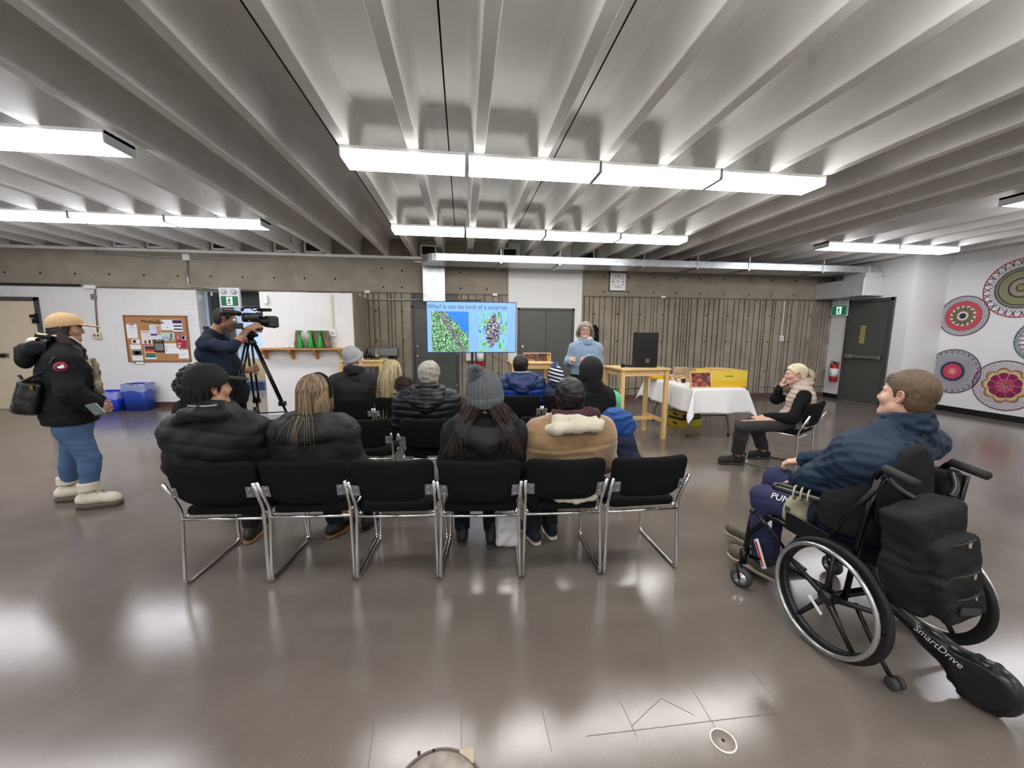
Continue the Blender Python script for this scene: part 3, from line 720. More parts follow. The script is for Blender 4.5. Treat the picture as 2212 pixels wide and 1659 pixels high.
# ================================================================== OVERHEAD DUCT
b = MB(); zl, zh = 2.79, 2.915; yf, yb2 = 7.33, 7.93
left = -.78; pts = [(8.74, yf), (8.74, yb2), (left + .0, yb2)]
pts = [(8.74, yf), (left + .32, yf)] + [(left + .32 - .32*math.sin(R(a)), yf + .6 - .6*math.cos(R(a))) for a in (15, 30, 45, 60, 75, 90)] + [(left, yb2 + .05), (8.74, yb2 + .05)]
b.prism(pts, 'z', zl, zh); t = thing('air_duct', 'long galvanised flat air duct hanging below the ribs at the back wall', 'duct', (4, yf, zl))
o = b.build('duct_body', M_galv, t, origin=None); o.location = (-4, -yf, -zl)
for x in [RX0 + RP*k_ for k_ in (2, 4, 7, 9, 11, 14, 16)]:
    m = MB(); m.b2((x - .012, yf - .012, zl - .012), (x + .012, yf - .002, zh + .01)); m.b2((x - .02, yf - .01, zl - .025), (x + .02, yb2 + .07, zl - .004)); m.b2((x - .01, yf - .012, zh), (x + .01, yf - .004, ZT))
    q = m.build('duct_strap', M_steel, t); q.location = (-4, -yf, -zl)
x0 = at(913, 600, 8.15)[0]; x1 = at(961, 600, 8.15)[0]
z0 = at(935, 651, 8.15)[2]
t = thing('vertical_duct', 'upright galvanised duct box above the left edge of the screen', 'duct', ((x0+x1)/2, 8.15, z0))
MB().b2((-(x1-x0)/2, 0, 0), ((x1-x0)/2, .19, 2.86 - z0)).build('duct_body', M_galv, t, bevel=.004)
MB().b2((-(x1-x0)/2 - .15, -.02, 2.88 - z0), ((x1-x0)/2 + .04, .0, 2.90 - z0)).build('flange', M_steel, t)
cw, cy_, _ = onx(1908, 633, XW); cyy = onx(1908, 633, XW)[1]
xa = at(1865, 620, cyy)[0]; zb1 = at(1865, 638, cyy)[2]; zt1 = zb1 + .36
t = thing('duct_box', 'light grey duct box high in the corner above the exit sign', 'duct', (xa, cyy, zb1))
MB().b2((0, 0, 0), (XW - xa - .004, YB - cyy - .004, zt1 - zb1)).build('duct_body', M_galvw, t, bevel=.004)
MB().b2((-.012, -.012, 0), (.01, .01, zt1 - zb1)).build('corner_strip', M_white, t)
MB().b2((.05, .03, zt1 - zb1), (XW - xa - .05, .5, zl - zb1 - .002)).build('riser', M_galvw, t)
# fire bell
x, _, z = at(1805, 619, YB); t = thing('fire_bell', 'small dark red fire bell on the concrete beam by the corner', 'bell', (x, YB - .001, z))
MB().lathe((0, 0, 0), [(.075, 0), (.075, -.02), (.06, -.05), (.02, -.06)], 18, axis='y').build('gong', mat('bell_red', '#4a1418', .4), t)

# ================================================================== VENTS ALONG THE TOP OF THE BACK WALL
for px, grille in ((279, 0), (362, 0), (500, 1), (583, 0), (707, 1), (917, 1), (1100, 1), (1283, 1), (1455, 1)):
    X = at(px, 545, YB)[0]; k = round((X - RX0 - RP/2) / RP); xc = RX0 + RP * (k + .5)
    t = thing('air_vent', 'white framed opening between ceiling ribs, %s' % {279: 'above the left outlet conduit', 362: 'left of the cork board corner', 500: 'above the cameraman', 583: 'above the left partition edge', 707: 'above the green gift bags', 917: 'above the upright duct box', 1100: 'above the white bulkhead left edge', 1283: 'left of the clock', 1455: 'right of the clock'}[px], 'vent', (xc, YB - .055, ZT + .01), 0, 'vents between the ribs')
    w2 = .13
    for a, c in (((-w2 - .03, -.03, 0), (w2 + .03, .05, .03)), ((-w2 - .03, -.03, .19), (w2 + .03, .05, .22)), ((-w2 - .03, -.03, .03), (-w2, .05, .19)), ((w2, -.03, .03), (w2 + .03, .05, .19))):
        MB().b2(a, c).build('frame_bar', M_ceil, t)
    MB().b2((-w2, .0, .03), (w2, .05, .19)).build('opening', mat('vent_dark', '#26211e', .8) if grille else mat('vent_mid', '#6d6862', .8), t)
    if grille:
        for i in range(4): MB().box((0, -.005, .055 + .036*i), (w2*2, .02, .006), rot=(R(30), 0, 0)).build('slat', M_dark, t)

# ================================================================== CONDUITS, OUTLETS, SIGNS ON THE WALLS
def conduit(name, label, pts, r=.011, m=M_steel, cat='conduit'):
    o = thing(name, label, cat, pts[0]); q = MB().tube(fillet(pts, .09, 5), r, 8).build('pipe', m, o, origin=None); q.location = [-c for c in pts[0]]; return o
Y = YB - .02
a = lambda px, py, y=Y: at(px, py, y)
conduit('conduit', 'long thin steel conduit looping along the top of the concrete beam at left', [a(200, 520), a(201, 548), a(405, 557), a(624, 562), a(631, 540), a(629, 512, 7.6)])
c_ = conduit('conduit', 'short upright conduit from the junction box to the opening', [a(404, 560), a(407, 618), a(520, 628)])
x, _, z = a(404, 556); MB().b2((x - .06, YB - .06, z - .06), (x + .06, YB - .001, z + .06)).build('junction_box', M_white, c_, bevel=.004).location = [-v for v in a(404, 560)]
c_ = conduit('conduit', 'steel conduit bending down beside the left partition edge', [a(1040, 648, YB - .05), a(757, 647, YB - .05), a(755, 770, YB - .05)])
M_pipebr = mat('pipe_brown', '#8a6557', .5)
c_ = conduit('outlet_conduit', 'brownish outlet pipe running down the white block wall', [a(205, 625), a(206, 655), a(211, 718)], .012, M_pipebr)
o0 = [-v for v in a(205, 625)]
for (px, py, w_, h_, nm, mm) in ((196, 620, .19, .07, 'cover_box', M_white), (203, 641, .07, .10, 'pull_box', M_bracket), (211, 725, .13, .12, 'outlet_plate', mat('outlet_beige', '#cfc3a6', .5))):
    x, _, z = a(px, py); MB().b2((x - w_/2, YB - .05, z - h_/2), (x + w_/2, YB - .001, z + h_/2)).build(nm, mm, c_, bevel=.005).location = o0
x, _, z = a(211, 725)
for s in (-1, 1): MB().lathe((x + s*.03, YB - .05, z), [(.017, 0), (.017, -.004)], 12, axis='y').build('socket', M_black, c_).location = o0
def wall_strip(label, x, z0, z1, yy, m):
    t = thing('switch_conduit', label, 'conduit', (x, yy, z0), 0, 'cream surface conduits with switch boxes')
    MB().b2((-.018, -.02, .1), (.018, 0, z1 - z0)).build('raceway', m, t)
    MB().b2((-.045, -.04, 0), (.045, 0, .13)).build('switch_box', M_white, t, bevel=.005)
    MB().b2((-.012, -.046, .045), (.012, -.038, .085)).build('switch', M_bracket, t)
M_crm = mat('raceway_cream', '#cfcaa8', .5)
x, _, z = at(1686, 737, YB); wall_strip('cream strip with white switch box on the fluted concrete wall', x, z, 2.27, YB - .001, M_crm)
x, _, z = at(721, 727, 7.4); wall_strip('cream strip with switch box on the white partition above the shelf', x, z, 2.15, 7.399, M_crm)
for px, py, w3 in ((794, 631, 'left of the upright duct'), (1069, 637, 'left of the white bulkhead'), (1432, 642, 'right of the clock')):
    x, _, z = at(px, py, YB - .04); tag(MB().b2((x - .05, YB - .07, z - .02), (x + .05, YB - .03, z + .03)).build('junction_box', M_white, bevel=.004), 'small white box on the beam underside, ' + w3, 'box')
conduit('wall_rail', 'thin steel rail low along the fluted wall behind the cloth table', [at(1640, 834, YB - .02), at(1795, 834, YB - .02)], .008)
conduit('wall_rail', 'thin steel rail low along the wall behind the tall pine table', [at(1310, 837, YB - .02), at(1390, 838, YB - .02)], .008)
def exit_sign(label, loc, rz, w, h, lights=True, s=1.):
    t = thing('exit_sign', label, 'exit sign', loc, rz, 'green exit signs')
    MB().b2((-w/2 - .03, -.06, -.03), (w/2 + .03, 0, h + (.16 if lights else .03))).build('housing', mat('sign_white', '#dfe2e4', .4), t, bevel=.006)
    MB().b2((-w/2, -.064, 0), (w/2, -.061, h)).build('green_panel', emis('exit_green', '#0d6b46', .55), t)
    MB().b2((-w*.17, -.068, h*.08), (w*.17, -.0645, h*.92)).build('door_symbol', emis('exit_white', '#e9fff4', .9), t)
    g = emis('exit_figure', '#0d6b46', .5); b = MB()
    b.lathe((.0, -.069, h*.80), [(h*.075, 0), (h*.075, -.002)], 10, axis='y')
    u = h
    for p in ([(0, .7), (-.03, .45)], [(-.03, .45), (.1, .30), (.07, .12)], [(-.03, .45), (-.09, .28), (-.22, .22)], [(0, .68), (.11, .55), (.2, .6)], [(0, .68), (-.12, .62), (-.17, .48)]):
        b.tube([(x*u, -.070, z*u) for x, z in p], .05*u, 6)
    b.build('running_figure', g, t)
    if lights:
        for sx in (-1, 1):
            MB().lathe((sx*w*.3, -.06, h + .085), [(.045, 0), (.05, -.03), (.035, -.05)], 14, axis='y').build('emergency_lamp', mat('lamp_clear', '#c9ccd0', .15), t)
    return t
x, _, z = at(501, 661, YB - .12)
exit_sign('green exit sign with two emergency lamps above the opening behind the cameraman', (x, YB - .12, z), 0, .30, .18)
q0 = onx(1821, 682, XW)
exit_sign('green running-figure exit sign beside the right exit door', (XW - .003, q0[1] + .05, q0[2] + .02), R(-90), .34, .2)
# items in the corridor
x0 = at(433, 700, YB + .25)[0]
t = thing('glass_door', 'grey framed glass door at the left of the corridor opening', 'door', (XO0 + .02, YB + .3, 0))
W_ = .46
for a_, c2 in (((0, 0, 0), (.06, .05, 2.28)), ((W_ - .1, 0, 0), (W_, .05, 2.28)), ((.1, 0, 2.2), (W_ - .1, .05, 2.28)), ((.1, 0, 0), (W_ - .1, .05, .25))):
    MB().b2(a_, c2).build('frame_member', M_greydk, t, bevel=.003)
MB().b2((.06, .02, .25), (W_ - .1, .03, 2.2)).build('glass_pane', mat('dark_glass', '#2a3035', .05, spec=.6), t)
x0 = at(520, 660, YB + .5)[0]; 
t = thing('bulkhead_panel', 'dark grey panel above the corridor opening', 'panel', (at(543, 660, YB+.3)[0], YB + .32, 1.98))
MB().b2((-.28, 0, 0), (.4, .06, .32)).build('panel', M_greydk, t)
t = thing('tan_board', 'tan board leaning at the corridor back wall behind the tripod', 'board', (at(558, 800, YB+2.6)[0], YB + 2.7, 0))
MB().box((0, 0, .41), (.9, .03, .74)).build('sheet', mat('tan_board', '#b79f7c', .7), t)
MB().box((-.1, -.35, .11), (.8, .3, .20)).build('blue_crate', mat('blue_crate', '#2e4560', .6), t)
tag(MB().b2((at(518, 750, YB+3.3)[0], YB + 3.3, 1.15), (at(531, 750, YB+3.3)[0], YB + 3.38, 1.32)).build('alarm_pull', mat('alarm_red', '#a01c2c', .5)), 'small red alarm box on the pale blue corridor wall', 'alarm')
tag(MB().b2((at(571, 650, 7.36)[0], 7.34, 1.98), (at(578, 650, 7.36)[0], 7.398, 2.12)).build('wall_box', M_white), 'small white box at the top left of the partition', 'box')

# ================================================================== CORK BOARD
bx0, _, bz1 = at(269, 682, YB); bx1, _, bz0 = at(413, 780, YB)
t = thing('cork_board', 'cork notice board on the white block wall covered with papers', 'notice board', ((bx0+bx1)/2, YB - .001, bz0))
bw = bx1 - bx0; bh = bz1 - bz0
MB().b2((-bw/2, -.02, 0), (bw/2, 0, bh)).build('cork_sheet', mat('cork', '#b5875a', .85, col2='#a1744a', vscale=60), t)
for a_, c2 in (((-bw/2 - .01, -.03, -.01), (bw/2 + .01, 0, .012)), ((-bw/2 - .01, -.03, bh - .012), (bw/2 + .01, 0, bh + .01)), ((-bw/2 - .01, -.03, 0), (-bw/2 + .012, 0, bh)), ((bw/2 - .012, -.03, 0), (bw/2 + .01, 0, bh))):
    MB().b2(a_, c2).build('frame_rail', mat('board_frame', '#8a5a38', .5), t)
# papers: box in the close-up (u right, v down in 0..1), colour bands
def P_(c): return mat('print_' + c.strip('#'), c, .75)
papers = [('white event sheet at the top left', .02, .18, .19, .49, '#e6e6ea', [(.3, .02, .75, .08, '#5a2a3a'), (.3, .22, .8, .25, '#9a8a90'), (.35, .4, .75, .42, '#aaaab0'), (.4, .55, .7, .57, '#aaaab0')]),
 ('small white card with round emblem', .08, .51, .21, .61, '#ececee', [(.15, .15, .55, .85, '#6b5f57'), (.25, .3, .45, .7, '#2c2420')]),
 ('narrow white slip', .05, .63, .22, .73, '#efeff0', [(.1, .4, .9, .45, '#c9c9cc')]),
 ('leaflet with photo hanging over the lower left edge', .06, .75, .23, 1.06, '#e7eae6', [(.05, .02, .98, .38, '#4a463c'), (.3, .1, .75, .3, '#d8dadc'), (.05, .85, .3, .95, '#5a7a4a'), (.4, .5, .9, .52, '#999')]),
 ('pink poster with two faces', .24, .32, .41, .63, '#e2d8d6', [(.05, .08, .8, .14, '#a5868a'), (.25, .7, .45, .92, '#6b4a40'), (.65, .66, .85, .92, '#4a2e2a'), (.05, .95, .95, 1., '#b5382c')]),
 ('pale blue health poster with face', .39, .19, .57, .51, '#d3dce4', [(.6, .05, .98, .7, '#c09a88'), (.05, .62, .62, .75, '#3a3f7a'), (.1, .12, .5, .14, '#7c97ad'), (.1, .2, .5, .22, '#7c97ad'), (.1, .3, .5, .32, '#7c97ad')]),
 ('plain white notice at the top', .58, .08, .77, .31, '#e9ecf0', [(.1, .3, .9, .32, '#a9adb5'), (.5, .7, .58, .78, '#333')]),
 ('white sheet with dark purple header', .77, .08, .93, .36, '#eef0f4', [(.02, .02, .98, .28, '#43234a'), (.1, .42, .95, .54, '#26304a'), (.1, .68, .95, .80, '#2b3f55'), (.02, .93, .98, 1., '#4a2c4a')]),
 ('green landscape flyer', .56, .36, .78, .54, '#c3d0c4', [(.05, .5, .7, .9, '#9fb4c9'), (.7, .1, .85, .7, '#3d6b66'), (.6, .75, .97, .97, '#8fb04a')]),
 ('crimson poster with figure', .80, .41, .97, .70, '#9c2746', [(.55, .05, .97, .4, '#cfc4c4'), (.62, .1, .85, .34, '#4b3030'), (.08, .08, .4, .12, '#e6d0d5'), (.08, .2, .4, .24, '#e6d0d5'), (.08, .3, .4, .33, '#e6d0d5'), (.1, .62, .5, .74, '#e09a30'), (.12, .82, .38, .95, '#e9d8d8')]),
 ('orange and teal banded poster', .27, .65, .45, .95, '#e9e9ea', [(.04, .03, .97, .3, '#4a2f35'), (.04, .3, .97, .45, '#d04a3a'), (.04, .45, .97, .56, '#e8985a'), (.04, .56, .97, .72, '#3c7a45'), (.04, .72, .97, .88, '#2c5f7c')]),
 ('black and grey emblem poster', .43, .52, .60, .80, '#26221f', [(.1, .3, .9, .85, '#7d7a75'), (.25, .02, .75, .1, '#8b8a62'), (.1, .14, .8, .18, '#77756c')]),
 ('large white meeting notice', .60, .60, .83, .83, '#e9e9ec', [(.05, .25, .18, .3, '#70405a'), (.05, .45, .18, .5, '#70405a'), (.05, .68, .18, .74, '#50303a'), (.25, .2, .85, .22, '#aaa'), (.25, .4, .85, .42, '#aaa')]),
 ('white note at the lower right corner', .82, .74, .99, .94, '#eceef0', [(.2, .15, .5, .17, '#999'), (.1, .45, .7, .48, '#8f959c'), (.1, .7, .6, .73, '#8f959c')]),
 ('tiny card with dark hat picture', .43, .515, .505, .58, '#e9e6e0', [(.2, .3, .8, .8, '#3a3028')])]
for i, (lab, u0, v0, u1, v1, c, bands) in enumerate(papers):
    y = -.0215 - .0012 * (i % 4); X0 = -bw/2 + bw*u0; X1 = -bw/2 + bw*u1; Z1 = bh*(1-v0); Z0 = bh*(1-v1)
    p = thing('pinned_paper', lab + ' of the cork board' if 'corner' not in lab else lab, 'paper', (t.location.x + X0, t.location.y + y, t.location.z + Z0), 0, 'papers on the cork board')
    w_, h_ = X1 - X0, Z1 - Z0
    MB().b2((0, -.0008, 0), (w_, 0, h_)).build('sheet', P_(c), p)
    for (a0, b0, a1, b1, cc) in bands:
        MB().b2((w_*a0, -.0013, h_*(1-b1)), (w_*a1, -.0008, h_*(1-b0))).build('printed_block', P_(cc if len(cc) == 7 else '#%s' % (cc[1:]*2 if len(cc) == 4 else cc[1:])), p)
p = thing('pushpin_stick', 'wooden stick with cream pins near the top of the cork board', 'stick', (t.location.x - bw*.02, t.location.y - .03, t.location.z + bh*.87))
MB().cyl((-.22, 0, .02), (.16, 0, -.02), .012, n=8).build('stick', mat('stick_brown', '#7a4a28', .6), p)
for i in range(7): MB().lathe((-.1 + .04*i, -.012, .02 + .02*(i % 3)), [(.008, 0), (.008, -.01), (.014, -.016)], 8, axis='y').build('pin', mat('pin_cream', '#d8cfae', .5), p)

# ================================================================== BLUE BINS
M_blue = mat('bin_blue', '#23429c', .35); M_blue2 = mat('bin_blue_bright', '#1f3fc4', .35)
M_bag = mat('clear_liner', '#eef3ff', .12, bump=.6, bscale=25); M_bag.node_tree.nodes['Principled BSDF'].inputs['Alpha'].default_value = .28
def bin_(label, loc, w, d, h, taper, m, rz, liner):
    t = thing('recycling_bin', label, 'bin', loc, rz, 'blue recycling bins')
    def shell(w, d, z0, z1, tp, th):
        b = MB(); n = 5; lv = []
        for z, s, inn in ((z0, 1 - tp, 0), (z1, 1, 0), (z1, 1, th), (z0 + .01, 1 - tp, th)):
            q = rounded([(-w/2*s + inn, -d/2*s + inn), (w/2*s - inn, -d/2*s + inn), (w/2*s - inn, d/2*s - inn), (-w/2*s + inn, d/2*s - inn)], .04, 3)
            lv.append([(x, y, z) for x, y in q])
        k = min(len(l) for l in lv); vs = [p for l in lv for p in l[:k]]; fs = [tuple(reversed(range(k)))]
        for l in range(3):
            for i in range(k): fs.append((l*k+i, l*k+(i+1)%k, (l+1)*k+(i+1)%k, (l+1)*k+i))
        fs.append(tuple(range(3*k, 4*k))); b.add(vs, fs, 0, True); return b
    shell(w, d, 0, h, taper, .006).build('tub', m, t)
    MB().rbox((0, 0, h - .008), (w + .03, d + .03, .02), .045).build('rim', m, t) if False else None
    MB().tube([(x*1.0, y*1.0, h) for x, y in rounded([(-w/2, -d/2), (w/2, -d/2), (w/2, d/2), (-w/2, d/2)], .04, 3)], .009, 6, closed=True).build('rim', m, t)
    if liner:
        vs = []; fs = []; ol = rounded([(-w/2, -d/2), (w/2, -d/2), (w/2, d/2), (-w/2, d/2)], .04, 3); k = len(ol)
        for j, (z, s) in enumerate(((h - .12, 1.045), (h - .05, 1.06), (h + .012, 1.05), (h + .012, .98), (h - .1, .93))):
            for i, (x, y) in enumerate(ol): vs.append((x*s + rng.normal()*.004, y*s + rng.normal()*.004, z + (rng.normal()*.02 if j in (0,) else rng.normal()*.004)))
        for l in range(4):
            for i in range(k): fs.append((l*k+i, l*k+(i+1)%k, (l+1)*k+(i+1)%k, (l+1)*k+i))
        b = MB(); b.add(vs, fs, 0, True); b.build('liner', M_bag, t)
    return t
def flo(px, y=8.1): return at(px, 870, y)[0]
bin_('low bright blue recycling bin with clear liner behind the woman in the cap', (flo(243, 8.08), 8.08, 0), .48, .36, .36, .08, M_blue2, R(-4), True)
bin_('taller blue recycling bin with clear liner beside the low one', (flo(303, 8.07), 8.07, 0), .40, .30, .50, .14, M_blue, R(3), True)

# ================================================================== SHELF WITH GIFT BAGS
sx0, _, sz = at(566, 752, 7.25); sx1 = at(750, 752, 7.25)[0]
t = thing('wall_shelf', 'wooden wall shelf on four curved brackets on the white partition', 'shelf', ((sx0+sx1)/2, 7.399, sz))
hw = (sx1 - sx0)/2
MB().b2((-hw, -.22, -.03), (hw, 0, 0)).build('board', M_wood, t, bevel=.003)
for px in (571, 629, 682, 736):
    x = at(px, 765, 7.3)[0] - (sx0+sx1)/2
    pr = [(0, -.03), (-.19, -.03), (-.19, -.06), (-.15, -.10), (-.09, -.13), (-.055, -.18), (-.045, -.2), (0, -.2)]
    MB().prism(pr, 'x', x - .022, x + .022).build('bracket', M_wood, t, bevel=.003)
M_green = mat('green_foil', '#1f8a2c', .25, metal=.2, bump=.4, bscale=30); M_bagbr = mat('brown_bag', '#4a2f22', .35, col2='#77583a', vscale=14)
for i, (px, lab, flip) in enumerate(((651, 'green ribboned gift cone with brown bag behind, leftmost on the shelf', -1), (674, 'green gift cone with dark bag at its right, middle of the shelf', 1), (694, 'green gift cone with large brown pouch, rightmost on the shelf', 1))):
    x = at(px, 750, 7.28)[0]
    t = thing('gift_bag', lab, 'gift bag', (x, 7.29, sz), 0, 'green gift bags on the shelf')
    MB().tube([(0, -.05, 0), (0, -.05, .01), (.0, -.045, .22), (0, -.045, .27), (.0, -.045, .31)], [.068, .07, .022, .012, .03], 9).build('green_cone', M_green, t)
    b = MB(); w_ = .075 if i else .05
    b.add([(flip*.01, -.03, 0), (flip*(.02 + 2*w_), -.03, 0), (flip*(.02 + 2*w_), .05, 0), (flip*.01, .05, 0), (flip*.0, .0, .31), (flip*(.0 + 1.8*w_), .0, .31), (flip*(.0 + 1.8*w_), .02, .31), (flip*.0, .02, .31)], [(0,3,2,1),(4,5,6,7),(0,1,5,4),(1,2,6,5),(2,3,7,6),(3,0,4,7)])
    b.build('pouch', M_bagbr, t, bevel=.01)
    for j in range(9):
        a_ = rng.uniform(0, 2*PI); r_ = rng.uniform(.03, .07)
        MB().tube(bez([(0, -.045, .27), (math.cos(a_)*r_*.7, -.045 + math.sin(a_)*r_*.5, .31), (math.cos(a_)*r_, -.05 + math.sin(a_)*r_, .25 + rng.uniform(-.03, .03))], 4), .004, 5).build('ribbon_curl', M_green, t)
t = thing('cup_pack', 'pack of small clear and white cups at the left of the shelf', 'cups', (at(633, 750, 7.3)[0], 7.3, sz))
for i in range(6): MB().lathe((-.13 + .05*i, -.03*(i % 2), 0), [(.02, 0), (.024, .045), (.021, .045), (.018, .004)], 12).build('cup', mat('cup_white2', '#e8e4e2', .3), t)
MB().b2((-.0, .02, .0), (.14, .08, .11)).build('clear_box', M_bag, t)

# ================================================================== FOLDING TABLE
ta, tb_ = (3.22, 4.98), (3.96, 6.42)
cx_, cy2 = (ta[0]+tb_[0])/2, (ta[1]+tb_[1])/2; fw, fd = tb_[0]-ta[0], tb_[1]-ta[1]; FZ = .74
t = thing('folding_table', 'folding table with grey bent metal legs under the white cloth', 'table', (cx_, cy2, 0), R(-1))
MB().b2((-fw/2, -fd/2, FZ - .04), (fw/2, fd/2, FZ - .006)).build('tabletop', mat('table_grey', '#c9c9c6', .5), t, bevel=.01)
M_legm = mat('grey_leg', '#6f7376', .4, metal=.5)
for sy in (-1, 1):
    y0 = sy*(fd/2 - .18)
    for sx in (-1, 1):
        MB().tube(bez([(sx*.14, y0, FZ - .04), (sx*.17, y0, .5), (sx*.27, y0, .28), (sx*.31, y0, .16), (sx*.32, y0, .03)]), .0145, 10).build('leg', M_legm, t)
        MB().cyl((sx*.32, y0, 0), (sx*.32, y0, .04), .019, n=12).build('leg_foot', M_black, t)
    MB().cyl((-.25, y0, .31), (.25, y0, .31), .011, n=8).build('leg_brace', M_legm, t)
# cloth
def cloth(w, d, z, ov, nu=40, nv=56):
    us = np.concatenate([np.linspace(-w/2-ov, -w/2, 14, endpoint=False), np.linspace(-w/2, w/2, 24, endpoint=False), np.linspace(w/2, w/2+ov, 14)])
    vs_ = np.concatenate([np.linspace(-d/2-ov, -d/2, 14, endpoint=False), np.linspace(-d/2, d/2, 36, endpoint=False), np.linspace(d/2, d/2+ov, 14)])
    V = []
    for v in vs_:
        for u in us:
            a_ = max(0, abs(u) - w/2); b_ = max(0, abs(v) - d/2); su = 1 if u > 0 else -1; sv = 1 if v > 0 else -1
            x = max(-w/2, min(w/2, u)); y = max(-d/2, min(d/2, v))
            if a_ > 0 and b_ > 0:
                r = math.hypot(a_, b_); th = math.atan2(b_, a_) # 0 along x skirt, 90 along y skirt
                fold = math.sin(2*th); drop = r * (1 - .04*fold); out = fold**1.0 * .30 * r
                wv = math.sin(4*th) * .12 * r
                dx, dy = math.cos(PI/4), math.sin(PI/4)
                x += su*(dx*out + dx*wv + .02 + .05*r); y += sv*(dy*out - dy*wv + .02 + .05*r); zz = z - drop
            elif a_ > 0:
                q = a_/ov; x += su*(.012 + .05*q + .022*q*math.sin(v*9 + su) + .012*q*math.sin(v*21)); zz = z - a_ + .006*math.sin(v*9)
                zz = z - a_
            elif b_ > 0:
                q = b_/ov; y += sv*(.012 + .05*q + .022*q*math.sin(u*11 + 1) + .01*q*math.sin(u*23)); zz = z - b_
            else: zz = z
            V.append((x, y, zz + .0))
    nu_ = len(us); F = []
    for j in range(len(vs_) - 1):
        for i in range(nu_ - 1): F.append((j*nu_+i, j*nu_+i+1, (j+1)*nu_+i+1, (j+1)*nu_+i))
    return V, F
V, F = cloth(fw + .02, fd + .02, FZ, .345)
b = MB(); b.add(V, F, 0, True); o = b.build('tablecloth', M_clothw); o.location = (cx_, cy2, 0); o.rotation_euler = (0, 0, R(-1))
md = o.modifiers.new('s', 'SOLIDIFY'); md.thickness = .002; md.offset = 1
tag(o, 'white cloth draped over the folding table with long hanging corners', 'tablecloth')
TZ = FZ + .003
# yellow hive box
M_yel = mat('hive_yellow', '#e3c848', .5, var=.04, vscale=6, bump=.1, bscale=30); M_yel2 = mat('hive_yellow_deep', '#e0b21e', .5)
hx0, _, _ = at(1535, 836, 5.08); hx1, _, _ = at(1611, 836, 5.08)
t = thing('hive_box', 'yellow painted wooden beehive box with wooden frames across its open top', 'hive box', ((hx0+hx1)/2, 5.08, TZ), R(-3))
hw = (hx1-hx0)/2; HH = .235; hd = .40
for a_, c2 in (((-hw, 0, 0), (hw, .02, HH)), ((-hw, hd - .02, 0), (hw, hd, HH)), ((-hw, .02, 0), (-hw + .02, hd - .02, HH)), ((hw - .02, .02, 0), (hw, hd - .02, HH))):
    MB().b2(a_, c2).build('side_board', M_yel, t, bevel=.002)
MB().b2((-hw - .001, -.003, .0), (hw + .001, .0, .09)).build('lower_band', M_yel2, t)
MB().b2((-.06, -.004, .148), (.06, -.0005, .163)).build('hand_slot', mat('slot_dark', '#8a7420', .6), t, bevel=.004)
for i in range(7): MB().b2((-hw + .03 + .055*i, .03, HH - .03), (-hw + .055 + .055*i, hd - .03, HH - .005)).build('hanging_frame', M_combwood, t)
tag(MB().box((.0, 0, 0), (.30, .035, .022), rot=(0, 0, R(-3))).build('wooden_frame_bar', M_combwood, bevel=.002), 'wooden frame bar lying on top of the hive box at the back', 'frame bar').location = (at(1540, 800, 5.3)[0], 5.28, TZ + HH + .018)
tag(MB().box((.0, 0, 0), (.22, .05, .03), rot=(0, 0, R(2))).build('wooden_frame_bar', M_combwood, bevel=.002), 'shorter wooden bar lying on the front top edge of the hive box', 'frame bar').location = (at(1562, 801, 5.12)[0], 5.125, TZ + HH + .016)
fx0 = at(1492, 836, 5.03)[0]; fx1 = at(1535, 836, 5.03)[0]
frame_pic('bee_frame', 'dark red and brown bee frame leaning against the yellow hive box', 'frame', ((fx0+fx1)/2 + .01, 4.99 + .03, TZ), R(-6), (fx1-fx0)*1.02, .235, .018, -16, M_comb2, M_combwood)
# jars
M_hon = mat('honey', '#b9772a', .12); M_hon2 = mat('dark_honey', '#4a1c12', .1)
jars = [(1450, 821, .085, M_hon, 'leftmost'), (1457, 819, .085, M_hon, 'second from left, behind'), (1463, 824, .085, M_hon, 'third, in front'), (1470, 822, .085, M_hon, 'fourth'), (1476, 827, .085, M_hon2, 'dark red, nearest')]
for i, (px, py, h_, m, w3) in enumerate(jars):
    x, y, _ = on(px, py, TZ); t = thing('honey_jar', 'small honey jar with pale label on the cloth table, ' + w3, 'jar', (x, y, TZ), 0, 'honey jars on the cloth table')
    MB().lathe((0, 0, 0), [(.028, 0), (.032, .006), (.032, .06), (.026, .07)], 16).build('jar_body', m, t)
    MB().lathe((0, 0, .07), [(.028, 0), (.028, .016), (.025, .018)], 16).build('lid', mat('lid_cream', '#d9cdb2', .4), t)
    if m is M_hon: MB().b2((-.018, -.0335, .012), (.018, -.031, .055)).build('label', M_paper, t)
x, y, _ = on(1486, 823, TZ)
tag(MB().lathe((x, y, TZ), [(.05, 0), (.115, .02), (.125, .035), (.118, .035), (.05, .008)], 24).build('paper_plate', mat('plate_white', '#e2ddd0', .6)), 'white bowl beside the honey jars, left of the bee frame', 'bowl')
def openbox(label, loc, rz, w, d, h, m, flap=None):
    t = thing('cardboard_box', label, 'box', loc, rz, 'cardboard boxes on the cloth table')
    for a_, c2 in (((-w/2, -d/2, 0), (w/2, -d/2 + .005, h)), ((-w/2, d/2 - .005, 0), (w/2, d/2, h)), ((-w/2, -d/2, 0), (-w/2 + .005, d/2, h)), ((w/2 - .005, -d/2, 0), (w/2, d/2, h)), ((-w/2, -d/2, 0), (w/2, d/2, .005))):
        MB().b2(a_, c2).build('panel', m, t)
    if flap: MB().box(*flap[:2], rot=flap[2]).build('flap', m, t)
    return t
M_card = mat('cardboard', '#b59a7c', .8, var=.05)
x, y, _ = on(1455, 812, TZ); openbox('upright cardboard box behind the jars', (x, 6.0, TZ), R(5), .20, .18, .19, M_card)
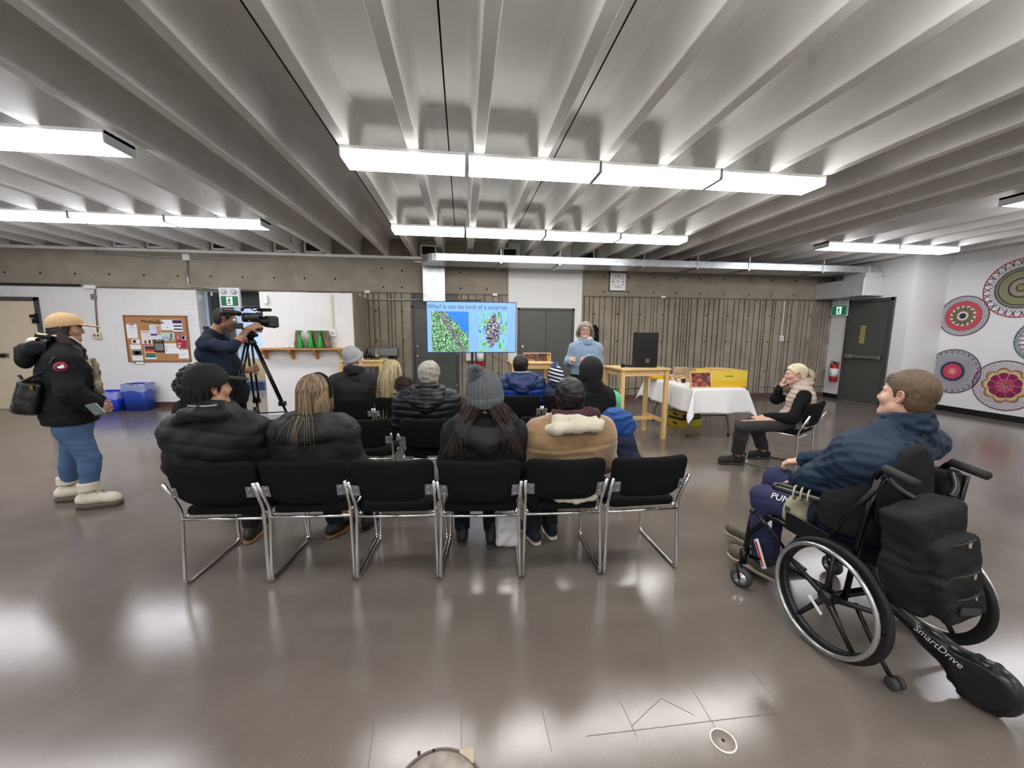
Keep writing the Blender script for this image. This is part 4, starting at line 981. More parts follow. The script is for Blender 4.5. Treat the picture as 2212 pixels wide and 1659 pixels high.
x = at(1477, 812, 5.95)[0]; openbox('open cardboard box with raised flaps beside the upright one', (x, 5.95, TZ), R(-8), .24, .22, .10, M_card, ((0, .13, .14), (.24, .005, .13), (R(-15), 0, 0)))
x = at(1418, 816, 6.2)[0]
t = thing('yellow_tray', 'yellow plastic tray on the far left of the cloth table', 'tray', (x, 6.15, TZ), R(-4))
MB().rbox((0, 0, .008), (.32, .22, .015), .03).build('base', M_yel2, t)
for dx, dy, w_, d_ in ((0, -.1, .32, .02), (0, .1, .32, .02), (-.15, 0, .02, .2), (.15, 0, .02, .2)): MB().rbox((dx, dy, .03), (w_, d_, .045), .008).build('edge', M_yel2, t)
# crate under the table
x0, y0, _ = on(1452, 912, 0)
t = thing('yellow_crate', 'yellow and black box standing on the floor under the cloth table', 'box', (3.62, 5.85, 0), R(14))
M_ycr = mat('crate_yellow', '#b5a01e', .45)
MB().b2((-.22, -.15, .0), (.22, .15, .12)).build('body', M_ycr, t, bevel=.006)
MB().b2((-.22, -.15, .16), (.22, .15, .26)).build('lid', M_ycr, t, bevel=.006)
MB().b2((-.20, -.14, .12), (.20, .14, .16)).build('band', M_dark, t)
MB().b2((-.18, -.156, .17), (.16, -.15, .22)).build('front_slot', M_dark, t)
for z in (.06, .21): MB().box((-.224, -.02, z), (.004, .08, .03), rot=(R(20), 0, 0)).build('printed_mark', M_dark, t)

# ================================================================== FLOOR FITTINGS
x, y, _ = on(1562, 1600); t = thing('floor_drain', 'small round floor cleanout with pale ring at the bottom right', 'drain', (x, y, 0))
MB().lathe((0, 0, 0), [(.046, 0), (.046, .003), (.040, .003), (.040, .001)], 32, ring=True).build('ring', mat('ring_white', '#d9d6cf', .5), t)
MB().lathe((0, 0, 0), [(.0395, 0), (.0395, .0015)], 32).build('cover', mat('drain_cover', '#8b827a', .4), t)
MB().ball((0, 0, .0015), (.007, .007, .0015), 10).build('screw', M_dark, t)
x, y, _ = on(945, 1725); t = thing('manhole_cover', 'worn round metal floor cover at the bottom edge', 'floor cover', (x, y, 0))
MB().lathe((0, 0, 0), [(.145, 0), (.145, .003), (.138, .004), (.0, .004)], 40).build('disc', mat('worn_metal', '#a8a29a', .4, metal=.35, col2='#6e625a', vscale=12, detail=8), t)
MB().lathe((0, 0, 0), [(.156, 0), (.156, .0015), (.147, .0015)], 40, ring=True).build('rim', mat('worn_rim', '#75695f', .5), t)
MB().b2((.07, .09, 0), (.12, .14, .002)).build('corner_tab', mat('tab_tan', '#b3a48e', .6), t)
for px, py in ((905, 1628), (937, 1623)):
    q = on(px, py); MB().lathe((q[0]-x, q[1]-y, .004), [(.006, 0), (.006, .001)], 10).build('bolt_hole', M_dark, t)

# ================================================================== CROCHET MANDALAS on the right wall
def mandala(label, y, z, r, rings, lace, hoop, seed):
    """rings: list of (r0, r1, colour, petals, amp) solid crochet zones; lace: (r0, r1, n, colour, kind)"""
    t = thing('crochet_mandala', label, 'wall hanging', (XR - .006, y, z), R(-90), 'crochet mandalas on the right wall')
    circ = lambda rr, n=72: [(rr*math.cos(2*PI*i/n), 0, rr*math.sin(2*PI*i/n)) for i in range(n)]
    MB().tube(circ(r), .008, 6, closed=True).build('hoop', mat('hoop_' + hoop.strip('#'), hoop, .6), t)
    for j, (r0, r1, c, pet, amp, ph) in enumerate(rings):
        n = 120; vs = []; fs = []
        for k in range(n):
            a_ = 2*PI*k/n; f = abs(math.sin(pet*a_/2 + ph)) if pet else 0
            ri = r*r0; ro = r*(r1 + amp*(f - .5)); yy = -.002 - .0012*j
            for rr, dy in ((ri, yy), (ro, yy), (ro, 0.0), (ri, 0.0)): vs.append((rr*math.cos(a_), dy, rr*math.sin(a_)))
        for k in range(n):
            k2 = (k+1) % n
            for q in range(4): fs.append((4*k+q, 4*k+(q+1)%4, 4*k2+(q+1)%4, 4*k2+q))
        b = MB(); b.add(vs, fs, 0, False); b.build('crochet_ring', mat('yarn_' + c.strip('#'), c, .9, bump=.6, bscale=220, var=.08, vscale=60), t)
    for (r0, r1, n, c, kind) in lace:
        b = MB(); ym = mat('yarn_' + c.strip('#'), c, .9)
        if kind == 'net':
            m = max(1, int((r1 - r0) / .085))
            for s_ in (-1, 1):
                for k in range(n):
                    pts = []
                    for q in range(m*3 + 1):
                        f = q/(m*3); a_ = 2*PI*(k + s_*f*m*.9)/n; rr = r*(r0 + (r1-r0)*f); pts.append((rr*math.cos(a_), -.003, rr*math.sin(a_)))
                    b.tube(pts, .0026, 4, caps=False)
        elif kind == 'loops':
            for k in range(n):
                a0 = 2*PI*k/n; a1 = 2*PI*(k+1)/n; pts = []
                for q in range(9):
                    f = q/8; a_ = a0 + (a1-a0)*f; rr = r*(r0 + (r1-r0)*math.sin(PI*f)**.6); pts.append((rr*math.cos(a_), -.003, rr*math.sin(a_)))
                b.tube(pts, .0036, 4, caps=False)
        elif kind == 'spokes':
            for k in range(n):
                a_ = 2*PI*k/n; b.tube([(r*r0*math.cos(a_), -.010, r*r0*math.sin(a_)), (r*r1*math.cos(a_), -.010, r*r1*math.sin(a_))], .006, 4)
        b.build('lace_net', ym, t)
    return t
mandala('red and green crochet mandala with lace edge, upper left on the white wall', 6.40, 1.87, .375,
        [(.0, .74, '#c9525c', 36, .04, 0), (.0, .50, '#e8e4da', 14, .05, 0), (.0, .44, '#667050', 14, .14, .8), (.0, .27, '#a65a50', 14, .03, 0), (.0, .22, '#e2dcd0', 14, .04, 0), (.0, .14, '#1f2f52', 0, 0, 0), (0, .05, '#35506e', 0, 0, 0)],
        [(.72, 1., 32, '#5a4060', 'net')], '#4d3f5c', 1)
mandala('largest olive and purple crochet mandala with red hoop at the top', 5.66, 2.32, .50,
        [(.0, .70, '#5b4a58', 44, .03, 0), (.0, .66, '#8a8a68', 0, 0, 0), (.0, .60, '#3b3444', 0, 0, 0), (.0, .57, '#8b8d66', 0, 0, 0), (.0, .34, '#4a3350', 0, 0, 0), (.0, .29, '#9a967c', 0, 0, 0), (.0, .14, '#4a3a48', 0, 0, 0), (0, .10, '#8c8a62', 0, 0, 0)],
        [(.80, 1., 26, '#4b3550', 'loops'), (.72, .86, 44, '#4b3550', 'net'), (.86, 1.0, 26, '#a33a4c', 'loops')], '#a8344a', 2)
mandala('round navy lace mandala with pink and blue centre, lower left on the white wall', 6.43, .80, .425,
        [(.0, .46, '#b8b48c', 24, .02, 0), (.0, .44, '#26375c', 0, .0, 0), (.0, .34, '#d0425c', 16, .04, 0), (.0, .16, '#dd7a80', 8, .03, 0), (0, .06, '#e6c88c', 0, 0, 0)],
        [(.44, .95, 44, '#3d3a62', 'net'), (.84, 1., 26, '#463a5c', 'loops')], '#4a2a4c', 3)
mandala('star patterned magenta and orange crochet mandala at the lower right', 5.66, .62, .44,
        [(.0, .66, '#b0622c', 9, .13, 0), (.0, .60, '#c9c78a', 9, .12, 0), (.0, .50, '#8c1f55', 9, .04, 0), (.0, .28, '#b84a66', 9, .05, .4), (0, .08, '#a85a50', 0, 0, 0)],
        [(.62, 1., 34, '#8a6a86', 'net'), (0.02, .49, 9, '#c98a9a', 'spokes')], '#6b3a5c', 4)
mandala('teal edged crochet mandala cut off by the right side of the picture', 5.26, 1.42, .38,
        [(.0, .60, '#9a5a78', 20, .05, 0), (.0, .45, '#5c4a74', 14, .05, 0), (.0, .25, '#3c6a78', 0, 0, 0)],
        [(.6, 1., 24, '#8a4a6c', 'loops'), (.8, 1., 40, '#2c6a72', 'net')], '#2c6a72', 5)
# ================================================================== SOLID SCULPTING (distance fields, polygonised by surface nets)
F32 = np.float32
def V3(*a): return np.array(a, float)
def nrm(v): v = np.array(v, float); return v / (np.linalg.norm(v) + 1e-12)
def axis_pts(lo, hi, h, fine=None):
    if fine is None: return np.arange(lo, hi + h, h)
    a, b, hf = fine; a = max(a, lo); b = min(b, hi)
    return np.unique(np.concatenate([np.arange(lo, a, h), np.arange(a, b, hf), np.arange(b, hi + h, h)]).round(5))
class Field:
    def __init__(s, lo, hi, h, fine=None, hf=None):
        s.h = h; s.ax = []
        for i in range(3):
            f = (fine[0][i], fine[1][i], hf) if fine is not None else None
            s.ax.append(axis_pts(lo[i], hi[i], h, f))
        s.d = np.full([len(a) for a in s.ax], 9., F32)
    def sub(s, lo, hi):
        sl = []
        for i in range(3):
            a = np.searchsorted(s.ax[i], lo[i]); b = np.searchsorted(s.ax[i], hi[i]) + 1
            sl.append(slice(max(0, a - 1), min(len(s.ax[i]), b)))
        X = s.ax[0][sl[0]][:, None, None].astype(F32); Y = s.ax[1][sl[1]][None, :, None].astype(F32); Z = s.ax[2][sl[2]][None, None, :].astype(F32)
        return tuple(sl), X, Y, Z
    def comb(s, sl, v, k, op):
        a = s.d[sl]
        if a.size == 0: return
        if op == 'u':
            if k > 0: h = np.maximum(k - np.abs(a - v), 0) / k; s.d[sl] = np.minimum(a, v) - h*h*k*.25
            else: s.d[sl] = np.minimum(a, v)
        else:
            if op == 's': v = -v
            if k > 0: h = np.maximum(k - np.abs(a - v), 0) / k; s.d[sl] = np.maximum(a, v) + h*h*k*.25
            else: s.d[sl] = np.maximum(a, v)
    def cap(s, a, b, ra, rb=None, k=.02, op='u'):
        rb = ra if rb is None else rb; a = np.array(a, float); b = np.array(b, float); m = max(ra, rb) + k + 3*s.h
        sl, X, Y, Z = s.sub(np.minimum(a, b) - m, np.maximum(a, b) + m)
        ba = b - a; L = float(ba @ ba) + 1e-12
        px, py, pz = X - a[0], Y - a[1], Z - a[2]
        t = np.clip((px*ba[0] + py*ba[1] + pz*ba[2]) / L, 0, 1)
        d = np.sqrt((px - t*ba[0])**2 + (py - t*ba[1])**2 + (pz - t*ba[2])**2) - (ra + (rb - ra)*t)
        s.comb(sl, d, k, op); return s
    def chain(s, pts, rs, k=.02, op='u'):
        rs = rs if isinstance(rs, (list, tuple)) else [rs]*len(pts)
        for i in range(len(pts) - 1): s.cap(pts[i], pts[i+1], rs[i], rs[i+1], k, op)
        return s
    def loc(s, c, M, m):
        sl, X, Y, Z = s.sub(np.array(c) - m, np.array(c) + m)
        x, y, z = X - c[0], Y - c[1], Z - c[2]
        if M is None: return sl, x, y, z
        return sl, x*M[0, 0] + y*M[1, 0] + z*M[2, 0], x*M[0, 1] + y*M[1, 1] + z*M[2, 1], x*M[0, 2] + y*M[1, 2] + z*M[2, 2]
    def ell(s, c, r, M=None, k=.02, op='u'):
        sl, x, y, z = s.loc(c, M, max(r) + k + 3*s.h)
        k0 = np.sqrt((x/r[0])**2 + (y/r[1])**2 + (z/r[2])**2) + 1e-6
        k1 = np.sqrt((x/r[0]**2)**2 + (y/r[1]**2)**2 + (z/r[2]**2)**2) + 1e-6
        s.comb(sl, k0*(k0 - 1)/k1, k, op); return s
    def box(s, c, hv, M=None, r=.01, k=.01, op='u'):
        sl, x, y, z = s.loc(c, M, float(np.linalg.norm(hv)) + r + k + 3*s.h)
        qx, qy, qz = np.abs(x) - hv[0] + r, np.abs(y) - hv[1] + r, np.abs(z) - hv[2] + r
        d = np.sqrt(np.maximum(qx, 0)**2 + np.maximum(qy, 0)**2 + np.maximum(qz, 0)**2) + np.minimum(np.maximum(np.maximum(qx, qy), qz), 0) - r
        s.comb(sl, d, k, op); return s
    def plane(s, p, n, k=.01):                                   # keep the side n points away from
        n = nrm(n); X, Y, Z = s.ax[0][:, None, None], s.ax[1][None, :, None], s.ax[2][None, None, :]
        v = ((X - p[0])*n[0] + (Y - p[1])*n[1] + (Z - p[2])*n[2]).astype(F32)
        s.comb((slice(None),)*3, v, k, 'i'); return s
    def disp(s, fn, band=.08):
        X, Y, Z = (s.ax[0][:, None, None].astype(F32), s.ax[1][None, :, None].astype(F32), s.ax[2][None, None, :].astype(F32))
        m = np.abs(s.d) < band; idx = np.nonzero(m)
        p = (s.ax[0][idx[0]], s.ax[1][idx[1]], s.ax[2][idx[2]])
        s.d[idx] += fn(*p).astype(F32); return s
    def mesh(s, smooth=1):
        d = s.d; sg = d < 0; n = d.shape
        c = np.zeros([k - 1 for k in n], np.int8)
        for i in (0, 1):
            for j in (0, 1):
                for k in (0, 1): c += sg[i:n[0]-1+i, j:n[1]-1+j, k:n[2]-1+k]
        act = (c > 0) & (c < 8); I, J, K = np.nonzero(act)
        if len(I) == 0: raise ValueError('empty field')
        vid = np.full(c.shape, -1, np.int32); vid[I, J, K] = np.arange(len(I))
        acc = np.zeros((len(I), 3)); cnt = np.zeros(len(I))
        cor = [(0,0,0),(1,0,0),(0,1,0),(1,1,0),(0,0,1),(1,0,1),(0,1,1),(1,1,1)]
        val = [d[I+a, J+b, K+e].astype(float) for a, b, e in cor]
        for a in range(8):
            for ax in range(3):
                if cor[a][ax]: continue
                b = a + (1, 2, 4)[ax]; cr = (val[a] < 0) != (val[b] < 0)
                t = np.where(cr, val[a] / (val[a] - val[b] + 1e-20), 0)
                p = np.array(cor[a], float)[None, :].repeat(len(I), 0); p[:, ax] += t
                acc[cr] += p[cr]; cnt[cr] += 1
        ip = acc / cnt[:, None] + np.stack([I, J, K], 1)
        V = np.stack([np.interp(ip[:, q], np.arange(n[q]), s.ax[q]) for q in range(3)], 1)
        quads = []
        def face(ax):
            o = [slice(None)]*3; e = [slice(None)]*3; o[ax] = slice(0, n[ax]-1); e[ax] = slice(1, n[ax])
            A = sg[tuple(o)]; B = sg[tuple(e)]; x = np.nonzero(A != B); x = [q.copy() for q in x]
            u, w = [(1, 2), (2, 0), (0, 1)][ax]
            ok = (x[u] > 0) & (x[w] > 0) & (x[u] < n[u]-1) & (x[w] < n[w]-1); x = [q[ok] for q in x]
            flip = ~A[tuple(x)]
            def g(du, dw):
                y = [q.copy() for q in x]; y[u] = y[u] - du; y[w] = y[w] - dw; return vid[tuple(y)]
            Q = np.stack([g(1, 1), g(0, 1), g(0, 0), g(1, 0)], 1); Q[flip] = Q[flip][:, ::-1]; quads.append(Q)
        for ax in range(3): face(ax)
        Q = np.concatenate(quads); Q = Q[(Q >= 0).all(1)]
        for _ in range(smooth):
            s_ = np.zeros_like(V); w_ = np.zeros(len(V))
            for a, b in ((0, 1), (1, 2), (2, 3), (3, 0)):
                np.add.at(s_, Q[:, a], V[Q[:, b]]); np.add.at(w_, Q[:, a], 1); np.add.at(s_, Q[:, b], V[Q[:, a]]); np.add.at(w_, Q[:, b], 1)
            V = V*.5 + .5 * s_ / np.maximum(w_, 1)[:, None]
        return V, Q
def raw_mesh(name, V, Q, mats, parent=None, mi=None, smooth=True, col=None):
    me = bpy.data.meshes.new(name); V = np.asarray(V, F32)
    q = parent
    while q is not None: V = V - np.array(q.location, F32); q = q.parent
    k = Q.shape[1]
    me.vertices.add(len(V)); me.vertices.foreach_set('co', V.ravel())
    me.loops.add(len(Q)*k); me.loops.foreach_set('vertex_index', Q.ravel().astype(np.int32))
    me.polygons.add(len(Q)); me.polygons.foreach_set('loop_start', np.arange(0, len(Q)*k, k, dtype=np.int32)); me.polygons.foreach_set('loop_total', np.full(len(Q), k, np.int32))
    me.polygons.foreach_set('use_smooth', np.full(len(Q), smooth))
    if mi is not None: me.polygons.foreach_set('material_index', mi.astype(np.int32))
    me.update(calc_edges=True)
    if col is not None:
        at_ = me.color_attributes.new('Col', 'FLOAT_COLOR', 'POINT'); cc = np.concatenate([col, np.ones((len(col), 1))], 1).astype(F32); at_.data.foreach_set('color', cc.ravel())
    return link_mesh(name, me, mats, parent)
def build(F, name, m, parent, smooth=1, colfn=None):
    V, Q = F.mesh(smooth); return raw_mesh(name, V, Q, m, parent, col=colfn(V) if colfn else None)
# displacement patterns
def folds(amp, f, seed):
    r = np.random.default_rng(seed); D = r.normal(size=(5, 3)); D /= np.linalg.norm(D, axis=1)[:, None]; D[:, 2] *= 1.6; ph = r.uniform(0, 6, 5)
    def fn(x, y, z):
        w = .035*np.sin(17*z + ph[0] + 6*x) + .03*np.sin(14*x - 9*y + ph[1]); o = 0
        for i in range(5):
            g = f*(1 + .45*i); o = o + np.sin(g*(D[i, 0]*(x + w) + D[i, 1]*(y - w) + D[i, 2]*(z + w)) + ph[i]) / (1 + .5*i)
        return amp * o / 2.2
    return fn
def quilt(amp, pitch, z0=0., slope=0., wob=.006):
    def fn(x, y, z):
        u = (z - z0 + slope*x + wob*np.sin(11*x + 7*y) ) / pitch
        return amp * (.5 - np.abs(np.sin(PI*u))**.55)
    return fn
def fuzz(amp, f, seed):
    r = np.random.default_rng(seed); D = r.normal(size=(6, 3)); D /= np.linalg.norm(D, axis=1)[:, None]; ph = r.uniform(0, 6, 6)
    def fn(x, y, z):
        o = 0
        for i in range(6): o = o + np.sin(f*(1 + .23*i)*(D[i, 0]*x + D[i, 1]*y + D[i, 2]*z) + ph[i] + 1.3*np.sin(f*.4*(x*D[i, 1] + z)))
        return amp * o / 3
    return fn
def strands(name, P0, V0, L, steps, parent, mats, width=.0018, grav=.6, coll=(), noise=.15, seed=0, attract=None, curl=0.):
    """hair as many thin tapering tufts that follow gravity and slide over colliders (centre, radii, matrix)"""
    r = np.random.default_rng(seed); N = len(P0); P = np.array(P0, float); Vv = np.array(V0, float); Vv /= np.linalg.norm(Vv, axis=1)[:, None] + 1e-9
    L = np.broadcast_to(L, (N,)).astype(float); ds = (L / steps)[:, None]; pts = [P.copy()]; off = r.normal(size=(N, 3))*noise
    for k in range(steps):
        if curl: off = off + r.normal(size=(N, 3))*curl
        Vv = Vv + np.array([0, 0, -1.])*grav*(1.0) * (3.0/steps) + off*(1.5/steps); Vv /= np.linalg.norm(Vv, axis=1)[:, None] + 1e-9
        if attract is not None: g_ = np.array(attract[0]) - P; Vv = Vv + g_/(np.linalg.norm(g_, axis=1)[:, None] + 1e-6)*attract[1]; Vv /= np.linalg.norm(Vv, axis=1)[:, None] + 1e-9
        P = P + Vv*ds
        for c, rad, M in coll:
            q = P - np.array(c)
            if M is not None: q = q @ M
            rr = np.array(rad); e = np.sqrt(((q/rr)**2).sum(1)) + 1e-9; ins = e < 1
            if ins.any():
                q2 = q.copy(); q2[ins] = q[ins]/e[ins, None]*1.0; g = q2/rr**2; g /= np.linalg.norm(g, axis=1)[:, None] + 1e-9
                if M is not None: q2 = q2 @ M.T; g = g @ M.T
                P[ins] = (q2 + np.array(c))[ins]; vn = (Vv*g).sum(1)
                f_ = ins & (vn < 0); Vv[f_] -= (g*vn[:, None])[f_]
        pts.append(P.copy())
    T = np.stack(pts, 1); S = steps + 1
    tg = np.gradient(T, axis=1); tg /= np.linalg.norm(tg, axis=2)[:, :, None] + 1e-9
    ref = r.normal(size=(N, 1, 3)); a = np.cross(tg, ref); a /= np.linalg.norm(a, axis=2)[:, :, None] + 1e-9; b = np.cross(tg, a)
    wd = width*(1 - np.linspace(0, 1, S)**2*.85)[None, :, None]*r.uniform(.7, 1.3, (N, 1, 1))
    vs = np.stack([T + (a*math.cos(t) + b*math.sin(t))*wd for t in (0, 2.094, 4.189)], 2).reshape(-1, 3)
    base = (np.arange(N)[:, None, None]*S + np.arange(S-1)[None, :, None])*3
    j = np.arange(3)[None, None, :]; j2 = (j + 1) % 3
    Q = np.stack([base + j, base + j2, base + 3 + j2, base + 3 + j], -1).reshape(-1, 4)
    mi = np.repeat(r.integers(0, len(mats), N), (S-1)*3)
    return raw_mesh(name, vs, Q, mats, parent, mi)
def rotm(yaw=0, pitch=0, roll=0):      # columns: right, forward, up; yaw left of +Y, pitch up, roll to its right
    cy, sy = math.cos(R(yaw)), math.sin(R(yaw)); cp, sp = math.cos(R(pitch)), math.sin(R(pitch)); cr, sr = math.cos(R(roll)), math.sin(R(roll))
    Z = np.array([[cy, -sy, 0], [sy, cy, 0], [0, 0, 1]]); X = np.array([[1, 0, 0], [0, cp, -sp], [0, sp, cp]]); Yr = np.array([[cr, 0, sr], [0, 1, 0], [-sr, 0, cr]])
    return Z @ X @ Yr
# ================================================================== PEOPLE
def skin(name, col, col2):
    m = bpy.data.materials.new(name); m.use_nodes = True; nt = m.node_tree; N = nt.nodes; L = nt.links; bs = N['Principled BSDF']
    vc = N.new('ShaderNodeVertexColor'); vc.layer_name = 'Col'; L.new(vc.outputs[0], bs.inputs['Base Color'])
    bs.inputs['Roughness'].default_value = .48; bs.inputs['Subsurface Weight'].default_value = .08; bs.inputs['Subsurface Radius'].default_value = (.9, .4, .25); bs.inputs['Subsurface Scale'].default_value = .01
    n = N.new('ShaderNodeTexNoise'); n.inputs['Scale'].default_value = 400; tc = N.new('ShaderNodeTexCoord'); L.new(tc.outputs['Object'], n.inputs['Vector'])
    bp = N.new('ShaderNodeBump'); bp.inputs['Strength'].default_value = .08; bp.inputs['Distance'].default_value = .002; L.new(n.outputs[0], bp.inputs['Height']); L.new(bp.outputs[0], bs.inputs['Normal'])
    m['c1'] = col; m['c2'] = col2; return m
SK_PALE = skin('skin_pale', '#c9a08c', '#b0706a'); SK_FAIR = skin('skin_fair', '#bf9480', '#aa6459'); SK_TAN = skin('skin_tan', '#a27a62', '#8c5148'); SK_MED = skin('skin_medium', '#ad836a', '#985a4e'); SK_BROWN = skin('skin_brown', '#6d4a38', '#5c342c')
def fabric(name, col, rough=.9, bump=.3, bs=350, var=.08, **k): return mat('cloth_' + name, col, rough, bump=bump, bscale=bs, var=var, vscale=40, spec=.25, **k)
def hairmat(name, col, rough=.45): return mat('hair_' + name, col, rough, bump=.35, bscale=60, stretch=(6, 6, 1), var=.22, vscale=18, spec=.35)

def fingers(F, w, d, n, side, s=1., curl=.35, spread=.10, k=.004):
    """hand from wrist w, pointing d, palm facing n; side=+1 puts the thumb on the d x n side"""
    d = nrm(d); n = nrm(np.array(n) - np.dot(n, d)*d); u = np.cross(d, n)*side
    w = np.array(w, float); L = .085*s
    for q, o in enumerate((-.030, -.010, .010, .030)):
        F.cap(w + u*o*.55*s + d*.012*s, w + d*L + u*o*s, .015*s, .0125*s, .008)
    F.cap(w - d*.03*s, w + d*.03*s, .027*s, .026*s, .02)
    for q, (o, ln) in enumerate(((.031, .070), (.011, .080), (-.010, .074), (-.030, .058))):
        p = w + d*L + u*o*s; dd = nrm(d + u*o*spread*30*.1); c = curl*(1 + .12*q)
        for j, fr in enumerate((.44, .32, .24)):
            a_ = c*(j + .6); v = nrm(dd*math.cos(a_) + n*math.sin(a_)); p2 = p + v*ln*fr*s
            F.cap(p, p2, (.0088 - .0009*j)*s, (.0082 - .0010*j)*s, k); p = p2
    p = w + d*.022*s + u*.026*s; t1 = nrm(d*.62 + u*.72 + n*.30); p2 = p + t1*.042*s; F.cap(p, p2, .0135*s, .0105*s, .010)
    t2 = nrm(d*.85 + u*.38 + n*.35); p3 = p2 + t2*.030*s; F.cap(p2, p3, .0100*s, .0092*s, k); F.cap(p3, p3 + nrm(d + u*.1 + n*.35)*.022*s, .0092*s, .0078*s, k)

def head_prims(F, c, H, s=1., nose=1., jaw=1., fine=True, open_mouth=False):
    g = lambda x, y, z: np.array(c) + H @ (np.array([x, y, z])*s)
    e = lambda p, r, k=.02, op='u', M=None: F.ell(g(*p), [q*s for q in r], H if M is None else M, k*s, op)
    e((0, -.014, .030), (.0745, .094, .084), 0.)
    e((0, .030, -.030), (.058*jaw, .060, .072), .035)
    e((0, -.025, -.028), (.060, .062, .060), .03)
    F.cap(g(-.046*jaw, .012, -.062), g(-.016, .064, -.090), .020*s, .019*s, .025*s); F.cap(g(.046*jaw, .012, -.062), g(.016, .064, -.090), .020*s, .019*s, .025*s)
    F.cap(g(-.012, .070, -.092), g(.012, .070, -.092), .019*s, None, .02*s)
    for sx in (-1, 1):
        e((sx*.036, .060, -.022), (.026, .026, .026), .022)
        F.cap(g(sx*.012, .083, .028), g(sx*.046, .066, .026), .011*s, .010*s, .016*s)          # brow
        e((sx*.031, .092, .006), (.017, .016, .012), .012, 's')                                 # eye socket
        e((sx*.031, .076, .005), (.0135, .0125, .0115), .004)                                   # lids over the eyeball
        e((sx*.0125, .094, -.028), (.0085, .009, .0075), .007)
    F.chain([g(0, .084, .018), g(0, .094, .000), g(0, .104*nose**.3, -.020)], [.0085*s, .0090*s, .0115*s], .008*s)
    e((0, .101, -.027), (.011, .011, .0085), .006)
    F.cap(g(-.019, .079, -.0515), g(.019, .079, -.0515), .0075*s, None, .005*s); F.cap(g(0, .085, -.050), g(0, .0855, -.0505), .0068*s, None, .006*s)
    F.cap(g(-.016, .079, -.0625), g(.016, .079, -.0625), .0080*s, None, .005*s)
    if fine: F.cap(g(-.022, .091, -.0570), g(.022, .091, -.0570), .0022*s if not open_mouth else .005*s, None, .003*s, 's')
    for sx in (-1, 1):                                                                          # ears
        x = .0735
        if fine:
            e((sx*(x + .004), -.012, -.004), (.0085, .017, .028), .006)
            pts = [(x+.004, .002, .004), (x+.011, -.002, .020), (x+.016, -.014, .027), (x+.019, -.026, .018), (x+.018, -.028, .002), (x+.013, -.021, -.014), (x+.007, -.010, -.028), (x+.003, -.004, -.026)]
            F.chain([g(sx*a, b, z) for a, b, z in pts], [.0045*s]*5 + [.005*s, .0065*s, .005*s], .003*s)
            e((sx*(x + .013), -.008, -.003), (.008, .008, .012), .004, 's')
            F.chain([g(sx*(x+.010), -.004, .012), g(sx*(x+.013), -.016, .012), g(sx*(x+.012), -.018, -.002)], .003*s, .003*s)
        else: e((sx*(x + .008), -.014, -.002), (.010, .018, .031), .006)
def neck_to(F, c, H, s, nb, r=.056, off=0., k=.03):
    g = lambda x, y, z: np.array(c) + H @ (np.array([x, y, z])*s)
    F.cap(g(0, -.022, -.045), nb, (r + off)*s, (r*1.12 + off)*s, k)

def torso_prims(F, J, off=0., k=.07, chest=1., belly=1., hipw=1.):
    r = J['r']; s = J['s']; pel, wst, che, nb = J['pelvis'], J['waist'], J['chest'], J['neck']
    for sx in (-1, 1):
        F.chain([pel + r*sx*.075*s*hipw, wst + r*sx*.060*s*belly, che + r*sx*.085*s*chest], [(.094*hipw)*s + off, (.090*belly)*s + off, (.092*chest)*s + off], k)
    F.cap(pel, wst, .09*s + off, .092*belly*s + off, k)
    sl, sr = J['shL'], J['shR']
    F.chain([sl, nb + (sl - nb)*.35 + V3(0, 0, .012*s), nb, nb + (sr - nb)*.35 + V3(0, 0, .012*s), sr], [.050*s + off, .042*s + off, .050*s + off*.6, .042*s + off, .050*s + off], .05)
    F.cap(che + r*.07*s, sr*.75 + che*.25, .085*s + off, .06*s + off, .06); F.cap(che - r*.07*s, sl*.75 + che*.25, .085*s + off, .06*s + off, .06)
def arm_prims(F, J, off=0., sides='LR', k=.03, up=.049, fo=.040, wr=.027, stop=1.0, flare=1.):
    s = J['s']
    for q in sides:
        S_, E_, W_ = J['sh'+q], J['el'+q], J['wr'+q]; W2 = E_ + (W_ - E_)*stop
        F.cap(S_, E_, up*1.08*s + off, up*.86*s + off, k + .02); F.cap(E_, W2, fo*1.05*s + off, (wr + (fo - wr)*(1 - stop))*s + off*flare, k)
def leg_prims(F, J, off=0., sides='LR', k=.03, stop=1., flare=1.0, th=.084, kn=.056, an=.034):
    s = J['s']
    for q in sides:
        h_, n_, a_ = J['hip'+q], J['kn'+q], J['an'+q]; a2 = n_ + (a_ - n_)*stop
        F.cap(h_, n_, th*s + off, kn*1.05*s + off, k + .03); F.chain([n_, n_ + (a2 - n_)*.35, a2], [kn*s + off, kn*1.0*s + off, an*s + off*flare], k)
def bbox(J, keys, m):
    P = np.array([J[k] for k in keys]); return P.min(0) - m, P.max(0) + m
